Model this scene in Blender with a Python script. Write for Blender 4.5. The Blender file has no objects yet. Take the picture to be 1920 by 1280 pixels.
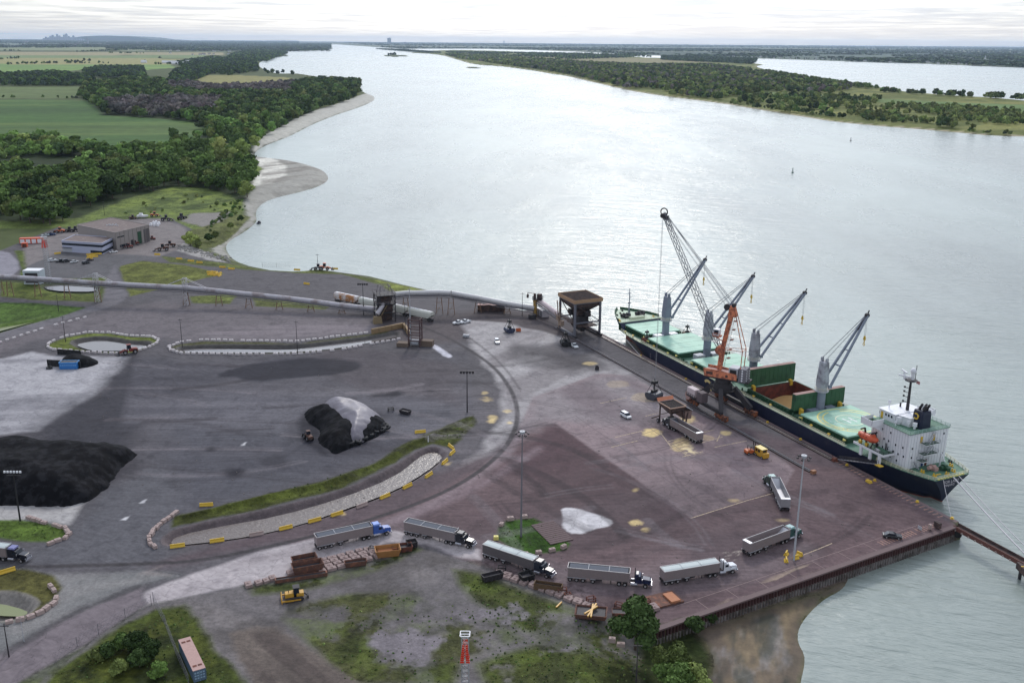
import bpy, bmesh, math, random
import numpy as np
from mathutils import Vector, Matrix
R = math.radians
random.seed(7); rng = np.random.default_rng(7)
SC = bpy.context.scene
COL = SC.collection

# ------------------------------------------------------------------ camera
CAM_H, FPX, HORIZON, ROLL = 120.0, 1860.0, 77.0, R(0.477)
PITCH = math.atan((640 - HORIZON) / FPX)
cd = bpy.data.cameras.new('camera'); cam = bpy.data.objects.new('camera', cd); COL.objects.link(cam)
cd.sensor_width = 36; cd.lens = 36 * FPX / 1920; cd.clip_start = 1; cd.clip_end = 200000
cam.matrix_world = Matrix.Translation((0, 0, CAM_H)) @ Matrix.Rotation(R(90) - PITCH, 4, 'X') @ Matrix.Rotation(ROLL, 4, 'Z')
SC.camera = cam

# ------------------------------------------------------------------ world, sun, exposure
SUN_EL, SUN_AZ = R(36), R(5)          # azimuth clockwise from +Y
w = bpy.data.worlds.new('World'); SC.world = w; w.use_nodes = True
nt = w.node_tree; nt.nodes.clear()
def math_(t, op, a, b=None, clamp=False):
    n = t.nodes.new('ShaderNodeMath'); n.operation = op; n.use_clamp = clamp
    for i, v in enumerate((a, b)):
        if v is None: continue
        if isinstance(v, (int, float)): n.inputs[i].default_value = v
        else: t.links.new(v, n.inputs[i])
    return n.outputs[0]
def mix_(t, f, a, b, mode='MIX'):
    n = t.nodes.new('ShaderNodeMix'); n.data_type = 'RGBA'; n.blend_type = mode
    for i, v in ((0, f), (6, a), (7, b)):
        if isinstance(v, (int, float)): n.inputs[i].default_value = v
        elif isinstance(v, (tuple, list)): n.inputs[i].default_value = (*v[:3], 1)
        else: t.links.new(v, n.inputs[i])
    return n.outputs[2]
def ramp_(t, f, stops):
    n = t.nodes.new('ShaderNodeValToRGB'); e = n.color_ramp.elements
    while len(e) < len(stops): e.new(0.5)
    for i, (p, c) in enumerate(stops):
        e[i].position = p; e[i].color = (c, c, c, 1) if isinstance(c, (int, float)) else (*c[:3], 1)
    t.links.new(f, n.inputs[0]); return n.outputs[0]
def noise_(t, vec, scale, detail=4, rough=.5, dist=0):
    n = t.nodes.new('ShaderNodeTexNoise'); n.inputs['Scale'].default_value = scale
    n.inputs['Detail'].default_value = detail; n.inputs['Roughness'].default_value = rough
    n.inputs['Distortion'].default_value = dist
    if vec is not None: t.links.new(vec, n.inputs['Vector'])
    return n.outputs[0]
def mapv(t, vec, scale=(1, 1, 1), rot=(0, 0, 0), loc=(0, 0, 0)):
    n = t.nodes.new('ShaderNodeMapping'); n.inputs['Scale'].default_value = scale
    n.inputs['Rotation'].default_value = rot; n.inputs['Location'].default_value = loc
    t.links.new(vec, n.inputs['Vector']); return n.outputs[0]

def mapa(t, vec, theta, sx, sy):
    """turn by theta, then scale: noise stretched along theta"""
    return mapv(t, mapv(t, vec, (1, 1, 1), (0, 0, -theta)), (sx, sy, 1))
sky = nt.nodes.new('ShaderNodeTexSky'); sky.sky_type = 'NISHITA'; sky.sun_disc = False
sky.sun_elevation = SUN_EL; sky.sun_rotation = SUN_AZ; sky.air_density = 1; sky.dust_density = 0.6
tc = nt.nodes.new('ShaderNodeTexCoord')
sep = nt.nodes.new('ShaderNodeSeparateXYZ'); nt.links.new(tc.outputs['Generated'], sep.inputs[0])
zc = math_(nt, 'ADD', math_(nt, 'MAXIMUM', sep.outputs[2], 0.0), 0.012)
comb = nt.nodes.new('ShaderNodeCombineXYZ')
nt.links.new(math_(nt, 'DIVIDE', sep.outputs[0], zc), comb.inputs[0])
nt.links.new(math_(nt, 'DIVIDE', sep.outputs[1], zc), comb.inputs[1])
cn = noise_(nt, mapv(nt, comb.outputs[0], (1, .8, 1)), 0.46, 7, .62, .4)
cn2 = noise_(nt, mapv(nt, comb.outputs[0], loc=(31, 17, 0)), 0.055, 3, .5)
cl = math_(nt, 'ADD', math_(nt, 'MULTIPLY', cn, .65), math_(nt, 'MULTIPLY', cn2, .35))
# cloud sheet colours: lavender-grey bases and white gaps
cloud = ramp_(nt, cl, [(.38, (.62, .70, .88)), (.465, (.79, .86, 1.0)), (.505, (.98, 1.03, 1.11)), (.56, (1.24, 1.28, 1.34))])
hz = math_(nt, 'MULTIPLY', math_(nt, 'SUBTRACT', 1.0, math_(nt, 'DIVIDE', sep.outputs[2], .022, ), clamp=True), .5, clamp=True)
cloud = mix_(nt, hz, cloud, (1.0, 1.02, 1.06))
# thin cloud round the hidden sun is brighter
dot = nt.nodes.new('ShaderNodeVectorMath'); dot.operation = 'DOT_PRODUCT'
nt.links.new(tc.outputs['Generated'], dot.inputs[0])
sd = Vector((math.sin(SUN_AZ) * math.cos(SUN_EL), math.cos(SUN_AZ) * math.cos(SUN_EL), math.sin(SUN_EL)))
dot.inputs[1].default_value = sd
glow = math_(nt, 'POWER', math_(nt, 'MAXIMUM', dot.outputs['Value'], 0.0), 9.0)
GLOW = 3.6
amt = math_(nt, 'ADD', 1.0, math_(nt, 'MULTIPLY', glow, GLOW))
amt = math_(nt, 'MULTIPLY', amt, math_(nt, 'MINIMUM', 1.22, math_(nt, 'ADD', .95, math_(nt, 'MULTIPLY', sep.outputs[2], 2.0))))
vm = nt.nodes.new('ShaderNodeVectorMath'); vm.operation = 'SCALE'
nt.links.new(cloud, vm.inputs[0]); nt.links.new(amt, vm.inputs['Scale'])
bgc = nt.nodes.new('ShaderNodeBackground'); bgc.inputs['Strength'].default_value = 1.03
nt.links.new(vm.outputs[0], bgc.inputs['Color'])
bgs = nt.nodes.new('ShaderNodeBackground'); bgs.inputs['Strength'].default_value = 0.05
nt.links.new(sky.outputs[0], bgs.inputs['Color'])
ad = nt.nodes.new('ShaderNodeAddShader'); nt.links.new(bgc.outputs[0], ad.inputs[0]); nt.links.new(bgs.outputs[0], ad.inputs[1])
wo = nt.nodes.new('ShaderNodeOutputWorld'); nt.links.new(ad.outputs[0], wo.inputs[0])

sl = bpy.data.lights.new('sun', 'SUN'); sl.energy = 2.6; sl.angle = R(7); sl.color = (1, .94, .86)
so = bpy.data.objects.new('sun', sl); COL.objects.link(so)
so.rotation_euler = sd.to_track_quat('Z', 'Y').to_euler()
SC.view_settings.view_transform = 'Standard'; SC.view_settings.look = 'None'
SC.view_settings.exposure = -0.92; SC.view_settings.gamma = 1
SC.render.engine = 'CYCLES'
SC.cycles.max_bounces = 6; SC.cycles.diffuse_bounces = 2; SC.cycles.glossy_bounces = 3
SC.cycles.transparent_max_bounces = 8; SC.cycles.volume_bounces = 0
SC.cycles.sample_clamp_indirect = 6

# ------------------------------------------------------------------ places: photo pixel (1920 x 1280) on the plane z -> world point
_c, _s = math.cos(ROLL), math.sin(ROLL)
def G(x, y, z=0.0):
    u = x - 960; v = y - 640
    u2 = _c * u + _s * v; v2 = -_s * u + _c * v
    dx = u2 / FPX; dy = math.cos(PITCH) - v2 / FPX * math.sin(PITCH); dz = -math.sin(PITCH) - v2 / FPX * math.cos(PITCH)
    if dz > -0.0018: dz = -0.0018
    t = (z - CAM_H) / dz
    return Vector((dx * t, dy * t, z))
def G2(x, y, z=0.0): p = G(x, y, z); return (p.x, p.y)
# quay frame: s runs along the berth towards the bow, t out over the water
QC = Vector((116.85, 238.02, 0)); E1 = Vector((-.416233, .909258, 0)); E2 = Vector((.909258, .416233, 0))
def ST(s, t, z=0.0): return QC + E1 * s + E2 * t + Vector((0, 0, z))
QROT = math.atan2(E1.y, E1.x)          # rotation that turns local +X to E1 (local +Y = -E2)
WZ = -4.2

# ------------------------------------------------------------------ materials
def srgb(c):
    out = []
    for v in c[:3]:
        v = v / 255.0
        out.append(v / 12.92 if v <= .04045 else ((v + .055) / 1.055) ** 2.4)
    return tuple(out)
MATS = {}
def mat(name, col, rough=.7, metal=0.0, var=.15, vscale=1.5, bump=0.0, bscale=4.0, col2=None, cscale=.5, cthr=.5, spec=.5, emit=None):
    """plain painted / worn surface: colour with mottling, optional second colour in patches"""
    if name in MATS: return MATS[name]
    m = bpy.data.materials.new(name); m.use_nodes = True; t = m.node_tree
    b = t.nodes['Principled BSDF']
    tcn = t.nodes.new('ShaderNodeTexCoord'); P = tcn.outputs['Object']
    n = noise_(t, P, vscale, 5, .6)
    base = tuple(col)
    c = mix_(t, n, tuple(v * (1 - var) for v in base), tuple(min(1, v * (1 + var)) for v in base))
    if col2 is not None:
        k = noise_(t, mapv(t, P, loc=(5, 9, 3)), cscale, 6, .65)
        k = ramp_(t, k, [(max(0, cthr - .06), 0.0), (min(1, cthr + .06), 1.0)])
        c = mix_(t, k, c, tuple(col2))
    t.links.new(c, b.inputs['Base Color'])
    b.inputs['Roughness'].default_value = rough; b.inputs['Metallic'].default_value = metal
    b.inputs['Specular IOR Level'].default_value = spec
    if bump:
        bn = t.nodes.new('ShaderNodeBump'); bn.inputs['Strength'].default_value = bump; bn.inputs['Distance'].default_value = .1
        t.links.new(noise_(t, P, bscale, 5, .6), bn.inputs['Height']); t.links.new(bn.outputs[0], b.inputs['Normal'])
    MATS[name] = m; return m

# ------------------------------------------------------------------ objects
def tag(o, label=None, cat=None, group=None, kind=None):
    if label: o['label'] = label
    if cat: o['category'] = cat
    if group: o['group'] = group
    if kind: o['kind'] = kind
    return o
def empty(name, loc=(0, 0, 0), rz=0.0, label=None, cat=None, group=None):
    o = bpy.data.objects.new(name, None); COL.objects.link(o); o.location = loc; o.rotation_euler = (0, 0, rz)
    o.empty_display_size = .2
    return tag(o, label, cat, group)
def copy_tree(o, parent=None):
    c = o.copy(); COL.objects.link(c)
    if parent is not None: c.parent = parent
    for ch in o.children: copy_tree(ch, c)
    return c
def place(o, loc, rz=0.0, label=None, group=None):
    c = copy_tree(o); c.location = loc; c.rotation_euler = (0, 0, rz)
    if label: c['label'] = label
    if group: c['group'] = group
    return c

class MB:
    """mesh builder"""
    def __init__(s): s.v = []; s.f = []; s.sm = []
    def add(s, vs, fs, smooth=False):
        o = len(s.v); s.v.extend([tuple(p) for p in vs]); s.f.extend([tuple(i + o for i in f) for f in fs]); s.sm.extend([smooth] * len(fs)); return s
    def box(s, c, d, rz=0.0, top=1.0, M=None):
        """box centred at c with size d; top scales the upper face"""
        x, y, z = d[0] / 2, d[1] / 2, d[2] / 2
        tx, ty = (top, top) if isinstance(top, (int, float)) else top
        P = [(-x, -y, -z), (x, -y, -z), (x, y, -z), (-x, y, -z), (-x * tx, -y * ty, z), (x * tx, -y * ty, z), (x * tx, y * ty, z), (-x * tx, y * ty, z)]
        ca, sa = math.cos(rz), math.sin(rz); V = []
        for p in P:
            q = Vector((p[0] * ca - p[1] * sa + c[0], p[0] * sa + p[1] * ca + c[1], p[2] + c[2]))
            V.append(M @ q if M is not None else q)
        return s.add(V, [(0, 3, 2, 1), (4, 5, 6, 7), (0, 1, 5, 4), (1, 2, 6, 5), (2, 3, 7, 6), (3, 0, 4, 7)])
    def bb(s, x0, x1, y0, y1, z0, z1): return s.box(((x0 + x1) / 2, (y0 + y1) / 2, (z0 + z1) / 2), (x1 - x0, y1 - y0, z1 - z0))
    def cyl(s, a, b, r, r2=None, n=10, caps=True, smooth=True):
        a = Vector(a); b = Vector(b); r2 = r if r2 is None else r2
        d = b - a
        if d.length < 1e-6: return s
        q = d.to_track_quat('Z', 'Y'); V = []
        for P, rr in ((a, r), (b, r2)):
            for i in range(n):
                an = 2 * math.pi * i / n
                V.append(P + q @ Vector((rr * math.cos(an), rr * math.sin(an), 0)))
        s.add(V, [(i, (i + 1) % n, n + (i + 1) % n, n + i) for i in range(n)], smooth)
        if caps:
            s.add(V, [tuple(range(n - 1, -1, -1)), tuple(range(n, 2 * n))], False)
        return s
    def beam(s, a, b, w, h=None):
        """rectangular bar from a to b"""
        a = Vector(a); b = Vector(b); h = w if h is None else h; d = b - a
        if d.length < 1e-6: return s
        x = d.normalized(); up = Vector((0, 0, 1))
        if abs(x.z) > .99: up = Vector((1, 0, 0))
        y = up.cross(x).normalized(); z = x.cross(y); V = []
        for P in (a, b):
            for sy, sz in ((-1, -1), (1, -1), (1, 1), (-1, 1)): V.append(P + y * (sy * w / 2) + z * (sz * h / 2))
        return s.add(V, [(0, 3, 2, 1), (4, 5, 6, 7), (0, 1, 5, 4), (1, 2, 6, 5), (2, 3, 7, 6), (3, 0, 4, 7)])
    def prism(s, pts, z0, z1, axis='z', smooth=False):
        """extrude a 2D outline; axis z: pts are (x,y); axis y: pts are (x,z) from y=z0..z1; axis x: pts are (y,z)"""
        n = len(pts)
        f = {'z': lambda p, q: (p[0], p[1], q), 'y': lambda p, q: (p[0], q, p[1]), 'x': lambda p, q: (q, p[0], p[1])}[axis]
        V = [f(p, z0) for p in pts] + [f(p, z1) for p in pts]
        s.add(V, [tuple(range(n - 1, -1, -1)), tuple(range(n, 2 * n))])
        return s.add(V, [(i, (i + 1) % n, n + (i + 1) % n, n + i) for i in range(n)], smooth)
    def loft(s, rings, smooth=True, closed=True, caps=True):
        n = len(rings[0]); V = [p for r in rings for p in r]; F = []
        for k in range(len(rings) - 1):
            for i in range(n if closed else n - 1):
                j = (i + 1) % n; F.append((k * n + i, k * n + j, (k + 1) * n + j, (k + 1) * n + i))
        s.add(V, F, smooth)
        if caps and closed: s.add(V, [tuple(range(n - 1, -1, -1)), tuple(range((len(rings) - 1) * n, len(rings) * n))])
        return s
    def tube(s, pts, r, n=8):
        for a, b in zip(pts[:-1], pts[1:]): s.cyl(a, b, r, n=n)
        return s
    def ball(s, c, r, nu=10, nv=6, sz=1.0):
        rings = []
        for k in range(nv + 1):
            ph = math.pi * k / nv - math.pi / 2
            rr = max(1e-3, r * math.cos(ph)); z = c[2] + r * sz * math.sin(ph)
            rings.append([(c[0] + rr * math.cos(2 * math.pi * i / nu), c[1] + rr * math.sin(2 * math.pi * i / nu), z) for i in range(nu)])
        return s.loft(rings)
    def torus(s, c, R_, r, n=18, m=8, axis='z'):
        rings = []
        for i in range(n + 1):
            a = 2 * math.pi * i / n; ring = []
            for j in range(m):
                b = 2 * math.pi * j / m; x = (R_ + r * math.cos(b)) * math.cos(a); y = (R_ + r * math.cos(b)) * math.sin(a); z = r * math.sin(b)
                ring.append({'z': (c[0] + x, c[1] + y, c[2] + z), 'y': (c[0] + x, c[1] + z, c[2] + y), 'x': (c[0] + z, c[1] + x, c[2] + y)}[axis])
            rings.append(ring)
        return s.loft(rings, caps=False)
    def rail(s, pts, h=1.0, r=.04, step=2.0, bars=2):
        """hand rail along pts"""
        for a, b in zip(pts[:-1], pts[1:]):
            a = Vector(a); b = Vector(b); L = (b - a).length; k = max(1, int(L / step))
            for j in range(1, bars + 1): s.beam(a + Vector((0, 0, h * j / bars)), b + Vector((0, 0, h * j / bars)), r * 2)
            for i in range(k + 1):
                p = a.lerp(b, i / k); s.beam(p, p + Vector((0, 0, h)), r * 2)
        return s
    def truss(s, a, b, w, h, r=.12, n=6, up=(0, 0, 1)):
        """square lattice boom from a to b (w,h may be (start,end))"""
        a = Vector(a); b = Vector(b); x = (b - a).normalized(); u = Vector(up)
        if abs(x.dot(u)) > .98: u = Vector((1, 0, 0))
        y = u.cross(x).normalized(); z = x.cross(y)
        w0, w1 = w if isinstance(w, tuple) else (w, w); h0, h1 = h if isinstance(h, tuple) else (h, h)
        st = []
        for i in range(n + 1):
            t = i / n; P = a.lerp(b, t); ww = w0 + (w1 - w0) * t; hh = h0 + (h1 - h0) * t
            st.append([P + y * (sy * ww / 2) + z * (sz * hh / 2) for sy, sz in ((-1, -1), (1, -1), (1, 1), (-1, 1))])
        for i in range(n):
            for k in range(4):
                s.beam(st[i][k], st[i + 1][k], r)
                kk = (k + 1) % 4
                s.beam(st[i][k], st[i + 1][kk] if i % 2 == 0 else st[i + 1][kk], r * .6)
                s.beam(st[i + 1][k], st[i + 1][kk], r * .6)
        return s
    def mesh(s, name):
        me = bpy.data.meshes.new(name); me.from_pydata(s.v, [], s.f)
        me.polygons.foreach_set('use_smooth', s.sm); me.update(); return me
    def build(s, name, m, parent=None, bevel=0.0):
        me = s.mesh(name); me.materials.append(m)
        o = bpy.data.objects.new(name, me); COL.objects.link(o)
        if parent is not None: o.parent = parent
        if bevel:
            bm = o.modifiers.new('b', 'BEVEL'); bm.width = bevel; bm.segments = 1; bm.limit_method = 'ANGLE'
        return o

# ------------------------------------------------------------------ haze: an even box of air
def haze_box(dens):
    m = bpy.data.materials.new('haze_air'); m.use_nodes = True; t = m.node_tree; t.nodes.clear()
    o = t.nodes.new('ShaderNodeOutputMaterial'); v = t.nodes.new('ShaderNodeVolumePrincipled')
    v.inputs['Color'].default_value = (.62, .79, 1.0, 1); v.inputs['Density'].default_value = dens; v.inputs['Anisotropy'].default_value = .3
    t.links.new(v.outputs[0], o.inputs['Volume'])
    mb = MB(); mb.bb(-64000, 64000, -3000, 62000, -9, 300); h = mb.build('haze', m); tag(h, kind='stuff')
haze_box(1.8e-5)
# ================================================================== GROUND
KA = 0.88            # photo colour -> albedo
def vnoise(x, y, seed=0):
    xi = np.floor(x).astype(np.int64); yi = np.floor(y).astype(np.int64); fx = x - xi; fy = y - yi
    fx = fx * fx * (3 - 2 * fx); fy = fy * fy * (3 - 2 * fy)
    def h(a, b):
        n = (a * 374761393 + b * 668265263 + seed * 974634777) & 0xffffffff
        n = ((n ^ (n >> 13)) * 1274126177) & 0xffffffff
        return ((n ^ (n >> 16)) & 0xffff) / 65535.0
    return (h(xi, yi) * (1 - fx) + h(xi + 1, yi) * fx) * (1 - fy) + (h(xi, yi + 1) * (1 - fx) + h(xi + 1, yi + 1) * fx) * fy
def fbm(x, y, scale, oct=4, seed=0):
    s = 0; a = .5; tot = 0
    for k in range(oct):
        s = s + a * vnoise(x / scale + 13.1 * k, y / scale - 7.7 * k, seed + k); tot += a; a *= .55; scale /= 2.07
    return s / tot
def inside(px, py, poly):
    n = len(poly); r = np.zeros(px.shape, bool)
    for i in range(n):
        x0, y0 = poly[i]; x1, y1 = poly[(i + 1) % n]
        if y0 == y1: continue
        c = (y0 > py) != (y1 > py)
        r ^= c & (px < (x1 - x0) * (py - y0) / (y1 - y0) + x0)
    return r
def segdist(px, py, pts, closed=True):
    d = np.full(px.shape, 1e18)
    n = len(pts)
    for i in range(n if closed else n - 1):
        x0, y0 = pts[i]; x1, y1 = pts[(i + 1) % n]; dx, dy = x1 - x0, y1 - y0; L = dx * dx + dy * dy + 1e-9
        t = np.clip(((px - x0) * dx + (py - y0) * dy) / L, 0, 1)
        d = np.minimum(d, (px - x0 - t * dx) ** 2 + (py - y0 - t * dy) ** 2)
    return np.sqrt(d)
def PX(pts, z=0.0): return [G2(x, y, z) for x, y in pts]
def smooth_poly(p, it=1, closed=True):
    for _ in range(it):
        q = []; n = len(p)
        for i in range(n if closed else n - 1):
            a = p[i]; b = p[(i + 1) % n]
            q += [(a[0] * .75 + b[0] * .25, a[1] * .75 + b[1] * .25), (a[0] * .25 + b[0] * .75, a[1] * .25 + b[1] * .75)]
        if not closed: q = [p[0]] + q + [p[-1]]
        p = q
    return p

CLS = ['asphalt_yard', 'concrete_pavement', 'grass', 'dirt_ground', 'beach', 'farmland', 'wood_floor', 'pond_bank', 'gravel_ground', 'road']
def alb(col):
    c = np.array(srgb(col)); l = c.mean() if max(col) - min(col) < 24 else None
    if l is not None: c = c * .8 + l * .2
    return KA * c ** 1.12 * .13 ** -.12
class Grid:
    def __init__(s, radii, angs):
        s.nr, s.na = len(radii), len(angs)
        rr, aa = np.meshgrid(radii, angs, indexing='ij')
        s.x = (rr * np.sin(aa)).ravel(); s.y = (rr * np.cos(aa)).ravel(); s.r = rr.ravel()
        s.z = np.zeros_like(s.x); s.c = np.zeros((len(s.x), 3)); s.k = np.zeros(len(s.x), np.int8); s.on = np.zeros(len(s.x), bool)
    def sd(s, poly, marg):
        """indices near poly and their signed distance (inside positive)"""
        P = np.array(poly); x0, y0 = P.min(0) - marg; x1, y1 = P.max(0) + marg
        idx = np.nonzero((s.x > x0) & (s.x < x1) & (s.y > y0) & (s.y < y1))[0]
        if len(idx) == 0: return idx, None
        px, py = s.x[idx], s.y[idx]; d = segdist(px, py, poly); d[~inside(px, py, poly)] *= -1
        return idx, d
    def land(s, poly, base=0.0, shore=20.0, lo=-6.5):
        idx, d = s.sd(poly, shore)
        if d is None: return
        f = np.clip(d / shore, -1, 1)
        z = np.where(f > 0, WZ + .02 + (base - WZ) * np.clip(f, 0, 1) ** .8, WZ + 3 * f)
        cur = np.where(s.on[idx], s.z[idx], -50); take = z > cur
        s.z[idx] = np.where(take, z, s.z[idx]); s.on[idx] |= (f > -.95)
    def paint(s, poly, col, soft=1.0, wob=0.0, wscale=6.0, cls=None, alpha=1.0, streak=None):
        marg = soft + wob
        idx, d = s.sd(poly, marg)
        if d is None: return
        if wob: d = d + (fbm(s.x[idx], s.y[idx], wscale, 4, len(poly) * 7 + int(abs(poly[0][0]))) - .5) * 2 * wob
        a = np.clip(d / (soft * .45) * .5 + .5, 0, 1) * alpha
        if streak is not None:
            ang, sc_, lo_ = streak; ca, sa = math.cos(ang), math.sin(ang)
            u = s.x[idx] * ca + s.y[idx] * sa; v = -s.x[idx] * sa + s.y[idx] * ca
            a = a * np.clip(fbm(u / 12, v, sc_, 4, 3) * 2.2 - lo_, 0, 1)
        C = alb(col)
        s.c[idx] = s.c[idx] * (1 - a[:, None]) + C * a[:, None]
        if cls is not None: s.k[idx[a > .5]] = CLS.index(cls)
    def line(s, pts, width, col, soft=.5, alpha=1.0, cls=None, wob=0, wscale=8.0):
        P = np.array(pts); m = width + soft + wob
        x0, y0 = P.min(0) - m; x1, y1 = P.max(0) + m
        idx = np.nonzero((s.x > x0) & (s.x < x1) & (s.y > y0) & (s.y < y1))[0]
        if len(idx) == 0: return
        px, py = s.x[idx], s.y[idx]
        if wob: n = (fbm(px, py, wscale, 3, 5) - .5) * 2 * wob
        d = width / 2 - segdist(px, py, pts, False)
        if wob: d = d + n
        a = np.clip(d / (soft * .45) * .5 + .5, 0, 1) * alpha; C = alb(col)
        s.c[idx] = s.c[idx] * (1 - a[:, None]) + C * a[:, None]
        if cls is not None: s.k[idx[a > .5]] = CLS.index(cls)
    def patches(s, poly, col, scale, thr, soft=.06, alpha=1.0, seed=0, cls=None, rot=None):
        idx, d = s.sd(poly, 0.0)
        if d is None: return
        x, y = s.x[idx], s.y[idx]
        if rot is not None:
            ca, sa = math.cos(rot[0]), math.sin(rot[0]); x, y = (x * ca + y * sa) / rot[1], -x * sa + y * ca
        n = fbm(x, y, scale, 5, seed)
        a = np.clip((n - thr) / soft * .5 + .5, 0, 1) * alpha * np.clip(d / 3 + 0.0, 0, 1)
        C = alb(col)
        s.c[idx] = s.c[idx] * (1 - a[:, None]) + C * a[:, None]
        if cls is not None: s.k[idx[a > .5]] = CLS.index(cls)
    def height(s, poly, dz, soft=3.0, z0=None):
        idx, d = s.sd(poly, soft)
        if d is None: return
        a = np.clip(d / soft, 0, 1); a = a * a * (3 - 2 * a)
        if z0 is None: s.z[idx] += dz * a
        else: s.z[idx] = s.z[idx] * (1 - a) + z0 * a

# ------------------------------------------------------------------ shore lines (photo pixels)
shore_left = [(925, 557), (870, 548), (820, 541), (760, 528), (700, 513), (640, 505), (605, 500), (560, 505), (520, 503), (470, 500), (440, 490), (427, 476), (422, 462),
    (432, 450), (450, 440), (468, 428), (482, 415), (478, 400), (486, 385), (510, 372), (560, 361), (600, 349), (617, 337), (609, 322), (585, 312), (560, 306), (520, 301),
    (482, 297), (474, 290), (487, 278), (510, 268), (545, 255), (580, 236), (620, 219), (660, 206), (690, 195), (703, 187), (700, 180), (680, 174), (672, 162), (640, 150),
    (600, 146), (560, 139), (520, 140), (492, 130), (484, 123), (488, 115), (520, 107), (543, 107), (535, 102), (512, 98), (560, 96), (625, 93), (600, 90), (575, 87), (545, 84), (480, 82)]
far_left = [(60, 71.5), (-700, 66.5)]
berth_pts = [(QC + E1 * 225)[:2], (QC + E1 * 205)[:2]]
quay_poly = None
LEFT = [(-520, 90)] + PX([(-60, 1500)], 0) + [(60, 110)]
near_r = [(70, 120)]
end_wall = [G2(1790, 987), G2(1215, 1185)]
# line of the end wall, extended to the left
EW0, EW1 = Vector((*end_wall[0], 0)), Vector((*end_wall[1], 0)); EWD = (EW1 - EW0).normalized()
WC = EW0                                     # outer quay corner
port = [tuple((EW1 + EWD * 6)[:2]), tuple(WC[:2]), tuple((QC + E1 * 3)[:2]), tuple((QC + E1 * 205)[:2])] + PX(shore_left[:1], 0)
left_poly = [tuple(ST(206, 0)[:2]), tuple(ST(236, -3)[:2])] + PX(shore_left[1:9], -2) + smooth_poly(PX(shore_left[9:], WZ), 2, False) + PX(far_left, WZ) + [(-2600, 500), (-260, 60), (40, 60), G2(1245, 1300), G2(1240, 1230), G2(1200, 1200), tuple((EW1 + EWD * 3)[:2]), tuple(EW1[:2]), tuple(WC[:2]), tuple(QC[:2])]
mud_poly = smooth_poly(PX([(1590, 1085), (1580, 1105), (1540, 1125), (1500, 1168), (1493, 1200), (1512, 1232), (1500, 1280), (1495, 1330)], WZ), 2, False) + [G2(1180, 1340), G2(1200, 1200)] + [tuple(EW1[:2]), G2(1600, 1062)]
isl_near = [(758, 99), (800, 101), (830, 104), (860, 113), (890, 122), (940, 125), (990, 131), (1035, 139), (1060, 142), (1120, 156), (1180, 170), (1240, 180), (1290, 186), (1360, 195), (1430, 207), (1500, 218), (1560, 228), (1640, 236), (1720, 242), (1800, 249), (1860, 255), (1960, 257)]
isl_far = [(2200, 215), (1925, 190), (1900, 187), (1830, 182), (1760, 178), (1700, 173), (1640, 162), (1560, 152), (1500, 143), (1430, 130), (1415, 124), (1437, 121.5), (1400, 118), (1340, 113.5), (1280, 110.5), (1200, 108), (1100, 102.5), (1000, 98), (905, 95), (830, 94)]
isl_poly = smooth_poly(PX(isl_near + [(2200, 262)] + isl_far, WZ), 1)
far_poly = PX([(540, 81), (600, 82.5), (640, 84), (680, 87), (720, 89.5), (760, 92), (830, 92), (905, 92), (1000, 94.5), (1100, 98), (1200, 104), (1340, 107.5), (1400, 109.5), (1500, 112.5), (1600, 116), (1700, 119), (1800, 122.5), (1925, 127.5), (2500, 150)], WZ) + [(90000, 20000), (90000, 100000), (-40000, 100000)]
tiny1 = PX([(712, 105), (735, 102.5), (760, 104), (768, 106), (740, 107.5)], WZ)
tiny2 = PX([(872, 127), (880, 125), (900, 126.5), (905, 128.5), (880, 129)], WZ)

def build_land(g, near):
    g.land(left_poly, 0.0, 14.0)
    nb = Vector((-EWD.y, EWD.x, 0)); nb = (nb if nb.y > 0 else -nb) * 14
    g.land(mud_poly[:-2] + [tuple((EW1 + EWD * 8 + nb)[:2]), tuple((Vector((*G2(1600, 1062), 0)) + nb)[:2])], -3.3, 10.0)
    if not near:
        g.land(isl_poly, -1.5, 25.0); g.land(far_poly, -1.0, 120.0); g.land(tiny1, -2, 20); g.land(tiny2, -3.4, 14)
    # the port deck itself is level right to its walls
    d = (g.x - QC.x) * E2.x + (g.y - QC.y) * E2.y; sq = (g.x - QC.x) * E1.x + (g.y - QC.y) * E1.y
    nrm = Vector((-EWD.y, EWD.x, 0))
    if nrm.dot(Vector((0, 300, 0)) - EW0) < 0: nrm = -nrm
    e = (g.x - EW0.x) * nrm.x + (g.y - EW0.y) * nrm.y
    ew = (g.x - EW1.x) * EWD.x + (g.y - EW1.y) * EWD.y
    dock = (d < 0) & (sq < 236) & (sq > -40) & (e > 0) & (d > -60)
    g.z[dock] = 0; g.on[dock] = True
    dock2 = (e > 0) & (ew < 0) & (ew > -90) & (d < 0) & (sq < 120)
    g.z[dock2] = 0; g.on[dock2] = True
    cut = ((d >= 0) & (sq < 206) & (sq > -40) & (e > -2)) | ((e <= 0) & (e > -14) & (ew < -1) & (d < 8) & (ew > -90) & (g.z > WZ - .5) & (g.z > -3.2))
    g.on[cut] = False; g.z[(e <= 0) & (ew < -1) & (e > -18) & (ew > -90)] = np.minimum(g.z[(e <= 0) & (ew < -1) & (e > -18) & (ew > -90)], -3.6)

ANG = np.radians(np.arange(-38, 38.01, 0.065))
radii = [108.0]
while radii[-1] < 820: radii.append(radii[-1] + max(.45, radii[-1] ** 2 * 5.2e-6))
GA = Grid(np.array(radii), ANG)
rad2 = [radii[-1]]
while rad2[-1] < 5000: rad2.append(rad2[-1] + rad2[-1] ** 2 * 5e-6)
while rad2[-1] < 60000: rad2.append(rad2[-1] * 1.035)
GB = Grid(np.array(rad2), np.radians(np.arange(-38, 38.01, 0.1)))
build_land(GA, True); build_land(GB, False)

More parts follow.
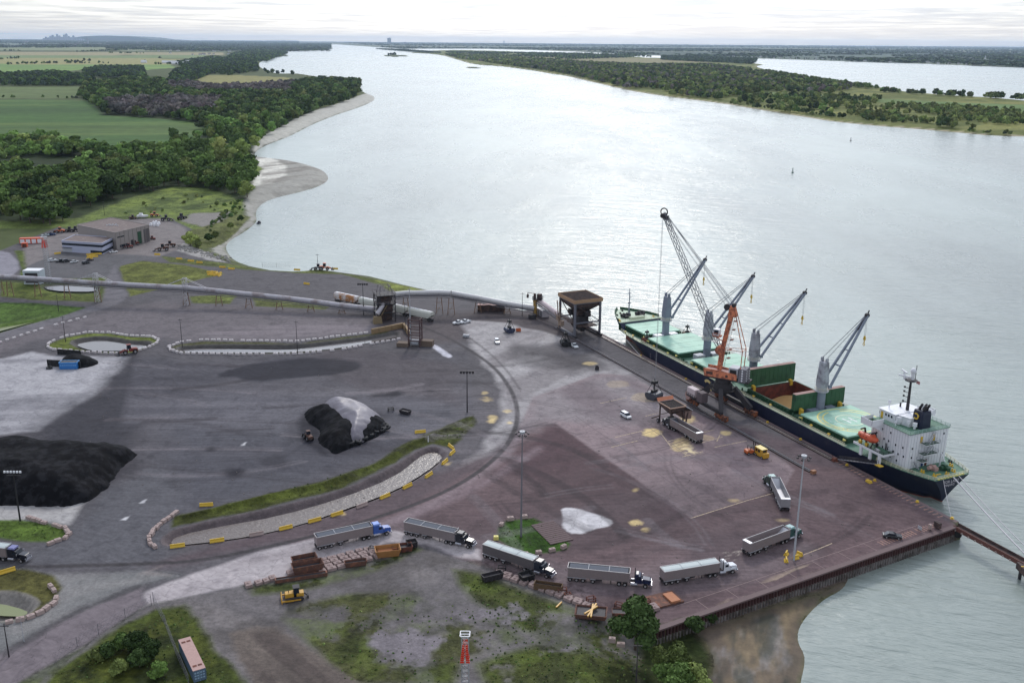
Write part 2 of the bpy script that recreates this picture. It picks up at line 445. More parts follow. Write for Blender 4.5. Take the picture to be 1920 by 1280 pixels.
GREY = (96, 92, 95)
for g in (GA, GB):
    g.c[:] = alb((88, 94, 62)); g.k[:] = CLS.index('grass')
def both(fn, *a, **k):
    for g in (GA, GB): getattr(g, fn)(*a, **k)
# --- far field base: patchwork
both('paint', far_poly, (92, 106, 92), 200, 0, cls='farmland')
GB.patches(far_poly, (150, 146, 110), 2600, .56, alpha=.6, seed=4, rot=(.2, 6))
GB.patches(far_poly, (62, 80, 60), 1800, .50, alpha=.9, seed=9, rot=(.1, 5))
both('paint', isl_poly, (112, 116, 66), 20, 0, cls='grass')
for g in (GA, GB):
    g.patches(isl_poly, (92, 100, 52), 60, .5, alpha=.8, seed=2); g.patches(isl_poly, (140, 138, 84), 90, .6, alpha=.7, seed=5)
def pxpaint(pts, col, soft=2.0, wob=0, ws=8, cls=None, z=0.0, alpha=1.0, sm=0, streak=None):
    P = PX(pts, z)
    if sm: P = smooth_poly(P, sm)
    both('paint', P, col, soft, wob, ws, cls, alpha, streak)
# island fields
pxpaint([(1310, 165), (1500, 176), (1925, 200), (1925, 212), (1700, 196), (1560, 186), (1400, 178)], (104, 120, 72), 10, 6, 40, 'farmland', -1.5)
pxpaint([(850, 104), (1000, 103), (1150, 108), (1330, 113), (1330, 118), (1180, 118), (1000, 112), (900, 111)], (134, 128, 96), 30, 6, 80, 'farmland', -1.5)
pxpaint([(1080, 116), (1250, 119), (1400, 126), (1400, 130), (1250, 127), (1090, 120)], (122, 140, 88), 20, 6, 80, 'farmland', -1.5)
pxpaint([(1700, 190), (1925, 197), (1925, 207), (1800, 203)], (104, 124, 76), 10, 6, 40, 'farmland', -1.5)
# --- left bank: base of the woods, then the fields
pxpaint([(0, 60), (560, 84), (620, 95), (500, 120), (690, 190), (480, 300), (480, 420), (300, 480), (-300, 520), (-900, 300), (-900, 80)], (84, 92, 60), 30, 0, cls='farmland')
FIELDS = [
    ([(-400, 96), (420, 99), (420, 104), (-400, 103)], (150, 142, 112)), ([(-400, 103), (380, 104), (430, 108), (300, 110), (-400, 109)], (118, 132, 92)),
    ([(-400, 109), (300, 110), (440, 114), (300, 122), (-400, 119)], (146, 142, 100)), ([(-400, 86), (300, 88), (500, 92), (480, 96), (-400, 93)], (128, 134, 104)),
    ([(-400, 80), (300, 81), (470, 85), (300, 87), (-400, 84)], (112, 122, 104)), ([(-300, 76), (100, 77), (300, 80), (-300, 79)], (134, 136, 114)),
    ([(-400, 119), (320, 122), (330, 127), (230, 135), (150, 131), (0, 150), (-400, 150)], (112, 136, 82)),
    ([(-400, 163), (150, 163), (155, 172), (140, 184), (-400, 187)], (104, 116, 76)),
    ([(318, 142), (440, 141), (548, 146), (520, 156), (440, 164), (400, 168), (330, 158)], (136, 132, 88)),
    ([(-700, 188), (60, 187), (170, 189), (200, 202), (190, 216), (290, 222), (362, 229), (398, 252), (345, 262), (318, 290), (180, 278), (60, 262), (-700, 268)], (80, 106, 60)),
]
for P, c in FIELDS: pxpaint(P, c, 8, 5, 60, 'farmland', 0.0)
both('patches', PX(FIELDS[9][0]), (120, 134, 80), 90, .62, .12, .75, 3, None, (0.15, 7))  # lighter streaks: sunlit patches painted into the field colour
both('patches', PX(FIELDS[9][0]), (62, 80, 50), 130, .5, .2, .6, 8, None, (0.15, 5))
both('patches', PX(FIELDS[6][0]), (150, 168, 96), 160, .57, .12, .6, 4, None, (0.1, 6))
both('patches', PX(FIELDS[7][0]), (78, 92, 58), 90, .52, .12, .6, 4, None, (0.1, 6))
# woodland floor
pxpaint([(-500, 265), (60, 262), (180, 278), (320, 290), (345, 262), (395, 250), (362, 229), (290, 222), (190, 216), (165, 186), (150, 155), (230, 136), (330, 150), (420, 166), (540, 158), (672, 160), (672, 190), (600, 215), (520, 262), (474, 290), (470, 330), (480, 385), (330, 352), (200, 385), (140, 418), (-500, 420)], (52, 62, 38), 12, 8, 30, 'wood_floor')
# meadow strips by the wood
pxpaint([(140, 418), (200, 385), (330, 348), (400, 356), (462, 378), (455, 400), (440, 420), (400, 440), (340, 430), (300, 405), (240, 412), (120, 432), (-300, 420), (-300, 405)], (104, 116, 66), 5, 4, 15, 'grass', sm=1)
both('patches', PX([(200, 385), (330, 348), (462, 378), (440, 415), (300, 405), (130, 430)]), (128, 140, 72), 18, .55, .1, .8, 1)
both('patches', PX([(200, 385), (330, 348), (462, 378), (440, 415), (300, 405), (130, 430)]), (66, 78, 46), 14, .56, .08, .8, 12)
pxpaint([(560, 232), (640, 200), (676, 176), (672, 170), (600, 200), (520, 250), (500, 262)], (110, 116, 70), 8, 5, 20, 'grass')
# beaches
pxpaint([(474, 290), (487, 278), (510, 268), (545, 255), (580, 236), (620, 219), (660, 206), (690, 195), (706, 187), (700, 176), (682, 180), (640, 196), (590, 212), (545, 232), (515, 250), (480, 268)], (166, 163, 152), 5, 3, 20, 'beach', WZ)
pxpaint([(474, 290), (520, 300), (585, 311), (622, 326), (618, 342), (560, 362), (510, 374), (484, 390), (480, 420), (440, 448), (420, 468), (440, 494), (400, 480), (390, 466), (430, 440), (462, 420), (458, 390), (480, 360), (490, 330), (472, 310)], (146, 143, 134), 5, 3, 12, 'beach', WZ)
pxpaint([(482, 304), (510, 300), (536, 318), (534, 335), (505, 350), (474, 356), (474, 346), (492, 326)], (206, 202, 190), 4, 3, 12, 'beach', -3)
pxpaint([(470, 312), (488, 316), (492, 322), (474, 334), (462, 330)], (112, 128, 62), 3, 3, 8, 'grass', -2)
both('patches', PX([(490, 300), (622, 322), (618, 345), (520, 372), (485, 365)], WZ), (112, 104, 94), 16, .5, .1, .7, 6, None, (0.9, 4))
# island shore and its far side
for P in (isl_near,):
    both('line', PX(P, WZ), 10, (176, 162, 140), 5, .8, 'beach')
both('line', PX(isl_far[1:12], WZ), 16, (150, 140, 118), 8, .6)
# --- the port: everything level, dark with coal dust
PORT = [(-400, 560), (0, 470), (110, 425), (160, 440), (290, 410), (330, 415), (380, 440), (360, 462), (440, 494), (520, 503), (605, 500), (760, 530), (880, 550), (1000, 565), (1110, 600)]
port_out = PX(PORT) + [tuple(QC[:2]), tuple(WC[:2]), tuple(EW1[:2])] + PX([(1200, 1200), (1100, 1100), (900, 1050), (560, 1090), (280, 1130), (0, 1290), (-400, 1400)])
both('paint', smooth_poly(port_out, 0), GREY, 1.5, 0, cls='asphalt_yard')
A = PX([(-400, 560), (0, 600), (1110, 600), (1790, 980), (1215, 1185), (0, 1290), (-400, 1300)])
both('patches', A, (82, 79, 84), 60, .5, .15, .5, 21, None, (0.1, 4))
both('patches', A, (112, 106, 110), 45, .56, .15, .5, 25, None, (0.05, 7))
# upper yard, purple-grey
pxpaint([(330, 640), (150, 622), (60, 640), (0, 660), (-100, 690), (-100, 620), (120, 600), (300, 565), (480, 575), (640, 590), (700, 600), (690, 622), (560, 640)], (112, 105, 108), 10, 8, 30)
pxpaint([(380, 622), (560, 600), (690, 608), (690, 620), (560, 636), (400, 636)], (132, 122, 126), 8, 6, 25, alpha=.8, streak=(0.03, 3, .5))
# left light concrete (two pieces, cut by the dark lane)
pxpaint([(-300, 700), (0, 672), (60, 658), (95, 668), (180, 668), (246, 668), (232, 690), (180, 735), (120, 775), (70, 808), (0, 815), (-300, 850)], (164, 161, 164), 3, 2, 12, 'concrete_pavement')
pxpaint([(-300, 960), (0, 940), (90, 948), (185, 912), (160, 945), (133, 986), (60, 975), (0, 978), (-300, 985)], (166, 162, 160), 2, 1, 8, 'concrete_pavement')
both('patches', PX([(-300, 700), (0, 672), (246, 668), (180, 735), (70, 808), (-300, 850)]), (112, 110, 116), 14, .54, .1, .6, 31, None, (0.12, 9))
# dark lane and coal smears
pxpaint([(180, 735), (246, 668), (420, 690), (420, 720), (300, 780), (262, 830), (240, 880), (190, 915), (90, 945), (60, 800), (110, 780)], (62, 61, 68), 10, 6, 20, alpha=.85)
pxpaint([(402, 708), (430, 690), (500, 676), (600, 670), (672, 676), (678, 688), (640, 700), (540, 710), (470, 716), (440, 706)], (58, 58, 68), 3, 3, 15, sm=1)
pxpaint([(300, 760), (420, 730), (560, 735), (720, 745), (860, 760), (870, 785), (760, 828), (640, 880), (480, 930), (340, 950), (290, 860)], (86, 86, 94), 14, 8, 30, alpha=.7)
pxpaint([(560, 770), (640, 745), (740, 770), (760, 800), (680, 850), (600, 850), (550, 810)], (66, 65, 72), 8, 5, 20, alpha=.8, sm=1)
pxpaint([(690, 742), (745, 733), (762, 740), (720, 748)], (56, 50, 52), 3, 3, 10, alpha=.9)
for x, y, rx, ry in ((806, 733, 14, 3), (395, 842, 12, 5), (438, 886, 20, 8), (283, 856, 8, 4), (805, 742, 8, 2), (600, 805, 70, 22), (515, 865, 30, 12)):
    pxpaint([(x + rx * math.cos(a), y + ry * math.sin(a)) for a in np.linspace(0, 6.28, 12, endpoint=False)], (60, 58, 64), 3, 2, 8, alpha=.75)
both('patches', PX([(250, 660), (560, 665), (880, 640), (900, 780), (700, 870), (300, 1000), (180, 960)]), (122, 118, 124), 26, .6, .12, .55, 44, None, (0.0, 12))
both('patches', PX([(250, 660), (560, 665), (880, 640), (900, 780), (700, 870), (300, 1000), (180, 960)]), (74, 72, 80), 20, .6, .12, .6, 47, None, (0.05, 12))
# lane from bottom of the yard to the left road
pxpaint([(140, 990), (200, 915), (290, 880), (330, 965), (280, 1010), (300, 1050), (130, 1060), (0, 1060), (0, 1030), (110, 1018)], (98, 97, 102), 8, 6, 20, alpha=.8)
# berth apron, crane track strip, light concrete fan
pxpaint([(700, 600), (1060, 570), (1110, 605), (1060, 650), (960, 625), (860, 640), (760, 650)], (92, 84, 86), 8, 5, 20)
light = [(866, 600), (955, 605), (1052, 632), (1120, 668), (1185, 704), (1250, 745), (1290, 768), (1270, 800), (1170, 752), (1060, 782), (975, 792), (930, 850), (885, 890), (800, 935), (700, 972), (600, 1000), (560, 1010), (600, 988), (700, 962), (800, 915), (862, 874), (905, 835), (938, 790), (942, 745), (925, 700), (890, 655)]
pxpaint(light, (160, 155, 155), 3, 3, 14, 'concrete_pavement')
both('patches', PX(light), (118, 110, 112), 12, .53, .1, .6, 51, None, (1.0, 5))
pxpaint([(1050, 640), (1130, 660), (1160, 690), (1060, 690), (960, 650)], (86, 82, 86), 8, 7, 14, alpha=.7)
pad = [(1040, 792), (975, 800), (1000, 745), (1120, 700), (1185, 704), (1260, 748), (1340, 792), (1445, 846), (1490, 880), (1470, 915), (1440, 922), (1295, 971), (1200, 902), (1120, 848)]
both('paint', PX(port_out and [(930, 850), (1000, 790), (1170, 740), (1500, 830), (1590, 880), (1790, 985), (1215, 1188), (1050, 1100), (900, 1040), (760, 1000), (560, 1010), (300, 1058), (265, 1110), (560, 1090), (700, 1030), (840, 1060), (1000, 1110), (1200, 1190)][:12] + []), (100, 86, 90), 6, 3, 20)
pxpaint([(560, 1012), (760, 950), (870, 890), (950, 840), (1000, 800), (1060, 800), (1600, 880), (1792, 985), (1215, 1188), (1060, 1110), (900, 1060), (800, 1010), (700, 1010)], (112, 92, 94), 4, 3, 20)
pxpaint([(930, 882), (1040, 792), (1120, 848), (1200, 902), (1295, 971), (1220, 980), (1100, 935), (1000, 900)], (92, 71, 76), 5, 2.5, 10)
pxpaint([(1295, 971), (1200, 902), (1120, 848), (960, 900), (1000, 960), (1120, 1010), (1300, 1040), (1400, 1000)], (98, 80, 82), 14, 8, 20, alpha=.7)
pxpaint(pad, (142, 124, 126), 1.2, .4, 8, 'concrete_pavement')
pxpaint([(975, 800), (1000, 745), (1120, 700), (1185, 704), (1300, 775), (1240, 800), (1120, 790)], (140, 132, 134), 10, 8, 16, alpha=.8)
both('patches', PX(pad), (108, 92, 98), 15, .55, .12, .6, 55, None, (2.0, 5))
both('patches', PX([(930, 850), (1500, 830), (1790, 985), (1215, 1188), (800, 1010), (560, 1012)]), (132, 118, 120), 16, .60, .12, .45, 58, None, (.55, 9))
both('patches', PX([(930, 850), (1500, 830), (1790, 985), (1215, 1188), (800, 1010), (560, 1012)]), (82, 70, 74), 22, .60, .12, .5, 59, None, (.45, 6))
for P_, c_ in (([(960, 640), (1010, 655), (1050, 660), (1100, 665), (1140, 690), (1080, 700), (1000, 690), (940, 670)], (74, 70, 74)), ([(1340, 792), (1420, 830), (1470, 860), (1440, 850), (1370, 815)], (92, 84, 86)),
               ([(1010, 905), (1080, 915), (1060, 945), (1000, 930)], (70, 58, 62)), ([(870, 925), (885, 920), (890, 930), (878, 933)], (70, 62, 64)), ([(1300, 1010), (1420, 985), (1500, 1000), (1400, 1040), (1290, 1050)], (92, 80, 84)), ([(600, 640), (740, 660), (860, 680), (860, 760), (740, 740), (600, 700)], (88, 80, 84))):
    pxpaint(P_, c_, 8, 7, 12, alpha=.6)
PORT_IN = PX([(140, 660), (330, 670), (560, 668), (760, 650), (860, 640), (1060, 650), (1120, 668), (1560, 900), (1740, 980), (1230, 1160), (900, 1030), (700, 1000), (560, 1000), (300, 960), (180, 960)])
def dock_ok(P_): return bool(inside(np.array([q[0] for q in P_]), np.array([q[1] for q in P_]), PORT_IN).all())
# worn lanes sweeping round the curve
sweep = smooth_poly(PX([(560, 1020), (720, 985), (860, 920), (950, 850), (985, 800)]), 2, False)
both('line', sweep, 3.2, (150, 134, 138), 3, .5)
both('line', smooth_poly(PX([(640, 1010), (800, 960), (920, 900), (1010, 840)]), 2, False), 3, (140, 122, 127), 3, .5)
both('line', smooth_poly(PX([(700, 1000), (820, 1000), (900, 1032), (1060, 1082), (1210, 1100), (1380, 1080), (1500, 1030)]), 2, False), 9, (122, 110, 113), 5, .55)
both('line', smooth_poly(PX([(790, 612), (830, 628), (880, 655), (930, 690), (962, 735), (972, 775), (965, 810), (940, 850), (880, 898), (800, 938), (700, 972), (600, 1002), (480, 1030), (380, 1050), (300, 1056), (0, 1064)]), 2, False), 1.6, (74, 70, 72), .6, .9)
both('line', smooth_poly(PX([(860, 620), (905, 650), (948, 690), (975, 730)]), 2, False), 1.0, (84, 80, 82), .8, .6)
# cracked light concrete of the truck road
road = [(265, 1112), (330, 1085), (480, 1036), (585, 1010), (680, 996), (740, 995), (800, 1004), (850, 1012), (900, 1030), (905, 1050), (860, 1045), (800, 1020), (740, 1016), (650, 1035), (560, 1082), (440, 1100), (275, 1133)]
pxpaint(road, (172, 163, 164), 1.5, .6, 6, 'concrete_pavement')
both('patches', PX(road), (136, 126, 128), 9, .55, .12, .6, 61, None, (.4, 6))
pxpaint([(-300, 1420), (0, 1225), (140, 1150), (270, 1098), (265, 1112), (275, 1133), (180, 1195), (0, 1300), (-300, 1500)], (122, 112, 116), 1.5, .6, 10, 'road')
pxpaint([(0, 1068), (110, 1078), (270, 1066), (330, 1080), (270, 1098), (150, 1140), (0, 1222), (-200, 1300), (-200, 1060)], (112, 112, 112), 4, 3, 15, 'gravel_ground')
both('patches', PX([(0, 1068), (330, 1070), (270, 1098), (0, 1222)]), (136, 132, 130), 10, .54, .1, .6, 63, None, (.5, 5))
pxpaint([(0, 1222), (150, 1140), (270, 1090), (272, 1100), (140, 1152), (0, 1240)], (80, 78, 80), 1.5, 1, 5, alpha=.7)
pxpaint([(280, 1072), (320, 1078), (262, 1075), (300, 1062)], (136, 126, 122), 2, 1, 5)
# rough lot in front
LOT = [(275, 1134), (440, 1101), (560, 1084), (650, 1037), (740, 1018), (800, 1024), (860, 1048), (900, 1062), (980, 1090), (1090, 1135), (1180, 1150), (1215, 1186), (1200, 1210), (1240, 1340), (-200, 1500), (60, 1290), (180, 1196)]
pxpaint(LOT, (104, 98, 99), 1.5, 1, 6, 'dirt_ground')
LP = PX(LOT)
both('patches', LP, (126, 118, 116), 14, .55, .1, .7, 71, None, (2.4, 3)); both('patches', LP, (74, 68, 66), 9, .58, .08, .6, 72)
def grassy(pts, thr=.42, sc=12, seed=1, base=(76, 82, 44), hi=(92, 104, 50), lo=(52, 56, 36)):
    P = PX(pts); both('patches', P, base, sc, thr, .07, .95, seed, 'grass'); both('patches', P, hi, sc * .7, max(.5, thr + .08), .1, .6, seed + 1); both('patches', P, lo, sc * .5, max(.55, thr + .1), .1, .6, seed + 2)
grassy([(840, 1062), (900, 1068), (960, 1090), (1090, 1140), (1170, 1165), (1200, 1200), (1230, 1300), (900, 1300), (880, 1240), (1000, 1200), (880, 1130), (850, 1095)], .40, 10, 80)
grassy([(540, 1130), (640, 1110), (800, 1100), (900, 1130), (1000, 1200), (880, 1240), (860, 1290), (640, 1290), (560, 1200), (520, 1160)], .50, 11, 90, (80, 82, 52))
grassy([(445, 1095), (560, 1085), (650, 1062), (780, 1018), (800, 1030), (720, 1070), (560, 1115), (470, 1120)], .42, 6, 95, (78, 82, 48))
pxpaint([(60, 1300), (100, 1252), (180, 1203), (290, 1140), (345, 1132), (372, 1160), (384, 1185), (430, 1245), (470, 1300), (0, 1400)], (74, 82, 42), 2, 2, 8, 'grass')
both('patches', PX([(60, 1300), (180, 1203), (345, 1132), (470, 1300)]), (100, 104, 50), 7, .53, .1, .8, 101); both('patches', PX([(60, 1300), (180, 1203), (345, 1132), (470, 1300)]), (44, 52, 30), 6, .56, .1, .8, 102)
pxpaint([(425, 1185), (520, 1172), (700, 1300), (480, 1300)], (104, 92, 84), 2, 1.5, 5, 'dirt_ground')
both('patches', PX([(425, 1185), (520, 1172), (700, 1300), (480, 1300)]), (76, 64, 60), 3, .5, .12, .8, 105, None, (2.35, 9))
for P in ([(870, 1150), (960, 1136), (985, 1150), (940, 1165), (860, 1168)], [(1050, 1210), (1090, 1208), (1100, 1220), (1060, 1228)], [(700, 1195), (760, 1180), (820, 1200), (800, 1240), (700, 1235)]):
    pxpaint(P, (122, 114, 120), 1.5, 4.5, 4, 'dirt_ground', alpha=.8)
# mud flat below the end wall
both('paint', mud_poly, (106, 94, 82), 3, 2, 8, 'beach')
for a in (((140, 124, 98), 9, .54, 111), ((66, 60, 58), 7, .53, 113), ((140, 134, 132), 5, .60, 117), ((60, 66, 56), 4, .62, 118)): both('patches', mud_poly, a[0], a[1], a[2], .1, .7, a[3], None, (1.3, 3))
pxpaint([(1200, 1195), (1300, 1175), (1330, 1200), (1310, 1300), (1180, 1320)], (60, 68, 40), 4, 3, 8, 'grass', -2)
# --- greens and ponds of the port
def green(pts, c=(78, 90, 46), z=0.0, wob=1.0, soft=1.5, seed=3, hi=None):
    pxpaint(pts, c, soft, wob, 6, 'grass', z)
    both('patches', PX(pts, z), hi or tuple(min(255, int(v * 1.25)) for v in c), 8, .55, .12, .6, seed); both('patches', PX(pts, z), tuple(int(v * .75) for v in c), 6, .56, .12, .6, seed + 5)
green([(222, 500), (262, 489), (340, 496), (420, 513), (330, 535), (243, 556), (232, 525)], (98, 102, 56))
green([(-100, 566), (60, 568), (165, 577), (120, 594), (60, 606), (0, 622), (-100, 640)], (76, 96, 48))
green([(0, 524), (60, 520), (200, 520), (207, 552), (190, 566), (60, 562), (0, 556)], (90, 98, 52))
green([(355, 556), (447, 551), (432, 570), (362, 568)], (98, 104, 60)); green([(470, 556), (560, 564), (622, 573), (610, 580), (480, 574)], (96, 100, 62))
green([(300, 480), (420, 493), (520, 505), (600, 506), (700, 520), (800, 541), (792, 548), (720, 536), (640, 514), (560, 512), (440, 504), (320, 492)], (92, 98, 58))
green([(700, 522), (760, 530), (800, 542), (780, 550), (730, 545)], (112, 118, 66))
green([(28, 470), (48, 470), (60, 540), (30, 545), (40, 505)], (84, 94, 50))
green([(330, 440), (380, 425), (450, 400), (470, 400), (440, 430), (400, 460), (370, 468)], (96, 100, 62)); 
pxpaint([(360, 400), (430, 398), (420, 415), (380, 425), (340, 415)], (124, 118, 112), 4, 3, 8, 'gravel_ground')
pxpaint([(340, 455), (370, 466), (430, 492), (400, 490), (330, 470)], (150, 146, 142), 2, 2, 4, 'gravel_ground')
green([(120, 432), (200, 408), (260, 405), (160, 436)], (76, 86, 50))
pxpaint([(45, 455), (115, 438), (145, 425), (200, 415), (260, 410), (300, 410), (345, 425), (352, 440), (335, 468), (300, 480), (225, 495), (120, 500), (48, 500)], (128, 120, 118), 3, 1, 8, 'road')
pxpaint([(48, 500), (120, 470), (160, 478), (230, 476), (300, 482), (225, 498), (215, 520), (50, 524)], (100, 98, 100), 2, 1, 8, 'road')
pxpaint([(0, 470), (18, 474), (34, 490), (36, 505), (22, 518), (0, 520), (-100, 520), (-100, 470)], (138, 134, 142), 1.5, 0, 8, 'road')
pxpaint([(200, 520), (215, 498), (225, 520), (240, 555), (225, 570), (120, 600), (0, 640), (-100, 660), (-100, 640), (0, 622), (110, 594), (190, 568)], (112, 108, 112), 2, 1, 8, 'road')
# ponds: bank, bed height, later a sheet of water
PONDS = [
    # outline of bank, outline of water, bed z, water z, bank colour
    ([(297, 1018), (310, 1000), (345, 985), (480, 958), (640, 920), (740, 872), (785, 842), (812, 835), (836, 842), (842, 856), (805, 886), (745, 922), (665, 953), (560, 988), (470, 1008), (390, 1020), (320, 1026)],
     [(318, 1020), (330, 1004), (420, 985), (520, 968), (640, 934), (740, 894), (782, 860), (800, 847), (822, 848), (832, 858), (800, 884), (740, 920), (660, 950), (560, 985), (470, 1005), (400, 1015), (335, 1022)], (96, 84, 86)),
    ([(122, 640), (165, 630), (210, 630), (250, 638), (285, 638), (288, 648), (250, 658), (180, 661), (150, 655)],
     [(140, 646), (170, 640), (192, 637), (230, 644), (272, 646), (278, 652), (250, 657), (178, 658), (160, 654)], (84, 80, 78)),
    ([(325, 653), (345, 646), (470, 644), (560, 645), (640, 636), (700, 628), (752, 618), (750, 634), (700, 642), (640, 653), (560, 661), (450, 662), (345, 661)],
     [(338, 656), (370, 652), (455, 655), (545, 656), (575, 652), (640, 643), (697, 634), (748, 622), (749, 632), (700, 641), (640, 652), (560, 660), (450, 661), (350, 660)], (82, 78, 76)),
    ([(66, 532), (120, 527), (184, 529), (190, 545), (170, 552), (90, 549)], [(76, 536), (120, 532), (180, 534), (182, 545), (160, 547), (95, 545)], (76, 84, 52)),
    ([(-20, 610), (60, 598), (92, 589), (97, 596), (40, 612), (-20, 630)], [(-20, 616), (60, 600), (88, 593), (92, 596), (40, 610), (-20, 626)], (90, 110, 52)),
    ([(-60, 1108), (0, 1106), (40, 1108), (78, 1126), (72, 1140), (40, 1160), (0, 1166), (-60, 1170)], [(-60, 1128), (0, 1130), (52, 1144), (50, 1152), (30, 1156), (-60, 1148)], (128, 122, 116)),
]
green([(-60, 1062), (60, 1070), (105, 1082), (112, 1100), (95, 1125), (60, 1152), (20, 1163), (-60, 1166)], (84, 82, 50))
green([(88, 650), (100, 641), (125, 633), (165, 625), (205, 625), (240, 631), (285, 633), (296, 639), (294, 645), (280, 651), (250, 661), (200, 662), (130, 656), (95, 654)], (96, 104, 52))
green([(322, 650), (340, 645), (380, 640), (470, 641), (560, 644), (640, 633), (700, 626), (735, 618), (700, 640), (640, 654), (560, 662), (450, 663), (340, 661)], (84, 84, 56))
green([(932, 990), (950, 976), (1002, 969), (1025, 985), (1070, 1018), (1060, 1030), (1000, 1041), (960, 1031), (932, 1008)], (62, 88, 36)); 
green([(-60, 974), (40, 974), (90, 982), (122, 992), (128, 1002), (95, 1017), (0, 1008), (-60, 1004)], (84, 102, 48))
green([(325, 968), (400, 950), (500, 925), (600, 903), (700, 868), (760, 830), (830, 800), (868, 785), (888, 778), (891, 790), (862, 825), (845, 840), (812, 830), (785, 840), (740, 868), (640, 915), (480, 955), (345, 983), (320, 990)], (70, 74, 38), 0, 1.2, 1.5, 9, (96, 104, 52))
for P in ([(325, 968), (400, 951), (500, 926), (600, 904), (700, 869), (760, 832), (830, 802), (868, 786), (880, 790), (830, 815), (785, 836), (740, 862), (640, 908), (480, 948), (345, 975)],):
    both('height', PX(P), 1.7, 4.0)
POND_W = []
for bank, wat, bc in PONDS:
    Pb, Pw = smooth_poly(PX(bank), 1), smooth_poly(PX(wat, -1.15), 1)
    both('paint', Pb, bc, 1.0, .3, 4, 'pond_bank'); both('height', Pb, 0, 3.2, -1.9)
    POND_W.append(Pw)
pxpaint([(1052, 955), (1062, 950), (1095, 955), (1135, 968), (1150, 978), (1140, 986), (1112, 992), (1095, 1001), (1065, 1000), (1056, 985)], (192, 188, 190), .8, .8, 4, 'concrete_pavement', sm=1)
pxpaint([(806, 646), (818, 646), (846, 665), (848, 670), (838, 671), (815, 655)], (186, 184, 192), .8, .4, 4, sm=1)
for x, y, s_ in ((234, 972, 10), (270, 939, 6), (458, 832, 6)): pxpaint([(x - s_, y + 3), (x, y - 3), (x + s_, y - 5), (x + 2, y + 3)], (190, 188, 190), .6, .6, 2)
# spilled grain
for x, y, rx, ry, al in ((1221, 811, 17, 8, .9), (1275, 833, 20, 12, .55), (1360, 812, 9, 4, .7), (1290, 786, 14, 8, .6), (1190, 980, 13, 4, .7), (1208, 992, 6, 3, .6), (1190, 918, 7, 3, .6), (617, 963, 20, 4, .6), (638, 962, 10, 3, .6),
                          (925, 783, 9, 5, .7), (912, 748, 8, 5, .5), (922, 790, 6, 3, .7), (950, 771, 6, 3, .6), (955, 792, 6, 3, .6), (1105, 681, 14, 3, .5), (1160, 720, 22, 7, .16), (1210, 745, 26, 9, .2), (840, 870, 8, 3, .5), (1310, 820, 30, 5, .25), (1470, 975, 14, 3, .4), (1376, 938, 10, 2, .4), (908, 737, 5, 3, .5)):
    pxpaint([(x + rx * math.cos(a), y + ry * math.sin(a)) for a in np.linspace(0, 6.28, 14, endpoint=False)], (214, 192, 142), 1.2, 1.4, 3, alpha=al)
both('patches', PX([(1300, 1150), (1500, 1050), (1560, 1060), (1350, 1140), (1230, 1180)]), (176, 160, 140), 1.6, .60, .06, .8, 131, None, (.55, 5))
both('patches', PX([(1250, 830), (1290, 825), (1320, 850), (1290, 862)]), (220, 204, 166), 1.0, .50, .08, .8, 133)
both('patches', PX([(1230, 1070), (1480, 980), (1500, 1010), (1250, 1110)]), (176, 166, 154), 1.4, .70, .05, .8, 135, None, (.5, 4))
r9 = random.Random(5)
for k in range(120):
    if k < 60: x_, y_, a_ = r9.uniform(120, 880), r9.uniform(640, 900), r9.uniform(-.25, .3)
    else: x_, y_, a_ = r9.uniform(900, 1650), r9.uniform(680, 1080), r9.choice((r9.uniform(.2, .7), r9.uniform(-1.1, -.5), r9.uniform(1.8, 2.3)))
    p = G(x_, y_); Lk = r9.uniform(14, 60); cv_ = r9.uniform(-.02, .02); P_ = []
    for j in range(7): P_.append((p.x, p.y)); p = p + Vector((math.cos(a_), math.sin(a_), 0)) * (Lk / 6); a_ += cv_ * Lk / 6
    dk_ = r9.random() < .6; al_ = r9.uniform(.2, .5); cc = (58, 52, 56) if dk_ else (126, 118, 122)
    if not dock_ok(P_): continue
    GA.line(P_, r9.choice((.5, .8, 1.6, 2.6)), cc, .8, al_)
    GA.line([(a + 1.9 * -math.sin(a_), b + 1.9 * math.cos(a_)) for a, b in P_], r9.choice((.5, .7)), cc, .8, al_ * .8)
for P_ in ([(402, 709), (430, 692), (500, 678), (600, 671), (672, 677), (678, 688), (640, 700), (540, 709), (470, 715), (440, 704)], [(690, 743), (730, 736), (745, 731), (762, 739), (740, 745)], [(792, 734), (806, 730), (822, 733), (806, 736)], [(420, 888), (440, 879), (458, 882), (440, 893)], [(383, 843), (396, 837), (408, 841), (395, 847)], [(555, 800), (575, 765), (600, 770), (600, 830), (625, 860), (590, 850)]):
    both('paint', smooth_poly(PX(P_), 2), (46, 45, 54), 2.5, 1.6, 9, None, .8)
# fine grain over everything
for g in (GA, GB):
    m = np.isin(g.k, [CLS.index(n) for n in ('asphalt_yard', 'concrete_pavement', 'road')])
    f = .90 + .20 * fbm(g.x, g.y, 5.0, 4, 77); g.c *= f[:, None]

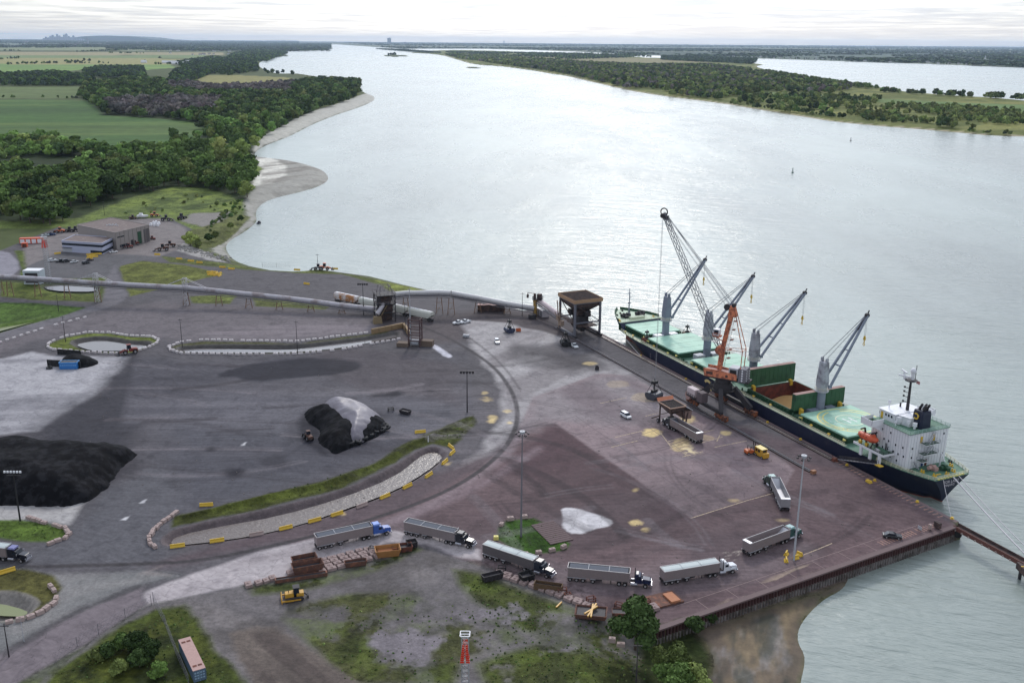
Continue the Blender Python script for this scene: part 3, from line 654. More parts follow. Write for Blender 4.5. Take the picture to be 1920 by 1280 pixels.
def ground_mat(name, rough, fine, bump, bscale, rvar=.12, spec=.045):
    m = bpy.data.materials.new(name); m.use_nodes = True; t = m.node_tree; b = t.nodes['Principled BSDF']
    at = t.nodes.new('ShaderNodeAttribute'); at.attribute_name = 'Col'
    tcn = t.nodes.new('ShaderNodeTexCoord'); P = tcn.outputs['Object']
    n1 = noise_(t, P, fine[0], 6, .65); n2 = noise_(t, mapa(t, P, .06, .07, 1), fine[0] * 1.1, 5, .65); n3 = noise_(t, mapa(t, P, 2.6, .3, 1), fine[0] * .9, 5, .65)
    sel = ramp_(t, noise_(t, P, .018, 2, .5), [(.42, 0.0), (.58, 1.0)])
    st = math_(t, 'ADD', math_(t, 'MULTIPLY', n2, math_(t, 'SUBTRACT', 1.0, sel)), math_(t, 'MULTIPLY', n3, sel))
    if name not in ('yard', 'concrete', 'road', 'farmland'): st = noise_(t, P, fine[0] * .28, 6, .7, .4)
    f = math_(t, 'ADD', math_(t, 'MULTIPLY', n1, .5), math_(t, 'MULTIPLY', st, .5))
    k = ramp_(t, f, [(.36, 1 - fine[1] * 1.3), (.5, 1.0), (.64, 1 + fine[1] * 1.3)])
    c = mix_(t, 1.0, at.outputs['Color'], k, 'MULTIPLY')
    if name in ('yard', 'concrete', 'road'):
        bl = ramp_(t, noise_(t, P, .16, 7, .68, .6), [(.50, 0.0), (.60, .55), (.72, .7)]); c = mix_(t, bl, c, mix_(t, 1.0, c, (.66, .66, .68), 'MULTIPLY'))
        wt = ramp_(t, noise_(t, mapv(t, P, loc=(40, 7, 0)), .22, 7, .7, .5), [(.60, 0.0), (.68, .5)]); c = mix_(t, wt, c, mix_(t, 1.0, c, (1.45, 1.42, 1.4), 'MULTIPLY'))
        if name != 'yard':
            vo = t.nodes.new('ShaderNodeTexVoronoi'); vo.feature = 'DISTANCE_TO_EDGE'; vo.inputs['Scale'].default_value = .16
            dv = t.nodes.new('ShaderNodeVectorMath'); dv.operation = 'MULTIPLY_ADD'; nz = t.nodes.new('ShaderNodeTexNoise'); nz.inputs['Scale'].default_value = .5; t.links.new(P, nz.inputs['Vector'])
            t.links.new(nz.outputs['Color'], dv.inputs[0]); dv.inputs[1].default_value = (3, 3, 0); t.links.new(P, dv.inputs[2]); t.links.new(dv.outputs[0], vo.inputs['Vector'])
            cr = ramp_(t, vo.outputs['Distance'], [(.0, .5), (.022, 0.0)]); c = mix_(t, cr, c, mix_(t, 1.0, c, (.5, .5, .5), 'MULTIPLY'))
    t.links.new(c, b.inputs['Base Color'])
    b.inputs['Specular IOR Level'].default_value = spec
    t.links.new(math_(t, 'ADD', math_(t, 'MULTIPLY', n1, rvar * 2), rough - rvar), b.inputs['Roughness'])
    bn = t.nodes.new('ShaderNodeBump'); bn.inputs['Strength'].default_value = bump; bn.inputs['Distance'].default_value = .3
    t.links.new(noise_(t, P, bscale, 5, .6), bn.inputs['Height']); t.links.new(bn.outputs[0], b.inputs['Normal'])
    return m
GM = {'asphalt_yard': ground_mat('yard', .72, (.9, .22), .12, 2), 'concrete_pavement': ground_mat('concrete', .7, (.8, .16), .1, 2), 'road': ground_mat('road', .7, (.8, .15), .1, 2),
      'grass': ground_mat('grass', .95, (.7, .5), .9, 1.6, .03, .1), 'dirt_ground': ground_mat('dirt', .85, (1.1, .3), .6, 1.2, .1, .3), 'beach': ground_mat('beach', .85, (.3, .25), .4, .8, .1, .3),
      'farmland': ground_mat('farmland', .95, (.05, .18), .3, .3, .03, .1), 'wood_floor': ground_mat('woodfloor', .95, (.3, .4), .8, .8, .03, .1), 'pond_bank': ground_mat('bank', .85, (.9, .3), .5, 1.5, .1, .3),
      'gravel_ground': ground_mat('gravel', .85, (1.3, .25), .5, 3, .1, .3)}
def emit_grid(g, suffix=''):
    nr, na = g.nr, g.na
    i = np.arange(nr * na).reshape(nr, na)
    q = np.stack([i[:-1, :-1], i[:-1, 1:], i[1:, 1:], i[1:, :-1]], -1).reshape(-1, 4)
    keep = g.on[q].all(1) & (g.z[q].max(1) > WZ - 1.2); q = q[keep]
    fk = g.k[q[:, 0]]
    for ci, name in enumerate(CLS):
        qq = q[fk == ci]
        if len(qq) == 0: continue
        u, inv = np.unique(qq.ravel(), return_inverse=True)
        me = bpy.data.meshes.new(name); me.vertices.add(len(u)); me.loops.add(qq.size); me.polygons.add(len(qq))
        me.vertices.foreach_set('co', np.stack([g.x[u], g.y[u], g.z[u]], 1).astype(np.float32).ravel())
        me.loops.foreach_set('vertex_index', inv.astype(np.int32).ravel())
        me.polygons.foreach_set('loop_start', np.arange(0, qq.size, 4, dtype=np.int32)); me.polygons.foreach_set('loop_total', np.full(len(qq), 4, np.int32))
        me.polygons.foreach_set('use_smooth', np.ones(len(qq), bool))
        me.update(calc_edges=True)
        ca = me.color_attributes.new('Col', 'FLOAT_COLOR', 'POINT')
        ca.data.foreach_set('color', np.concatenate([g.c[u], np.ones((len(u), 1))], 1).astype(np.float32).ravel())
        me.materials.append(GM[name]); o = bpy.data.objects.new(name, me); COL.objects.link(o); tag(o, kind='structure')
emit_grid(GA); emit_grid(GB)

# ------------------------------------------------------------------ water
def water_mat(name, col, rough, bump, scales, tint=.25, ripple=None):
    m = bpy.data.materials.new(name); m.use_nodes = True; t = m.node_tree; b = t.nodes['Principled BSDF']
    tcn = t.nodes.new('ShaderNodeTexCoord'); P = tcn.outputs['Object']
    big = noise_(t, mapv(t, P, (1, .35, 1), (0, 0, .35)), .006, 4, .55)
    mid = noise_(t, mapv(t, P, (1, .4, 1), (0, 0, .5)), .03, 4, .6)
    c = mix_(t, ramp_(t, big, [(.35, 0.0), (.65, 1.0)]), tuple(v * (1 - tint) for v in col), tuple(v * (1 + tint) for v in col))
    t.links.new(c, b.inputs['Base Color']); b.inputs['IOR'].default_value = 1.33; b.inputs['Specular IOR Level'].default_value = .5
    t.links.new(math_(t, 'ADD', math_(t, 'ADD', math_(t, 'MULTIPLY', mid, .16), math_(t, 'MULTIPLY', big, .3)), rough - .22), b.inputs['Roughness'])
    h = None
    for sc_, amp, st, rot in scales:
        n = math_(t, 'MULTIPLY', noise_(t, mapa(t, P, rot, st, 1), sc_, 3, .55, .15), amp)
        h = n if h is None else math_(t, 'ADD', h, n)
    h = math_(t, 'MULTIPLY', h, math_(t, 'ADD', .45, mid))
    bn = t.nodes.new('ShaderNodeBump'); bn.inputs['Strength'].default_value = 1.0; bn.inputs['Distance'].default_value = bump
    t.links.new(h, bn.inputs['Height']); t.links.new(bn.outputs[0], b.inputs['Normal'])
    return m
WM = water_mat('river_water', (.258, .296, .272), .26, 1.0, [(.10, .75, .3, -.30), (.36, .55, .22, -.38), (1.0, .16, .35, -.25)])
b_ = MB(); ring = 48; V = [(0, 0, 0)]; F = []
rs = [100, 400, 1600, 6400, 25000, 61000]
for r_ in rs:
    for i in range(ring): V.append((r_ * math.sin(2 * math.pi * i / ring), r_ * math.cos(2 * math.pi * i / ring), 0))
for i in range(ring): F.append((0, 1 + (i + 1) % ring, 1 + i))
for k in range(len(rs) - 1):
    for i in range(ring): F.append((1 + k * ring + i, 1 + k * ring + (i + 1) % ring, 1 + (k + 1) * ring + (i + 1) % ring, 1 + (k + 1) * ring + i))
b_.add(V, F); wo_ = b_.build('water', WM); wo_.location = (0, 0, WZ); tag(wo_, kind='structure')
PW = [water_mat('pond_brown', (.125, .098, .085), .24, .35, [(.8, .5, .6, .5), (1.8, .3, .7, 0)], .1), water_mat('pond_calm', (.14, .13, .13), .06, .02, [(1.5, .2, .8, 0)], .1),
      water_mat('pond_green', (.20, .22, .10), .3, .02, [(1.5, .2, .8, 0)], .1)]
for k, P in enumerate(POND_W):
    mb = MB(); c = np.mean(P, 0); n = len(P)
    from mathutils.geometry import tessellate_polygon
    Q = [(x + (x - c[0]) * .0, y + (y - c[1]) * .0, -1.15) for x, y in P]
    Q = [Vector(q) for q in Q]
    tri = tessellate_polygon([Q]); mb.add(Q, tri)
    tag(mb.build('pond_water', PW[0] if k == 0 else PW[2] if k in (4, 5) else PW[1]), kind='structure')
# ================================================================== SHIP AND BERTH
def K(r, g, b, k=.86): return tuple(v * k for v in srgb((r, g, b)))
M_ = lambda n, c, **k: mat(n, K(*c), **k)
m_navy = M_('navy_paint', (22, 30, 58), rough=.5, var=.3, vscale=.5, col2=K(50, 50, 66), cscale=.22, cthr=.62)
m_red = M_('antifouling_red', (150, 84, 70), rough=.8, var=.2, col2=K(110, 66, 58), cscale=.3, cthr=.55)
m_mint = M_('mint_paint', (162, 208, 184), rough=.6, var=.09, vscale=.3, col2=K(148, 190, 168), cscale=.16, cthr=.55)
m_mintdeck = M_('cream_deck', (190, 202, 176), rough=.7, var=.12, vscale=1)
m_gdeck = M_('green_deck', (88, 128, 106), rough=.7, var=.15, vscale=.8, col2=K(66, 96, 80), cscale=.5, cthr=.6)
m_dgreen = M_('dark_green', (36, 78, 52), rough=.7, var=.3, vscale=.6)
m_cover = M_('cover_green', (52, 96, 64), rough=.6, var=.15, vscale=.5, col2=K(40, 78, 52), cscale=.4, cthr=.58)
m_rust = M_('rust', (116, 68, 54), rough=.9, var=.35, vscale=1.2, col2=K(84, 56, 50), cscale=.8, cthr=.55)
m_pinkrust = M_('faded_rust', (186, 152, 144), rough=.85, var=.2)
m_dark = M_('dark_steel', (52, 48, 52), rough=.7, var=.3, vscale=1)
m_black = M_('black_rubber', (30, 30, 33), rough=.7, var=.2)
m_cgrey = M_('crane_grey', (136, 144, 160), rough=.5, var=.06, vscale=.5, col2=K(116, 122, 136), cscale=.25, cthr=.60)
m_lgrey = M_('light_grey', (182, 184, 190), rough=.6, var=.08)
m_grey = M_('mid_grey', (120, 118, 124), rough=.7, var=.15)
m_white = M_('white_paint', (242, 242, 246), rough=.5, var=.04, vscale=.6, col2=K(222, 223, 230), cscale=.5, cthr=.62)
m_cream = M_('cream_paint', (226, 222, 190), rough=.6, var=.06)
m_yel = M_('yellow_paint', (226, 186, 60), rough=.6, var=.12, vscale=2, col2=K(170, 130, 60), cscale=1.5, cthr=.62)
m_lyel = M_('pale_yellow', (236, 224, 130), rough=.6, var=.05)
m_orange = M_('orange_paint', (214, 92, 54), rough=.5, var=.1)
m_corange = M_('crane_orange', (226, 138, 100), rough=.7, var=.15, vscale=.6, col2=K(150, 88, 70), cscale=.7, cthr=.52)
m_grain = M_('grain', (206, 164, 108), rough=.95, var=.12, vscale=.5, bump=.5, bscale=1.0)
m_glass = M_('dark_glass', (34, 42, 54), rough=.12, var=.05)
m_rope = M_('mooring_rope', (226, 222, 224), rough=.9, var=.05)
m_wire = M_('steel_wire', (96, 98, 106), rough=.6, var=.1)
m_wirel = M_('pale_wire', (150, 152, 158), rough=.6, var=.1)
m_brown = M_('brown_steel', (92, 72, 66), rough=.85, var=.3, col2=K(66, 54, 54), cscale=.7, cthr=.5)
m_rock = M_('concrete_block', (182, 172, 168), rough=.9, var=.15, vscale=1.2, bump=.3)
m_tan = M_('tan_block', (176, 156, 150), rough=.9, var=.18, vscale=1.0, bump=.3)

def L(s, t, z): return Vector((s, -t, z))
def ray(x, y):
    a = G(x, y, 0); return (a - Vector((0, 0, CAM_H))).normalized()
def HT(P, y):
    """height above the point P whose picture row is y"""
    lo, hi = 0.0, 110.0
    for _ in range(40):
        z = (lo + hi) / 2; q = proj((P[0], P[1], z))
        if q[1] > y: lo = z
        else: hi = z
    return lo
def proj(P):
    x, y, z = P[0], P[1], P[2] - CAM_H
    f = y * math.cos(PITCH) - z * math.sin(PITCH); up = y * math.sin(PITCH) + z * math.cos(PITCH)
    u2 = FPX * x / f; v2 = -FPX * up / f
    return (960 + _c * u2 - _s * v2, 640 + _s * u2 + _c * v2)
def text_mesh(txt, size, m, name, parent, M, extrude=.03):
    cu = bpy.data.curves.new('t', 'FONT'); cu.body = txt; cu.size = size; cu.extrude = extrude; cu.align_x = 'CENTER'; cu.align_y = 'CENTER'
    to = bpy.data.objects.new('t', cu); COL.objects.link(to); dg = bpy.context.evaluated_depsgraph_get()
    me = bpy.data.meshes.new_from_object(to.evaluated_get(dg)); bpy.data.objects.remove(to)
    me.transform(M); me.materials.clear(); me.materials.append(m); me.name = name
    o = bpy.data.objects.new(name, me); COL.objects.link(o); o.parent = parent; return o

ship = empty('cargo_ship', QC, QROT, 'navy blue bulk carrier with mint green hatches and white deckhouse moored along the quay', 'ship')
CT = 13.0
def interp(tab, s):
    for (a, va), (b, vb) in zip(tab[:-1], tab[1:]):
        if a <= s <= b: return va + (vb - va) * (s - a) / (b - a)
    return tab[0][1] if s < tab[0][0] else tab[-1][1]
DKW = [(12.5, 6.4), (16, 7.9), (22, 9.7), (30, 11.3), (42, 12.3), (160, 12.3), (168, 12.0), (176, 11.0), (183, 9.0), (189, 6.2), (194, 3.0), (197, .4)]
WLW = [(12.5, .2), (16, .9), (22, 4.2), (30, 8.6), (40, 11.6), (50, 12.3), (148, 12.3), (158, 11.4), (166, 9.0), (173, 6.0), (180, 3.1), (186, 1.0), (189, .3), (197, .05)]
def hw(s, z):
    top = interp(DKW, s); wl = interp(WLW, s); f = max(0, min(1, (z - WZ) / (4.2 - WZ)))
    return wl + (top - wl) * (f ** 1.3)
def stem(z): return 189.5 + max(0, z + 1) * .82      # raked stem
SS = [12.5, 14, 16, 19, 22, 26, 30, 36, 42, 60, 80, 100, 120, 140, 150, 158, 164, 169, 174, 178, 182, 185, 188, 190.5, 193, 195, 197]
def hull(z0f, z1f, nz, name, m, smin=12.5):
    mb = MB(); rings = []
    for s in [q for q in SS if q >= smin]:
        z0, z1 = z0f(s), z1f(s); ring = []
        pts = [z0 + (z1 - z0) * k / nz for k in range(nz + 1)]
        def sx(z):
            e = stem(z); return min(s, 12.5 + (e - 12.5) * (s - 12.5) / (197 - 12.5)) if s > 150 else s
        for z in reversed(pts): ring.append(L(sx(z) - (0 if s > 16 else (4.2 - z) * -.28), CT + hw(s, z), z))
        for z in pts: ring.append(L(sx(z) - (0 if s > 16 else (4.2 - z) * -.28), CT - hw(s, z), z))
        rings.append(ring)
    mb.loft([r for r in rings], smooth=True, closed=False); mb.add(rings[0], [tuple(range(len(rings[0])))]); return mb.build(name, m, ship)
paintline = lambda s: -3.9 if s < 110 else -3.9 + (s - 110) / 80 * 3.4
dk = lambda s: 4.2
hull(lambda s: -7.0, paintline, 4, 'hull_bottom', m_red)
hull(lambda s: paintline(s) , dk, 6, 'hull', m_navy)
# forecastle: raised bulwarked bow
mb = MB(); rings = []
for s in [178, 180, 182, 185, 188, 190.5, 193, 195, 197]:
    ring = []
    for z in (4.15, 5.5, 7.3, 8.4): ring.append(L(min(s, 12.5 + (stem(z) - 12.5) * (s - 12.5) / 184.5) if s > 150 else s, CT - interp(DKW, s) - .12 * (z - 4.2) * min(1, (s - 174) / 10), z))
    ring += [L(p.x, 2 * CT + p.y, p.z) for p in reversed(ring)]
    rings.append(ring)
mb2 = MB(); mb2.loft([[r[0], r[1], r[2], r[5], r[6], r[7]] for r in rings]); mb2.build('forecastle', m_navy, ship)
mb2 = MB()
out = [(r[2].x, -r[2].y) for r in rings]; outf = out + [(x, 2 * CT - t) for x, t in reversed(out)]
mb2.prism([(x - .05, -t) for x, t in outf], 7.31, 7.36); mb2.build('forecastle_deck', M_('fc_deck', (196, 214, 188), rough=.7, var=.1), ship)
mb2 = MB(); rim = [(r[2], r[3]) for r in rings]
for (a, b), (c, d) in zip(rim[1:-1], rim[2:]):
    for sg in (0, 1):
        q = [a, b, d, c] if not sg else [Vector((p.x, -2 * CT - p.y, p.z)) for p in (a, b, d, c)]
        inn = [Vector((p.x - .15, p.y + (-.25 if not sg else .25), p.z)) for p in q]
        mb2.add(q + inn, [(0, 1, 2, 3), (4, 7, 6, 5), (1, 5, 6, 2)])
mb2.build('bulwark', m_dgreen, ship)
# main deck
out = [(s, interp(DKW, s)) for s in SS if s < 179] + [(179, interp(DKW, 179))]
mb = MB()
def inter(a, b): return [(a, interp(DKW, a))] + [(s, h) for s, h in out if a < s < b] + [(b, interp(DKW, b))]
for a, b in ((12.5, 69.6), (91.4, 179)):
    o_ = inter(a, b); mb.prism([(s, -(CT - h + .04)) for s, h in o_] + [(s, -(CT + h - .04)) for s, h in reversed(o_)], 4.16, 4.24)
for t0_, t1_ in ((.75, 2.9), (23.1, 25.25)): mb.bb(69.6, 91.4, -t1_, -t0_, 4.16, 4.24)
mb.build('main_deck', m_gdeck, ship)
mb = MB()
for a, b in ((42, 90), (90, 135), (135, 160), (160, 172), (172, 178)):
    for sg in (-1, 1):
        ya, yb = [(CT + sg * (interp(DKW, q) - .1)) for q in (a, b)]; yc, yd = [CT + sg * (interp(DKW, q) - 1.5) for q in (b, a)]
        mb.prism([(a, -ya), (b, -yb), (b, -yc), (a, -yd)], 4.245, 4.26)
mb.build('side_walkway', m_mintdeck, ship)
mb = MB()
for sg in (-1, 1):
    P = [L(s, CT + sg * (interp(DKW, s) - .15), 4.24) for s in (42, 60, 90, 120, 150, 164, 176)]; mb.rail(P, 1.05, .045, 2.4, 3)
mb.build('side_rail', m_cream, ship)
mb = MB()
P = [L(s, CT - (interp(DKW, s) - .15), 4.24) for s in (30, 22, 16, 12.8)] + [L(s, CT + (interp(DKW, s) - .15), 4.24) for s in (12.8, 16, 22, 30, 42)]
mb.rail(P, 1.05, .05, 1.6, 3); mb.build('stern_rail', m_cream, ship)
# hatches
def hatch(s0, s1, t0=2.7, t1=23.3, open_=False, name='hatch'):
    c = MB()
    if not open_:
        c.bb(s0 + .3, s1 - .3, -t1 + .3, -t0 - .3, 4.2, 6.05)
    else:
        for a, b, u, v in ((s0, s1, t0, t0 + .4), (s0, s1, t1 - .4, t1), (s0, s0 + .4, t0 + .4, t1 - .4), (s1 - .4, s1, t0 + .4, t1 - .4)): c.bb(a, b, -v, -u, 4.2, 6.3)
    n = int((s1 - s0) / 1.6)
    for i in range(n + 1):
        x = s0 + .5 + (s1 - s0 - 1) * i / n
        for t, w in ((t0 - .0, -1), (t1, 1)): c.prism([(x - .06, -(t + w * .55)), (x + .06, -(t + w * .55)), (x + .06, -t), (x - .06, -t)], 4.25, 5.9)
    for t, w in ((t0, -1), (t1, 1)): c.bb(s0, s1, -(t + w * .25) - .12, -(t + w * .25) + .12, 5.0, 5.15)
    o = c.build('hatch_coaming', m_dgreen, ship)
    return o
HATCHES = [(160.5, 177.3, 4), (134.0, 156.0, 4), (105.5, 125.5, 4), (43.0, 64.3, 4)]
for s0, s1, n in HATCHES:
    fwd_t = (4.6, 21.4) if s0 > 158 else (2.7, 23.3)
    hatch(s0, s1, *fwd_t); q = MB()
    cov = MB(); dl = (s1 - s0) / n
    for i in range(n): cov.bb(s0 + i * dl + .06, s0 + (i + 1) * dl - .06, -fwd_t[1], -fwd_t[0], 6.06, 6.62)
    co = cov.build('hatch_cover', m_mint, ship, bevel=.08)
    cov = MB()
    for i in range(1, n): cov.bb(s0 + i * dl - .05, s0 + i * dl + .05, -fwd_t[1] + .1, -fwd_t[0] - .1, 6.0, 6.57 if i % 2 else 6.66)
    cov.bb(s0 + .2, s1 - .2, -CT - .04, -CT + .04, 6.62, 6.65)
    cov.build('cover_seam', M_('seam', (186, 222, 200), rough=.6), co)
    for (a, b) in ((s0 + .5, fwd_t[0] + .5), (s1 - .5, fwd_t[0] + .8), (s0 + .5, fwd_t[1] - 1), (s1 - .5, fwd_t[1] - 1)):
        cl = MB(); cl.box(L(a, b - 1.1, 5.6), (.9, .6, .35), top=.7); cl.box(L(a + (.6 if a < s0 + 2 else -.6), b - .9, 5.0), (.3, .3, 1.5)); cl.build('cover_arm', m_lyel, ship)
# open hold with folded covers
hatch(69.5, 91.5, open_=True)
mb = MB()
for a, b, u, v in ((70, 91, 2.95, 3.1), (70, 91, 22.8, 22.95), (69.9, 70.05, 3.0, 23), (90.95, 91.1, 3.0, 23)): mb.bb(a, b, -v, -u, -3.2, 6.2)
mb.build('hold_lining', M_('hold_red', (120, 58, 46), rough=.85, var=.25, vscale=.5, col2=K(88, 46, 38), cscale=.5, cthr=.5), ship)
mb = MB(); n = 16; V = []; F = []
for i in range(n + 1):
    for j in range(n + 1):
        s = 70.1 + 20.8 * i / n; t = 3.1 + 19.7 * j / n
        V.append(L(s, t, .6 + 1.6 * math.exp(-((s - 88) ** 2 + (t - 19) ** 2) / 22) - .9 * math.exp(-((s - 80) ** 2 + (t - 10) ** 2) / 40) + .25 * math.sin(s * .7) * math.sin(t * .5)))
for i in range(n):
    for j in range(n): a = i * (n + 1) + j; F.append((a, a + 1, a + n + 2, a + n + 1))
mb.add(V, F, True); tag(mb.build('grain_cargo', m_grain), 'golden grain heaped in the open hold of the ship', 'grain')
bpy.data.objects['grain_cargo'].location = QC; bpy.data.objects['grain_cargo'].rotation_euler = (0, 0, QROT)
for s0, h in ((91.9, 6.3), (67.2, 5.4)):
    cov = MB()
    for k in range(2): cov.bb(s0 + k * .95, s0 + k * .95 + .8, -23.2, -2.8, 6.4, 6.4 + h)
    co = cov.build('folded_hatch_cover', m_cover, ship, bevel=.06)
    tp = MB()
    for k in range(2): tp.bb(s0 + k * .95 + .05, s0 + k * .95 + .75, -23.15, -2.85, 6.41 + h, 6.52 + h)
    tp.build('cover_edge', m_pinkrust, co)
    rb = MB()
    for k in range(12): rb.bb(s0 - .07, s0 - .005, -23 + k * 1.82, -22.9 + k * 1.82, 6.5, 6.3 + h)
    for k in range(12): rb.bb(s0 + 1.755, s0 + 1.82, -23 + k * 1.82, -22.9 + k * 1.82, 6.5, 6.3 + h)
    rb.build('cover_rib', m_cover, co)
    for t in (5, 21):
        cl = MB(); cl.prism([(s0 - 1.3, 5.2), (s0 - .1, 5.2), (s0 - .1, 7.2), (s0 - 1.3, 6.9)], -t - .5, -t + .5, 'y'); cl.build('cover_arm', m_yel, ship)
# helicopter marks on the aft cover
def ring_marks(r0, r1, z, m, name, par, arcs=((0, 360),), c=(53.5, 13.2)):
    mb = MB()
    for a0, a1 in arcs:
        n = max(4, int((a1 - a0) / 6)); V = []
        for i in range(n + 1):
            a = R(a0 + (a1 - a0) * i / n)
            for rr in (r0, r1): V.append(L(c[0] + rr * math.cos(a), c[1] + rr * math.sin(a), z))
        mb.add(V, [(2 * i, 2 * i + 1, 2 * i + 3, 2 * i + 2) for i in range(n)])
    return mb.build(name, m, par)
hel = empty('helideck_marking'); hel.parent = ship
ring_marks(9.5, 10.0, 6.632, m_lyel, 'marking_ring', hel); ring_marks(7.9, 8.35, 6.632, m_lyel, 'marking_ring', hel, ((20, 170), (190, 350))); ring_marks(4.1, 4.5, 6.632, M_('cream_mark', (228, 232, 200)), 'marking_ring', hel)
mb = MB(); mm = mb
for t in (-1, 1): mm.bb(53.5 - 2, 53.5 + 2, -13.2 + t * 1.2 - .25, -13.2 + t * 1.2 + .25, 6.622, 6.632)
mm.bb(53.3, 53.7, -14.2, -12.2, 6.622, 6.631)
for k in range(5): mm.bb(57.6 - k * 2.6, 59.0 - k * 2.6, -7.2 + .0, -7.0, 6.622, 6.632)
mm.build('letter_h', M_('mark_white', (240, 240, 240)), hel)
for k, chx in enumerate('WINCH ONLY'):
    if chx == ' ': continue
    a = R(-48 - k * 9.5); cx, cy = 53.5 + 9.0 * math.cos(a), 13.2 + 9.0 * math.sin(a)
    text_mesh(chx, 2.0, M_('mark_sand', (232, 214, 150)), 'letter', hel, Matrix.Translation(L(cx, cy, 6.64)) @ Matrix.Rotation(-a + R(-90), 4, 'Z'), .005)

# deck cranes
def deck_crane(s, tip_px, hook_px, house, worn):
    cr = MB(); cr.cyl(L(s, CT, 4.2), L(s, CT, 12.0), 1.45, n=20); o = cr.build('deck_crane', m_cgrey, ship)
    b = MB(); b.cyl(L(s, CT, 12.0), L(s, CT, 12.35), 2.3, n=20); b.cyl(L(s, CT, 12.35), L(s, CT, 13.6), 1.7, 1.7, 20); b.build('slewing_platform', m_lgrey, o)
    rl = MB()
    rl.rail([L(s + 2.2 * math.cos(a), CT + 2.2 * math.sin(a), 12.35) for a in np.linspace(0, 2 * math.pi, 13)], .9, .03, 2, 2); rl.build('platform_rail', m_cream, o)
    tw = MB(); rings = []
    for z, a_, b_ in ((13.6, 1.7, 1.7), (15.5, 1.75, 1.75), (22.0, 1.55, 1.1)):
        rings.append([L(s + a_ * math.copysign(abs(math.cos(q)) ** .6, math.cos(q)), CT + b_ * math.copysign(abs(math.sin(q)) ** .6, math.sin(q)), z) for q in np.linspace(0, 2 * math.pi, 16, endpoint=False)])
    tw.loft(rings, smooth=True)
    for d in (-1, 1): tw.box(L(s + d * 1.1, CT, 22.5), (.55, .9, 1.1)); tw.cyl(L(s + d * 1.1 - .2, CT, 22.9), L(s + d * 1.1 + .2, CT, 22.9), .55, n=12)
    tw.build('crane_tower', worn, o)
    # jib luffs out over the water side: its tip lies in the upright plane through the pivot
    pv = ST(s, CT + 1.9, 14.2); rd = ray(*tip_px); O = Vector((0, 0, CAM_H))
    k = (pv - O).dot(E1) / rd.dot(E1); tip = O + rd * k
    tl = L((tip - QC).dot(E1), (tip - QC).dot(E2), tip.z); jb = MB()
    for d in (-1, 1):
        jb.beam(L(s + d * 2.0, CT + 1.7, 14.0), tl + Vector((d * .3, 0, 0)), .55, .75)
        jb.box(L(s + d * 1.95, CT + 1.6, 13.8), (.5, 1.2, 1.2))
    mid = (L(s, CT + 1.7, 14.0) + tl) / 2
    jb.beam(mid + Vector((-1.1, 0, 0)), mid + Vector((1.1, 0, 0)), .3); q4 = L(s, CT + 1.7, 14.0).lerp(tl, .28); jb.beam(q4 + Vector((-1.5, 0, 0)), q4 + Vector((1.5, 0, 0)), .4)
    jo = jb.build('jib', m_cgrey, o)
    hd = MB(); d = (tl - L(s, CT + 1.7, 14)).normalized(); hd.beam(tl - d * 5.5, tl, 1.0, .5); hd.cyl(tl + Vector((-.5, 0, 0)), tl + Vector((.5, 0, 0)), .7, n=12); hd.beam(tl, tl + d * 1.2 + Vector((0, 0, .6)), .3)
    hd.build('jib_head', m_dark, o)
    wr = MB()
    for d in (-1.1, -.8, .8, 1.1): wr.cyl(L(s + d, CT, 23.2), tl + Vector((d * .3, 0, .3)), .06, n=4)
    zt = HT((tip.x, tip.y, 0), hook_px); hk = Vector((tl.x, tl.y, zt))
    for d in (-.25, .25): wr.cyl(tl + Vector((d, 0, 0)), hk + Vector((d, 0, .8)), .05, n=4)
    wr.build('crane_wire', m_wire, o)
    h = MB(); h.box(hk + Vector((0, 0, .3)), (1.0, .4, 1.3), top=.6); h.beam(hk, hk - Vector((0, 0, 1.6)), .25); h.torus(hk - Vector((0, 0, 1.9)), .4, .12, 10, 6, 'y'); h.build('hook_block', m_yel, o)
    hb = MB(); 
    for d in (-1, 1): hb.box(L(s, CT + d * 3.4, 5.3), (3.2, 3.6, 2.2))
    hb.build('crane_house', house, ship, bevel=.1)
    return o
m_worn = M_('crane_worn', (176, 180, 188), rough=.55, var=.1, col2=K(130, 130, 138), cscale=.3, cthr=.54)
deck_crane(159, (1322, 487), 524, m_white, m_cgrey); deck_crane(130.2, (1412, 518), 557, m_lgrey, m_worn)
deck_crane(102.2, (1509, 549), 597, m_lgrey, m_worn); deck_crane(67, (1626, 591), 635, m_cgrey, m_worn)
# between-hatch deck gear
for s in (158.5, 132, 128.5, 104, 100.5, 66.0, 92.5):
    for t in (2.2, 23.2):
        g_ = MB(); g_.box(L(s, t, 4.7), (1.2, .8, .9)); g_.cyl(L(s - .8, t + .2, 4.9), L(s + .8, t + .2, 4.9), .35, n=8); g_.cyl(L(s + 1.2, t, 4.2), L(s + 1.2, t, 5.6), .3, n=8); g_.ball(L(s + 1.2, t, 5.6), .34, 8, 5); g_.build('deck_fitting', m_dgreen, ship)
for s in (50, 58, 78, 87, 110, 121, 140, 150, 166, 172):
    v = MB(); v.cyl(L(s, 1.9, 4.2), L(s, 1.9, 5.0), .22, n=8); v.box(L(s, 1.9, 5.1), (.9, .6, .35)); v.build('deck_vent', m_yel if s % 4 else m_lyel, ship)
pipe = MB()
for k in range(3): pipe.tube([L(43, 2.0 + .0 * k, 4.5 + .22 * k), L(158, 2.0, 4.5 + .22 * k)], .09, 6)
pipe.build('deck_pipe', m_dgreen, ship)
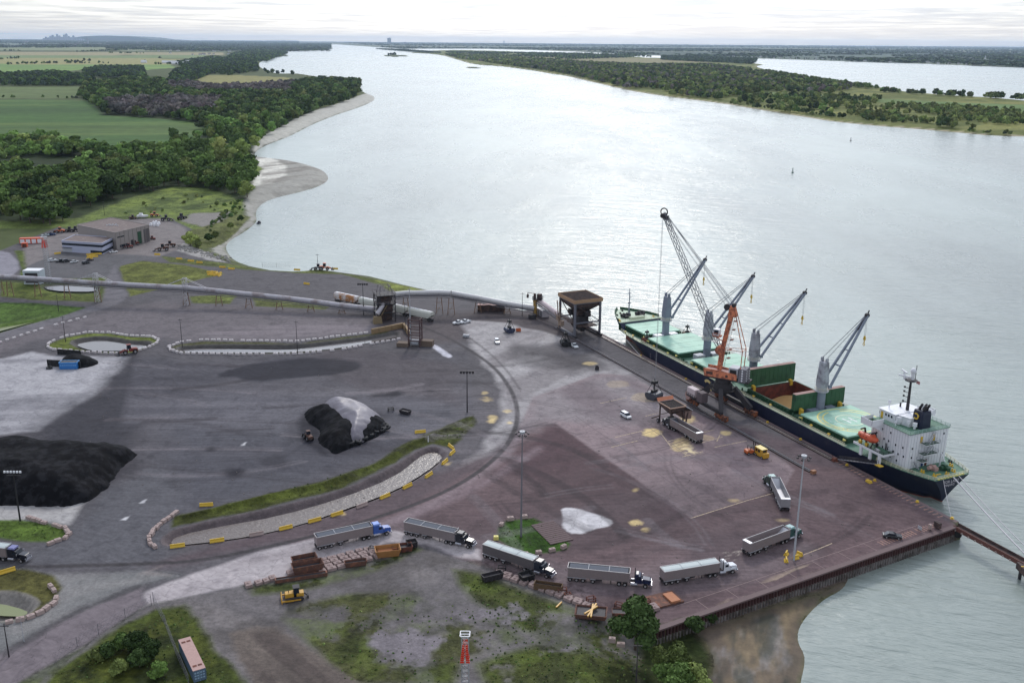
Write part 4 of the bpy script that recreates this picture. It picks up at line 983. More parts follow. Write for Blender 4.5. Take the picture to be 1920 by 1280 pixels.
# forecastle gear
for s, t in ((184, 9), (184.5, 16.5)):
    wn = MB(); wn.cyl(L(s, t - 2.2, 8.3), L(s, t + 2.2, 8.3), .8, n=12); wn.cyl(L(s, t - 1, 8.3), L(s, t - .6, 8.3), 1.15, n=12); wn.cyl(L(s, t + .6, 8.3), L(s, t + 1, 8.3), 1.15, n=12); wn.box(L(s - 1.2, t, 7.9), (1.3, 2.2, 1.1)); wn.build('windlass', m_dark, ship)
for s, t in ((190, 10), (188, 7.2), (181, 4.2), (179.5, 3.5), (180, 20.5), (186, 19.2), (191, 15), (193.5, 13)):
    wn = MB(); wn.box(L(s, t, 7.42), (1.5, .7, .1))
    for d in (-.4, .4): wn.cyl(L(s + d, t, 7.4), L(s + d, t, 8.0), .2, n=8)
    wn.build('mooring_bitt', m_dark if s > 181 else m_yel, ship)
mst = MB(); B = L(188.0, 13, 7.3); mst.cyl(B, B + Vector((0, 0, 11.5)), .32, .16, 8)
for h in (5.0, 7.6, 9.4): mst.beam(B + Vector((0, -1.1, h)), B + Vector((0, 1.1, h)), .16)
mst.box(B + Vector((0, 0, 5.1)), (.9, .9, .5)); mst.build('foremast', m_cgrey, ship)
br = MB(); br.rail([L(178.2, 3.2, 7.36), L(178.2, 22.6, 7.36)], 1, .04, 2, 2); br.build('break_rail', m_cream, ship)
bk = MB(); bk.bb(177.7, 178.0, -23.8, -2.2, 4.2, 7.36); bk.build('forecastle_bulkhead', m_dgreen, ship)
st_ = MB(); st_.box(L(180.5, 12.5, 7.9), (1.6, 7, .9)); st_.build('store_box', m_mintdeck, ship)
# hull marks: ring and star, then the first letter of the line's name
mk = MB(); c = (111.5, .45); V = []; n = 22
for i in range(n + 1):
    a = R(40 + 280 * i / n)
    for rr in (1.75, 2.75): V.append(L(c[0] - rr * math.cos(a) * -1, c[1] + .18, c[1] + rr * math.sin(a) * 1.0 + .2))
mk.add([Vector((v.x, -.62, v.z)) for v in V], [(2 * i, 2 * i + 1, 2 * i + 3, 2 * i + 2) for i in range(n)])
star = []
for i in range(10):
    a = R(90 + 36 * i); rr = 1.1 if i % 2 == 0 else .5; star.append((109.6 + rr * math.cos(a), 1.6 + rr * math.sin(a)))
mk.prism(star, -.64, -.60, 'y'); mk.build('hull_emblem', M_('emblem', (226, 204, 140)), ship)
mk = MB()
for b0 in ((104.2, 105.2, -2.2, 3.3), (101.6, 104.2, 2.3, 3.3), (102.2, 104.2, -.2, .7), (101.6, 104.2, -2.2, -1.3)): mk.bb(b0[0], b0[1], -.64, -.60, b0[2], b0[3])
mk.build('hull_letter', M_('emblem2', (236, 200, 90)), ship)
RT = Matrix(((0, 0, -1, 0), (-1, 0, 0, 0), (0, 1, 0, 0), (0, 0, 0, 1)))
for tx, z, sz in (('TOR LADY', 3.0, 1.25), ('MAJURO', 1.75, .95)):
    text_mesh(tx, sz, M_('name_white', (214, 208, 214)), 'ship_name', ship, Matrix.Translation(L(12.38 + (4.2 - z) * .28, 13.0, z)) @ RT, .03)
dm = MB()
for k in range(7): dm.bb(150, 150.5, -.72, -.66, -2.5 + k * .7, -2.2 + k * .7)
dm.build('draft_marks', M_('faded', (140, 130, 140)), ship)

# ---------------- deckhouse
H0, H1, HT0, HT1, HZ = 21.8, 36.0, 5.0, 19.8, 14.8
hs = MB(); hs.bb(H0, H1, -HT1, -HT0, 4.2, HZ); 
hs.bb(H1, H1 + 1.2, -HT1 + 1, -HT0 - 1, 4.2, HZ - 2.6)
house = hs.build('deckhouse', m_white, ship)
pn = MB()
for k in range(14): pn.bb(H0 + .6 + k, H0 + .66 + k, -HT0, -HT0 + .04, 4.3, HZ - .1)
for k in range(13): pn.bb(H0 - .04, H0, -HT1 + .8 + k * 1.1, -HT1 + .86 + k * 1.1, 4.3, HZ - .1)
pn.build('wall_seam', m_lgrey, house)
def port(s, t, z, face):
    w_ = MB()
    if face == 'near': w_.bb(s - .22, s + .22, -t, -t + .07, z - .3, z + .3)
    else: w_.bb(s - .07, s, -t - .22, -t + .22, z - .3, z + .3)
    w_.build('window', m_glass, house)
for s, z in ((35, 13.4), (32, 12.9), (28.8, 12.9), (34.0, 11), (31, 10.2), (29.2, 10.2), (26.5, 10.0), (23.8, 10.2), (33, 7.6), (31.2, 7.6), (29.2, 7.7), (27.2, 7.7), (25.2, 7.7), (23.2, 7.7), (28, 5.9), (25.5, 5.6)): port(s, HT0, z, 'near')
for t, z in ((6.5, 10.4), (6.6, 7.6), (8.2, 5.6), (18.2, 13.2), (18.5, 7)): port(H0, t, z, 'aft')
rf = MB(); rf.bb(H0 - .3, H1 + .1, -HT1 - .3, -HT0 + .3, HZ, HZ + .12); rf.build('upper_deck', m_gdeck, house)
rr = MB(); rr.rail([L(H1 - 3, HT0 - .2, HZ), L(H0 - .2, HT0 - .2, HZ), L(H0 - .2, HT1 + .2, HZ), L(H1 - 3, HT1 + .2, HZ)], 1.05, .04, 1.5, 3); rr.build('upper_rail', M_('rail_mint', (168, 196, 186)), house)
# bridge wings and wheelhouse
for sg in (-1, 1):
    wg = MB(); t_in, t_out = (HT0, 0.4) if sg < 0 else (HT1, 25.2)
    wg.bb(H1 - 4.2, H1 + .2, -max(t_in, t_out), -min(t_in, t_out), HZ - .7, HZ)
    for a, b, c_, d_ in ((H1 - 4.2, H1 + .2, t_out, t_out + (.15 if sg < 0 else -.15)), (H1 + .05, H1 + .2, t_in, t_out), (H1 - 4.2, H1 - 4.05, t_in, t_out)):
        wg.bb(a, b, -max(c_, d_), -min(c_, d_), HZ, HZ + 1.25)
    wing = wg.build('bridge_wing', m_white, house)
    wf = MB(); wf.bb(H1 - 4, H1, -(4.9 if sg < 0 else 25), -(.6 if sg < 0 else 20), HZ + .005, HZ + .05); wf.build('wing_deck', m_dgreen, wing)
br_ = MB()
for sg in (-1, 1):
    t_in, t_out = (HT0, 1.2) if sg < 0 else (HT1, 24.2)
    br_.prism([(t_in * -1, HZ - .7), (t_out * -1, HZ - .7), (t_in * -1, HZ - 3)] , H1 - 3.9, H1 - 3.6, 'x')
br_.build('wing_bracket', m_white, wing)
wh = MB(); wh.bb(30.0, 36.0, -17.5, -7.2, HZ + .1, HZ + 2.7); wh.prism([(26.2, -16.2), (30, -17.2), (30, -8.2), (26.2, -9.2)], HZ + .1, HZ + 2.6)
wheel = wh.build('wheelhouse', m_white, house)
wt = MB(); wt.bb(29.8, 36.4, -17.8, -6.9, HZ + 2.7, HZ + 2.95); wt.prism([(26, -16.4), (29.8, -17.4), (29.8, -8), (26, -9)], HZ + 2.6, HZ + 2.8); wt.build('wheelhouse_roof', m_white, wheel)
ww = MB()
for k in range(3): ww.bb(31 + k * 1.1, 31.6 + k * 1.1, -7.2, -7.13, HZ + 1.4, HZ + 2.1)
for k in range(7): ww.bb(36.0, 36.06, -16.9 + k * 1.45, -15.8 + k * 1.45, HZ + 1.3, HZ + 2.2)
ww.build('wheelhouse_window', m_glass, wheel)
dd = MB(); dd.bb(34.6, 35.4, -7.2, -7.1, HZ + .2, HZ + 2.2); dd.build('door', m_yel, wheel)
# radar mast
RB = L(31.5, 13.2, HZ + 2.9); rm = MB(); rm.cyl(RB, RB + Vector((0, 0, 9.0)), .5, .3, 10)
for h in (2.2, 3.8, 5.2, 6.5): rm.beam(RB + Vector((-.1, -.2, h)), RB + Vector((1.8, .3, h + .1)), .14); rm.box(RB + Vector((1.7, .3, h + .2)), (.4, .4, .5))
rm.cyl(RB + Vector((0, 0, 9.0)), RB + Vector((0, 0, 9.3)), 1.6, 1.9, 10)
rm.beam(RB + Vector((0, -1.6, 9.2)), RB + Vector((0, -1.6, 13.5)), .14); rm.beam(RB + Vector((0, -.2, 9.2)), RB + Vector((0, -.2, 11.4)), .2)
rmo = rm.build('radar_mast', m_dark, ship)
sc = MB(); sc.box(RB + Vector((1.6, .9, 10.1)), (3.6, .35, .45), rz=R(25)); sc.box(RB + Vector((2.2, .6, 11.3)), (3.4, .3, .4), rz=R(-20)); sc.box(RB + Vector((1.6, .9, 9.6)), (.6, .6, .9)); sc.box(RB + Vector((2.2, .6, 10.6)), (.4, .4, 1.2)); sc.build('radar_scanner', m_white, rmo)
dmz = MB(); dmz.ball(RB + Vector((0, -.5, 11.9)), .85, 12, 8, 1.15); dmz.cyl(RB + Vector((0, -.5, 9.3)), RB + Vector((0, -.5, 11.4)), .45, .6, 10); dmz.build('radome', m_white, rmo)
fl = MB(); fl.bb(RB.x - 1.5, RB.x - .2, RB.y - 2.02, RB.y - 1.98, RB.z + 8.0, RB.z + 8.9); fl.build('flag', M_('flag_red', (214, 150, 150)), rmo)
d2 = MB(); a = L(34.8, 9.4, HZ + 2.95); d2.cyl(a, a + Vector((0, 0, 1.6)), .14, n=8); d2.ball(a + Vector((0, 0, 2.0)), .5, 10, 6, 1.3); d2.build('small_radome', m_white, wheel)
d2 = MB(); a = L(34.4, 13.4, HZ + 2.95); d2.cyl(a, a + Vector((0, 0, 1.2)), .25, n=8); d2.beam(a + Vector((0, 0, 1.2)), a + Vector((-1.4, -.5, 2.2)), .06); d2.build('compass_post', m_dark, wheel)
d2 = MB(); a = L(27.0, 16.6, HZ + .1); d2.cyl(a, a + Vector((0, 0, 2.2)), .3, n=8); d2.ball(a + Vector((0, 0, 3.2)), 1.35, 14, 8); d2.build('satellite_dome', m_white, house)
# funnel
fn = MB(); fs, ft = 25.2, 12.4
rings = [[L(fs + x * k, ft + y * k, z) for x, y in ((-2.0, -1.6), (-1.6, -2.0), (1.6, -2.0), (2.0, -1.6), (2.0, 1.6), (1.6, 2.0), (-1.6, 2.0), (-2.0, 1.6))] for z, k in ((HZ + .1, 1.0), (HZ + 4.4, .92), (HZ + 5.3, .84))]
fn.loft(rings, smooth=False); fo = fn.build('funnel', m_navy, ship)
em = MB(); V = []
for i in range(17):
    a = R(45 + 270 * i / 16)
    for q in (.55, 1.0): V.append((fs + .3 - q * math.cos(a) * -1 , -(ft - 2.0 - .02), HZ + 3.6 + q * math.sin(a)))
em.add([Vector((v[0], -(ft - 2.06), v[2])) for v in V], [(2 * i, 2 * i + 1, 2 * i + 3, 2 * i + 2) for i in range(16)])
em.prism([(fs - .5 + .5 * (1 if i % 2 == 0 else .4) * math.cos(R(90 + 36 * i)), HZ + 3.9 + .5 * (1 if i % 2 == 0 else .4) * math.sin(R(90 + 36 * i))) for i in range(10)], -(ft - 2.0) + .05, -(ft - 2.0) + .1, 'y')
em.build('funnel_emblem', m_yel, fo)
ex = MB()
for a, b in ((-.9, -.7), (.2, .5), (.9, -.4), (-.5, .9)): ex.cyl(L(fs + a, ft + b, HZ + 5.2), L(fs + a - .9, ft + b, HZ + 7.1), .38, .34, 10)
ex.build('exhaust_pipe', m_dark, fo)
for s, t, r_ in ((29.3, 8.1, .9), (26.6, 9.2, .6), (24.6, 9.4, .65), (28.8, 6.4, .35)):
    v = MB(); v.cyl(L(s, t, HZ), L(s, t, HZ + 1.0), r_ * .55, n=10); v.cyl(L(s, t, HZ + .9), L(s, t, HZ + 1.9 * r_ + .7), r_, n=14); v.build('mushroom_vent', m_white, house)
# aft stairs and balconies
for z, t0, t1 in ((11.6, 9.4, 14.8), (8.6, 9.0, 14.6), (6.6, 8.6, 11)):
    p = MB(); p.bb(H0 - 2.2, H0, -t1, -t0, z - .15, z); po = p.build('balcony', m_white, house)
    q = MB(); q.rail([L(H0 - .1, t0, z), L(H0 - 2.1, t0, z), L(H0 - 2.1, t1, z), L(H0 - .1, t1, z)], 1, .035, 1.2, 2); q.build('balcony_rail', m_lgrey, po)
    q = MB(); q.bb(H0 - 2.1, H0 - .05, -t1 + .1, -t0 - .1, z + .002, z + .03); q.build('balcony_floor', m_dgreen, po)
for (a, b, t0, t1) in ((11.6, HZ, 11.5, 13.5), (8.6, 11.6, 11.2, 13.2), (4.2, 6.6, 8.6, 7.0)):
    q = MB()
    for o_ in (.0, .8): q.beam(L(H0 - .6 - o_, t0, a), L(H0 - .6 - o_, t1, b), .1, .25)
    for k in range(9): q.beam(L(H0 - .6, t0 + (t1 - t0) * k / 8, a + (b - a) * k / 8), L(H0 - 1.4, t0 + (t1 - t0) * k / 8, a + (b - a) * k / 8), .12)
    q.build('stair', m_lgrey, house)
for t, z, m in ((9.6, 11.7, m_yel), (14.4, 11.7, m_yel), (12.4, 4.3, m_rust), (11.0, 4.3, M_('blue_paint', (38, 72, 120)))):
    q = MB(); q.bb(H0 - .1, H0 - .01, -t - .4, -t + .4, z, z + 1.9); q.build('door', m, house)
# boat deck with lifeboat
bd = MB(); bd.bb(26.5, 38.3, -5.0, -.7, 7.0, 7.25); bd.bb(26.5, 38.3, -.72, -.55, 6.85, 7.5); bd.bb(26.4, 26.55, -5, -.55, 6.85, 7.5)
for s in (28, 31.6, 35.3): bd.bb(s - .45, s + .45, -1.2, -.7, 4.2, 7.0)
bdo = bd.build('boat_deck', m_white, ship)
q = MB(); q.bb(26.6, 38.2, -4.95, -.75, 7.255, 7.28); q.build('boat_deck_floor', m_gdeck, bdo)
q = MB(); q.rail([L(33, .9, 7.25), L(26.7, .9, 7.25), L(26.7, 4.8, 7.25)], 1, .04, 1.4, 3); q.build('boat_deck_rail', m_dark, bdo)
for s in (32.2, 36.4):
    q = MB(); q.beam(L(s, 3.8, 7.2), L(s, 2.6, 12.0), .3, .5); q.beam(L(s, 2.6, 12.0), L(s, 1.0, 11.9), .3, .4); q.beam(L(s, 1.2, 7.2), L(s, 2.2, 9.0), .25); q.build('davit', m_dark, bdo)
q = MB(); q.cyl(L(30.2, 1.4, 7.8), L(28.8, 1.4, 7.8), .4, n=10); q.build('life_raft', m_white, bdo)
q = MB(); q.beam(L(29.5, 4.2, 8.0), L(26.6, 2.6, 9.8), .12); q.beam(L(29.5, 4.6, 7.2), L(29.5, 4.4, 9.5), .25); q.build('provision_davit', m_dark, bdo)
for s, t in ((36.6, 1.6), (34.0, 1.6)):
    q = MB(); q.box(L(s, t, 7.8), (.8, .6, 1.1)); q.cyl(L(s - .5, t, 7.9), L(s + .5, t, 7.9), .4, n=8); q.build('davit_winch', m_yel, bdo)
lb = empty('lifeboat', ST(34.3, 2.0, 9.9), QROT, 'enclosed orange lifeboat hanging from davits beside the white deckhouse', 'lifeboat')
rings = []
for x, w_, zb, zt in ((-3.9, .15, .2, .5), (-3.4, .9, -.5, .9), (-2.2, 1.25, -.95, 1.1), (0, 1.35, -1.05, 1.15), (2.0, 1.25, -.95, 1.0), (3.2, .8, -.5, .85), (3.8, .12, .2, .5)):
    rings.append([(x, w_ * math.copysign(abs(math.cos(a)) ** .7, math.cos(a)), (zt if math.sin(a) > 0 else -zb) * math.sin(a)) for a in np.linspace(0, 2 * math.pi, 14, endpoint=False)])
q = MB(); q.loft(rings); q.build('hull', m_orange, lb)
q = MB(); q.box((-1.9, 0, 1.2), (1.3, 1.3, .7), top=.7); q.build('steering_cabin', m_orange, lb)
q = MB(); q.beam((-3.6, -1.05, .0), (3.4, -1.05, .0), .12); q.beam((-3.6, 1.05, .0), (3.4, 1.05, .0), .12); q.beam((-1.2, 0, 1.2), (2.4, 0, 1.15), .1); q.build('fender', M_('lb_dark', (150, 50, 34)), lb)
q = MB()
for x in (-.6, .6, 1.7):
    for y in (-1, 1): q.box((x, y * 1.22, .45), (.45, .08, .2))
q.build('window', m_glass, lb)
# stern gear
for s, t in ((15, 9), (15.4, 16.5), (18.5, 8.0), (18.5, 19), (14.5, 13.2), (20.5, 20.8), (20, 5.3)):
    q = MB(); q.box(L(s, t, 4.3), (1.4, .7, .12))
    for d in (-.4, .4): q.cyl(L(s + d, t, 4.3), L(s + d, t, 5.0), .22, n=8); 
    q.build('mooring_bitt', m_yel if s < 19 else m_dark, ship)
for s, t in ((17.2, 14.6), (18.6, 11.5)):
    q = MB(); q.cyl(L(s, t - 1.3, 5.1), L(s, t + 1.3, 5.1), .6, n=12); q.cyl(L(s, t - .2, 5.1), L(s, t, 5.1), .95, n=12); q.box(L(s - .9, t + .6, 4.8), (1, 1.2, 1.1)); q.build('mooring_winch', m_dgreen if t > 12 else m_pinkrust, ship)
q = MB(); q.cyl(L(19.5, 15.5, 4.2), L(18.8, 14.8, 8.8), .22, n=8); q.beam(L(18.8, 14.8, 8.8), L(16.5, 14.0, 7.2), .15); q.build('store_crane', m_white, ship)
q = MB(); q.bb(15.3, 15.8, -11.8, -9.6, 4.26, 4.32); q.build('deck_stripe', m_yel, ship)
for k in range(9):
    q = MB(); q.box(L(12.9, 8.2 + k * 1.15, 4.4), (.5, .7, .35)); q.build('fairlead', m_lyel, ship)
# gangway and mooring lines
gw = empty('gangway', ST(25.0, -.7, 4.6), QROT, 'long grey accommodation ladder sloping along the ship side beside the quay edge', 'gangway')
q = MB(); q.beam((2.0, .0, .2), (16.5, .9, -3.9), .9, .12); q.build('walkway', m_grey, gw)
q = MB()
for y in (-.45, .45):
    q.rail([(2, y, .3), (9.2, y + .45, -1.75), (16.4, y + .9, -3.8)], 1, .04, 1.2, 2)
q.build('hand_rail', m_dark, gw)
q = MB(); q.box((1.2, 0, .1), (2.0, 1.5, .2)); q.build('landing', m_yel, gw)
def rope(name, a, b, sag, m, lab, r_=.07, cat='rope', grp=None):
    q = MB(); a = Vector(a); b = Vector(b); P = []
    for k in range(13):
        t_ = k / 12; p = a.lerp(b, t_); p.z -= sag * 4 * t_ * (1 - t_); P.append(p)
    q.tube([p - a for p in P], r_, 5); o = q.build(name, m); o.location = a; return tag(o, lab, cat, grp)
rope('mooring_line', ST(12.6, 13.4, 4.3), Vector((*G2(1945, 1062, -2), -2)), .3, m_rope, 'thick white mooring line from the ship stern towards the right edge', .2, grp='mooring lines')
rope('mooring_line', ST(12.6, 15.5, 4.3), Vector((*G2(1950, 1050, -2), -2)), .5, m_rope, 'thinner white mooring line just right of the thick one', .12, grp='mooring lines')
rope('mooring_line', ST(12.6, 9.6, 4.3), Vector((*G2(1783, 968, .4), .4)), .1, m_rope, 'short mooring line from the stern down to the quay corner', .06, grp='mooring lines')
rope('mooring_line', ST(176, 1.9, 3.6), Vector((*G2(1201, 667, .4), .4)), .1, m_rope, 'mooring line from the bow down to a quay bollard', .08, grp='mooring lines')
rope('mooring_line', ST(170, 24.5, 4.3), ST(160, 24.6, 4.3), .2, m_rope, 'short line along the far side of the foredeck', .04, grp='mooring lines') if False else None

# grab buckets
def grab(loc, rz, label, scale=1.0, m=m_dark, name='grab_bucket', closed=True):
    g_ = empty(name, loc, rz, label, 'grab bucket', 'clamshell grab buckets'); k = scale
    for sg in (-1, 1):
        q = MB(); n = 9; pr = []
        for i in range(n): a = R(180 + 95 * i / (n - 1)); pr.append((sg * (-.1 - 1.55 * k * (math.cos(a) + 1) * .0 - 1.5 * k * -math.cos(a) * 1.0) * -1 if False else sg * (1.5 * k - 1.5 * k * (math.sin(R(90 * i / (n - 1))))), 1.5 * k - 1.5 * k * math.cos(R(90 * i / (n - 1))) if False else 1.7 * k * (i / (n - 1)) ** 0))
        pts = [(sg * .04, 0.0), (sg * .9 * k, .08 * k), (sg * 1.45 * k, .5 * k), (sg * 1.6 * k, 1.15 * k), (sg * 1.35 * k, 1.6 * k), (sg * .5 * k, 1.75 * k), (sg * .04, 1.5 * k)]
        q.prism(pts, -1.5 * k, 1.5 * k, 'y'); q.build('bucket_shell', m, g_, bevel=.05)
    q = MB()
    for sg in (-1, 1):
        for y in (-1.2, 1.2): q.beam((sg * 1.3 * k, y * k, 1.5 * k), (sg * .3 * k, y * .4 * k, 4.0 * k), .16)
    q.box((0, 0, 4.1 * k), (1.0 * k, 1.3 * k, .6 * k)); q.box((0, 0, 2.0 * k), (.8 * k, 1.6 * k, .5 * k)); q.beam((0, 0, 2 * k), (0, 0, 5.0 * k), .2)
    q.build('grab_frame', m_black, g_); return g_
GP = G(1226, 747, 0)
grab(GP, QROT + R(20), 'dark open grab bucket hanging on ropes just above the quay by the orange crane', 1.5, M_('grab_grey', (70, 74, 84), rough=.4))
grab(G(955, 623), R(25), 'navy blue grab bucket standing upright on the yard left of the gantry hopper', 1.25, M_('grab_navy', (50, 58, 84), rough=.5))
grab(G(1060, 648), R(10), 'black ribbed grab bucket parked on the quay below the gantry hopper', 1.3, m_black)
for s, t, lab in ((157.8, 3.4, 'rusty grab bucket lashed on the near side of the foredeck'), (158.2, 23.0, 'rusty grab bucket standing on the far side of the foredeck')):
    grab(ST(s, t, 4.3), QROT, lab, 1.05, m_rust)
# ================================================================== QUAY
# sheet pile end wall, berth wall, cope, bollards, rails, portal crane, gantry hopper
def pile_wall(a, b, z0, z1, name, label, split=-1.9):
    a = Vector(a); b = Vector(b); d = b - a; Lg = d.length; o = empty(name, a, math.atan2(d.y, d.x), label, 'wall')
    n = int(Lg / .9); prof = []
    for i in range(n):
        x = Lg * i / n; w_ = Lg / n
        prof += [(x, 0), (x + w_ * .3, 0), (x + w_ * .5, -.42), (x + w_ * .8, -.42)]
    prof += [(Lg, 0)]
    for (za, zb, m, nm) in ((split, z1, M_('pile_rust', (74, 44, 44), rough=.85, var=.25, vscale=.6), 'upper_piling'), (z0, split - .01, M_('pile_grey', (128, 122, 120), rough=.9, var=.2, vscale=.8, col2=K(90, 84, 80), cscale=.5), 'lower_piling')):
        q = MB(); V = [(x, y, zz) for zz in (za, zb) for x, y in prof]; m_n = len(prof)
        q.add(V, [(i, i + 1, m_n + i + 1, m_n + i) for i in range(m_n - 1)]); q.build(nm, m, o)
    q = MB(); q.bb(-.5, Lg, -.55, .9, z1 - .35, z1 + .04); q.build('cope_beam', M_('cope', (108, 88, 88), rough=.8, var=.15), o)
    return o
pile_wall(EW1[:] , EW0[:], -6.5, 0, 'sheet_pile_wall', 'rusty sheet pile wall with pale tide band at the end of the quay', -2.1)
bw = empty('berth_wall', QC, QROT, 'long concrete quay wall where the ship lies', 'wall')
q = MB(); q.bb(-2, 215, -.02, .5, -6.5, -.3); q.build('wall_face', m_brown, bw)
q = MB(); q.bb(-2, 215, -.25, .9, -.3, .05); q.build('cope_beam', M_('cope2', (118, 98, 98), rough=.8, var=.15), bw)
for k in range(14):
    q = MB(); s = 10 + k * 13.5; q.cyl((s, -.3, -1.3), (s + 2.2, -.3, -1.3), .45, n=10); q.build('fender', m_black, bw)
# orange edge stripes
q = MB()
for k in range(26): s = 2 + k * 1.55; q.add([ST(s, -.9, .012), ST(s + .5, -.9, .012), ST(s + .5, -2.9, .012), ST(s, -2.9, .012)], [(0, 1, 2, 3)])
tag(q.build('edge_marking', M_('edge_orange', (172, 128, 108), rough=.8, var=.2, vscale=2, col2=K(120, 96, 96), cscale=2, cthr=.5)), kind='structure')
q = MB(); n2 = Vector((-EWD.y, EWD.x, 0)); n2 = n2 if n2.y > 0 else -n2
for k in range(22):
    p = EW0 + EWD * (3 + k * 1.0) + n2 * 2.0
    if k in (8,): continue
    q.add([p, p + EWD * .4, p + EWD * .4 + n2 * 2.2, p + n2 * 2.2], [(0, 1, 2, 3)])
q = tag(q.build('edge_marking', MATS['edge_orange']), kind='structure'); q.location.z = .012
# joints of the cope slabs and bay lines
q = MB()
for k in range(9):
    p = EW0 + EWD * (10 + k * 9.0) + n2 * 1.0; q.add([p, p + EWD * .12, p + EWD * .12 + n2 * 4.2, p + n2 * 4.2], [(0, 1, 2, 3)])
p = EW0 + EWD * 8 + n2 * 5.2; q.add([p, p + EWD * 80, p + EWD * 80 + n2 * .12, p + n2 * .12], [(0, 1, 2, 3)])
q = tag(q.build('slab_joint', M_('joint', (150, 130, 126), rough=.9)), kind='structure'); q.location.z = .008
def pxline(pts, w_, m, name='painted_line', z=.014):
    q = MB()
    for (a, b) in zip(pts[:-1], pts[1:]):
        A = G(*a, z); B = G(*b, z); d = (B - A).normalized(); nn = Vector((-d.y, d.x, 0)) * (w_ / 2); q.add([A - nn, A + nn, B + nn, B - nn], [(0, 1, 2, 3)])
    return tag(q.build(name, m), kind='structure')
m_line = M_('line_cream', (196, 176, 146), rough=.9, var=.3, vscale=3, col2=K(140, 122, 118), cscale=2, cthr=.52); m_wline = M_('line_white', (216, 212, 216), rough=.8, var=.1)
for P in ([(1152, 820), (1205, 807)], [(1146, 838), (1195, 826)], [(1236, 808), (1262, 842)], [(1250, 828), (1306, 811)], [(1268, 842), (1300, 833)], [(1279, 856), (1318, 846)], [(1314, 830), (1355, 819)], [(1305, 814), (1340, 805)], [(1270, 800), (1310, 788)], [(1210, 780), (1235, 774)], [(1344, 827), (1350, 815)], [(1340, 838), (1400, 826)], [(1125, 756), (1175, 745)]):
    pxline(P, .35, m_line)
pxline([(1295, 971), (1400, 938), (1450, 924)], .3, m_line); pxline([(1500, 1042), (1536, 1028), (1560, 1018)], .3, m_line)
pxline([(355, 1042), (500, 1010), (620, 984)], .25, m_line); pxline([(40, 1260), (90, 1240)], .25, m_wline)
pxline([(0, 468), (14, 476), (24, 490), (22, 503), (10, 515), (-10, 524)], .4, m_wline); pxline([(-10, 645), (60, 622), (110, 606), (160, 596)], .35, m_wline)
pxline([(207, 512), (217, 535), (227, 560), (222, 569), (190, 580), (150, 592)], .25, m_wline); pxline([(-10, 1285), (33, 1268), (34, 1224), (0, 1244)], .15, m_line)
pxline([(40, 1290), (92, 1240)], .2, m_wline)
for k in range(8): pxline([(110 + k * 8.8, 512), (117 + k * 8.8, 506)], .25, m_wline)
for k in range(5): pxline([(62 + k * 11, 492 - k * 3.0), (74 + k * 11, 486 - k * 3.0)], .25, M_('line_yellow', (206, 180, 110)))
# slab joints on the big pad
q = MB()
for k in range(7):
    A = G(1040 + k * 36, 792 + k * 25.5, .006); B = G(1190 + k * 40, 745 + k * 24, .006); d = (B - A).normalized(); nn = Vector((-d.y, d.x, 0)) * .09; q.add([A - nn, A + nn, B + nn, B - nn], [(0, 1, 2, 3)])
for k in range(4):
    A = G(1080 + k * 37, 780 - k * 11.5, .006); B = G(1335 + k * 37, 958 - k * 11, .006); d = (B - A).normalized(); nn = Vector((-d.y, d.x, 0)) * .09; q.add([A - nn, A + nn, B + nn, B - nn], [(0, 1, 2, 3)])
tag(q.build('slab_joint', M_('joint_dark', (98, 84, 90), rough=.9)), kind='structure')
# crane tracks
for t0, s0, s1, nm in ((-2.4, 43, 204, 'seaward'), (-14.3, 38.5, 204, 'landward')):
    tr = empty('crane_track', ST(s0, t0, 0), QROT, 'raised dark crane rail track %s' % ('next to the ship' if nm == 'seaward' else 'on the yard side of the berth'), 'track', 'crane rail tracks')
    q = MB(); q.bb(0, s1 - s0, -.75, .75, .01, .28); q.build('track_beam', m_brown, tr)
    q = MB(); q.bb(0, s1 - s0, -.10, .10, .285, .5); q.bb(0, s1 - s0, .5, .62, .285, .42); q.build('rail', M_('steel_rail', (160, 152, 150), rough=.35, metal=.6) if nm == 'seaward' else m_grey, tr)
    q = MB()
    for k in range(int((s1 - s0) / 1.2)): q.bb(k * 1.2, k * 1.2 + .35, -.72, .2, .282, .36)
    q.build('sleeper', m_dark, tr)
    q = MB(); q.box((-1.0, 0, .5), (1.0, 1.4, 1.0)); q.build('buffer_stop', m_rust if nm == 'seaward' else M_('tanrust', (160, 112, 80)), tr)
q = MB(); q.box((0, 0, .45), (1.4, 1.0, .9)); q.box((.9, .5, .4), (.8, .5, .8)); q.beam((-.4, 0, .8), (-.8, .6, 1.8), .12)
o = q.build('cable_anchor', m_rust); o.location = G(1565, 864); tag(o, 'rusty iron anchor fitting at the end of the seaward crane track', 'anchor')
# bollards
bp = MB(); bp.cyl((0, 0, 0), (0, 0, .35), .28, .22, 10); bp.cyl((0, 0, .35), (0, 0, .5), .42, .36, 12); bp.box((0, 0, .03), (.9, .9, .06))
b0 = None
for x, y in ((1201, 667), (1286, 711), (1439, 792), (1501, 824), (1588, 872), (1640, 901), (1720, 941), (1785, 972)):
    if b0 is None: o = b0 = bp.build('bollard', m_yel)
    else: o = b0.copy(); COL.objects.link(o)
    o.location = G(x, y, .04); tag(o, 'yellow mushroom bollard on the quay edge beside the ship', 'bollard', 'yellow bollards along the quay edge')
q = MB(); q.box((0, 0, .35), (1.9, 1.1, .7), top=.85); q.box((0, 0, .75), (.4, .5, .2)); o = q.build('concrete_weight', m_yel, bevel=.05); o.location = G(1629, 904); o.rotation_euler.z = QROT; tag(o, 'dull yellow block on the quay behind the ship gangway', 'block')
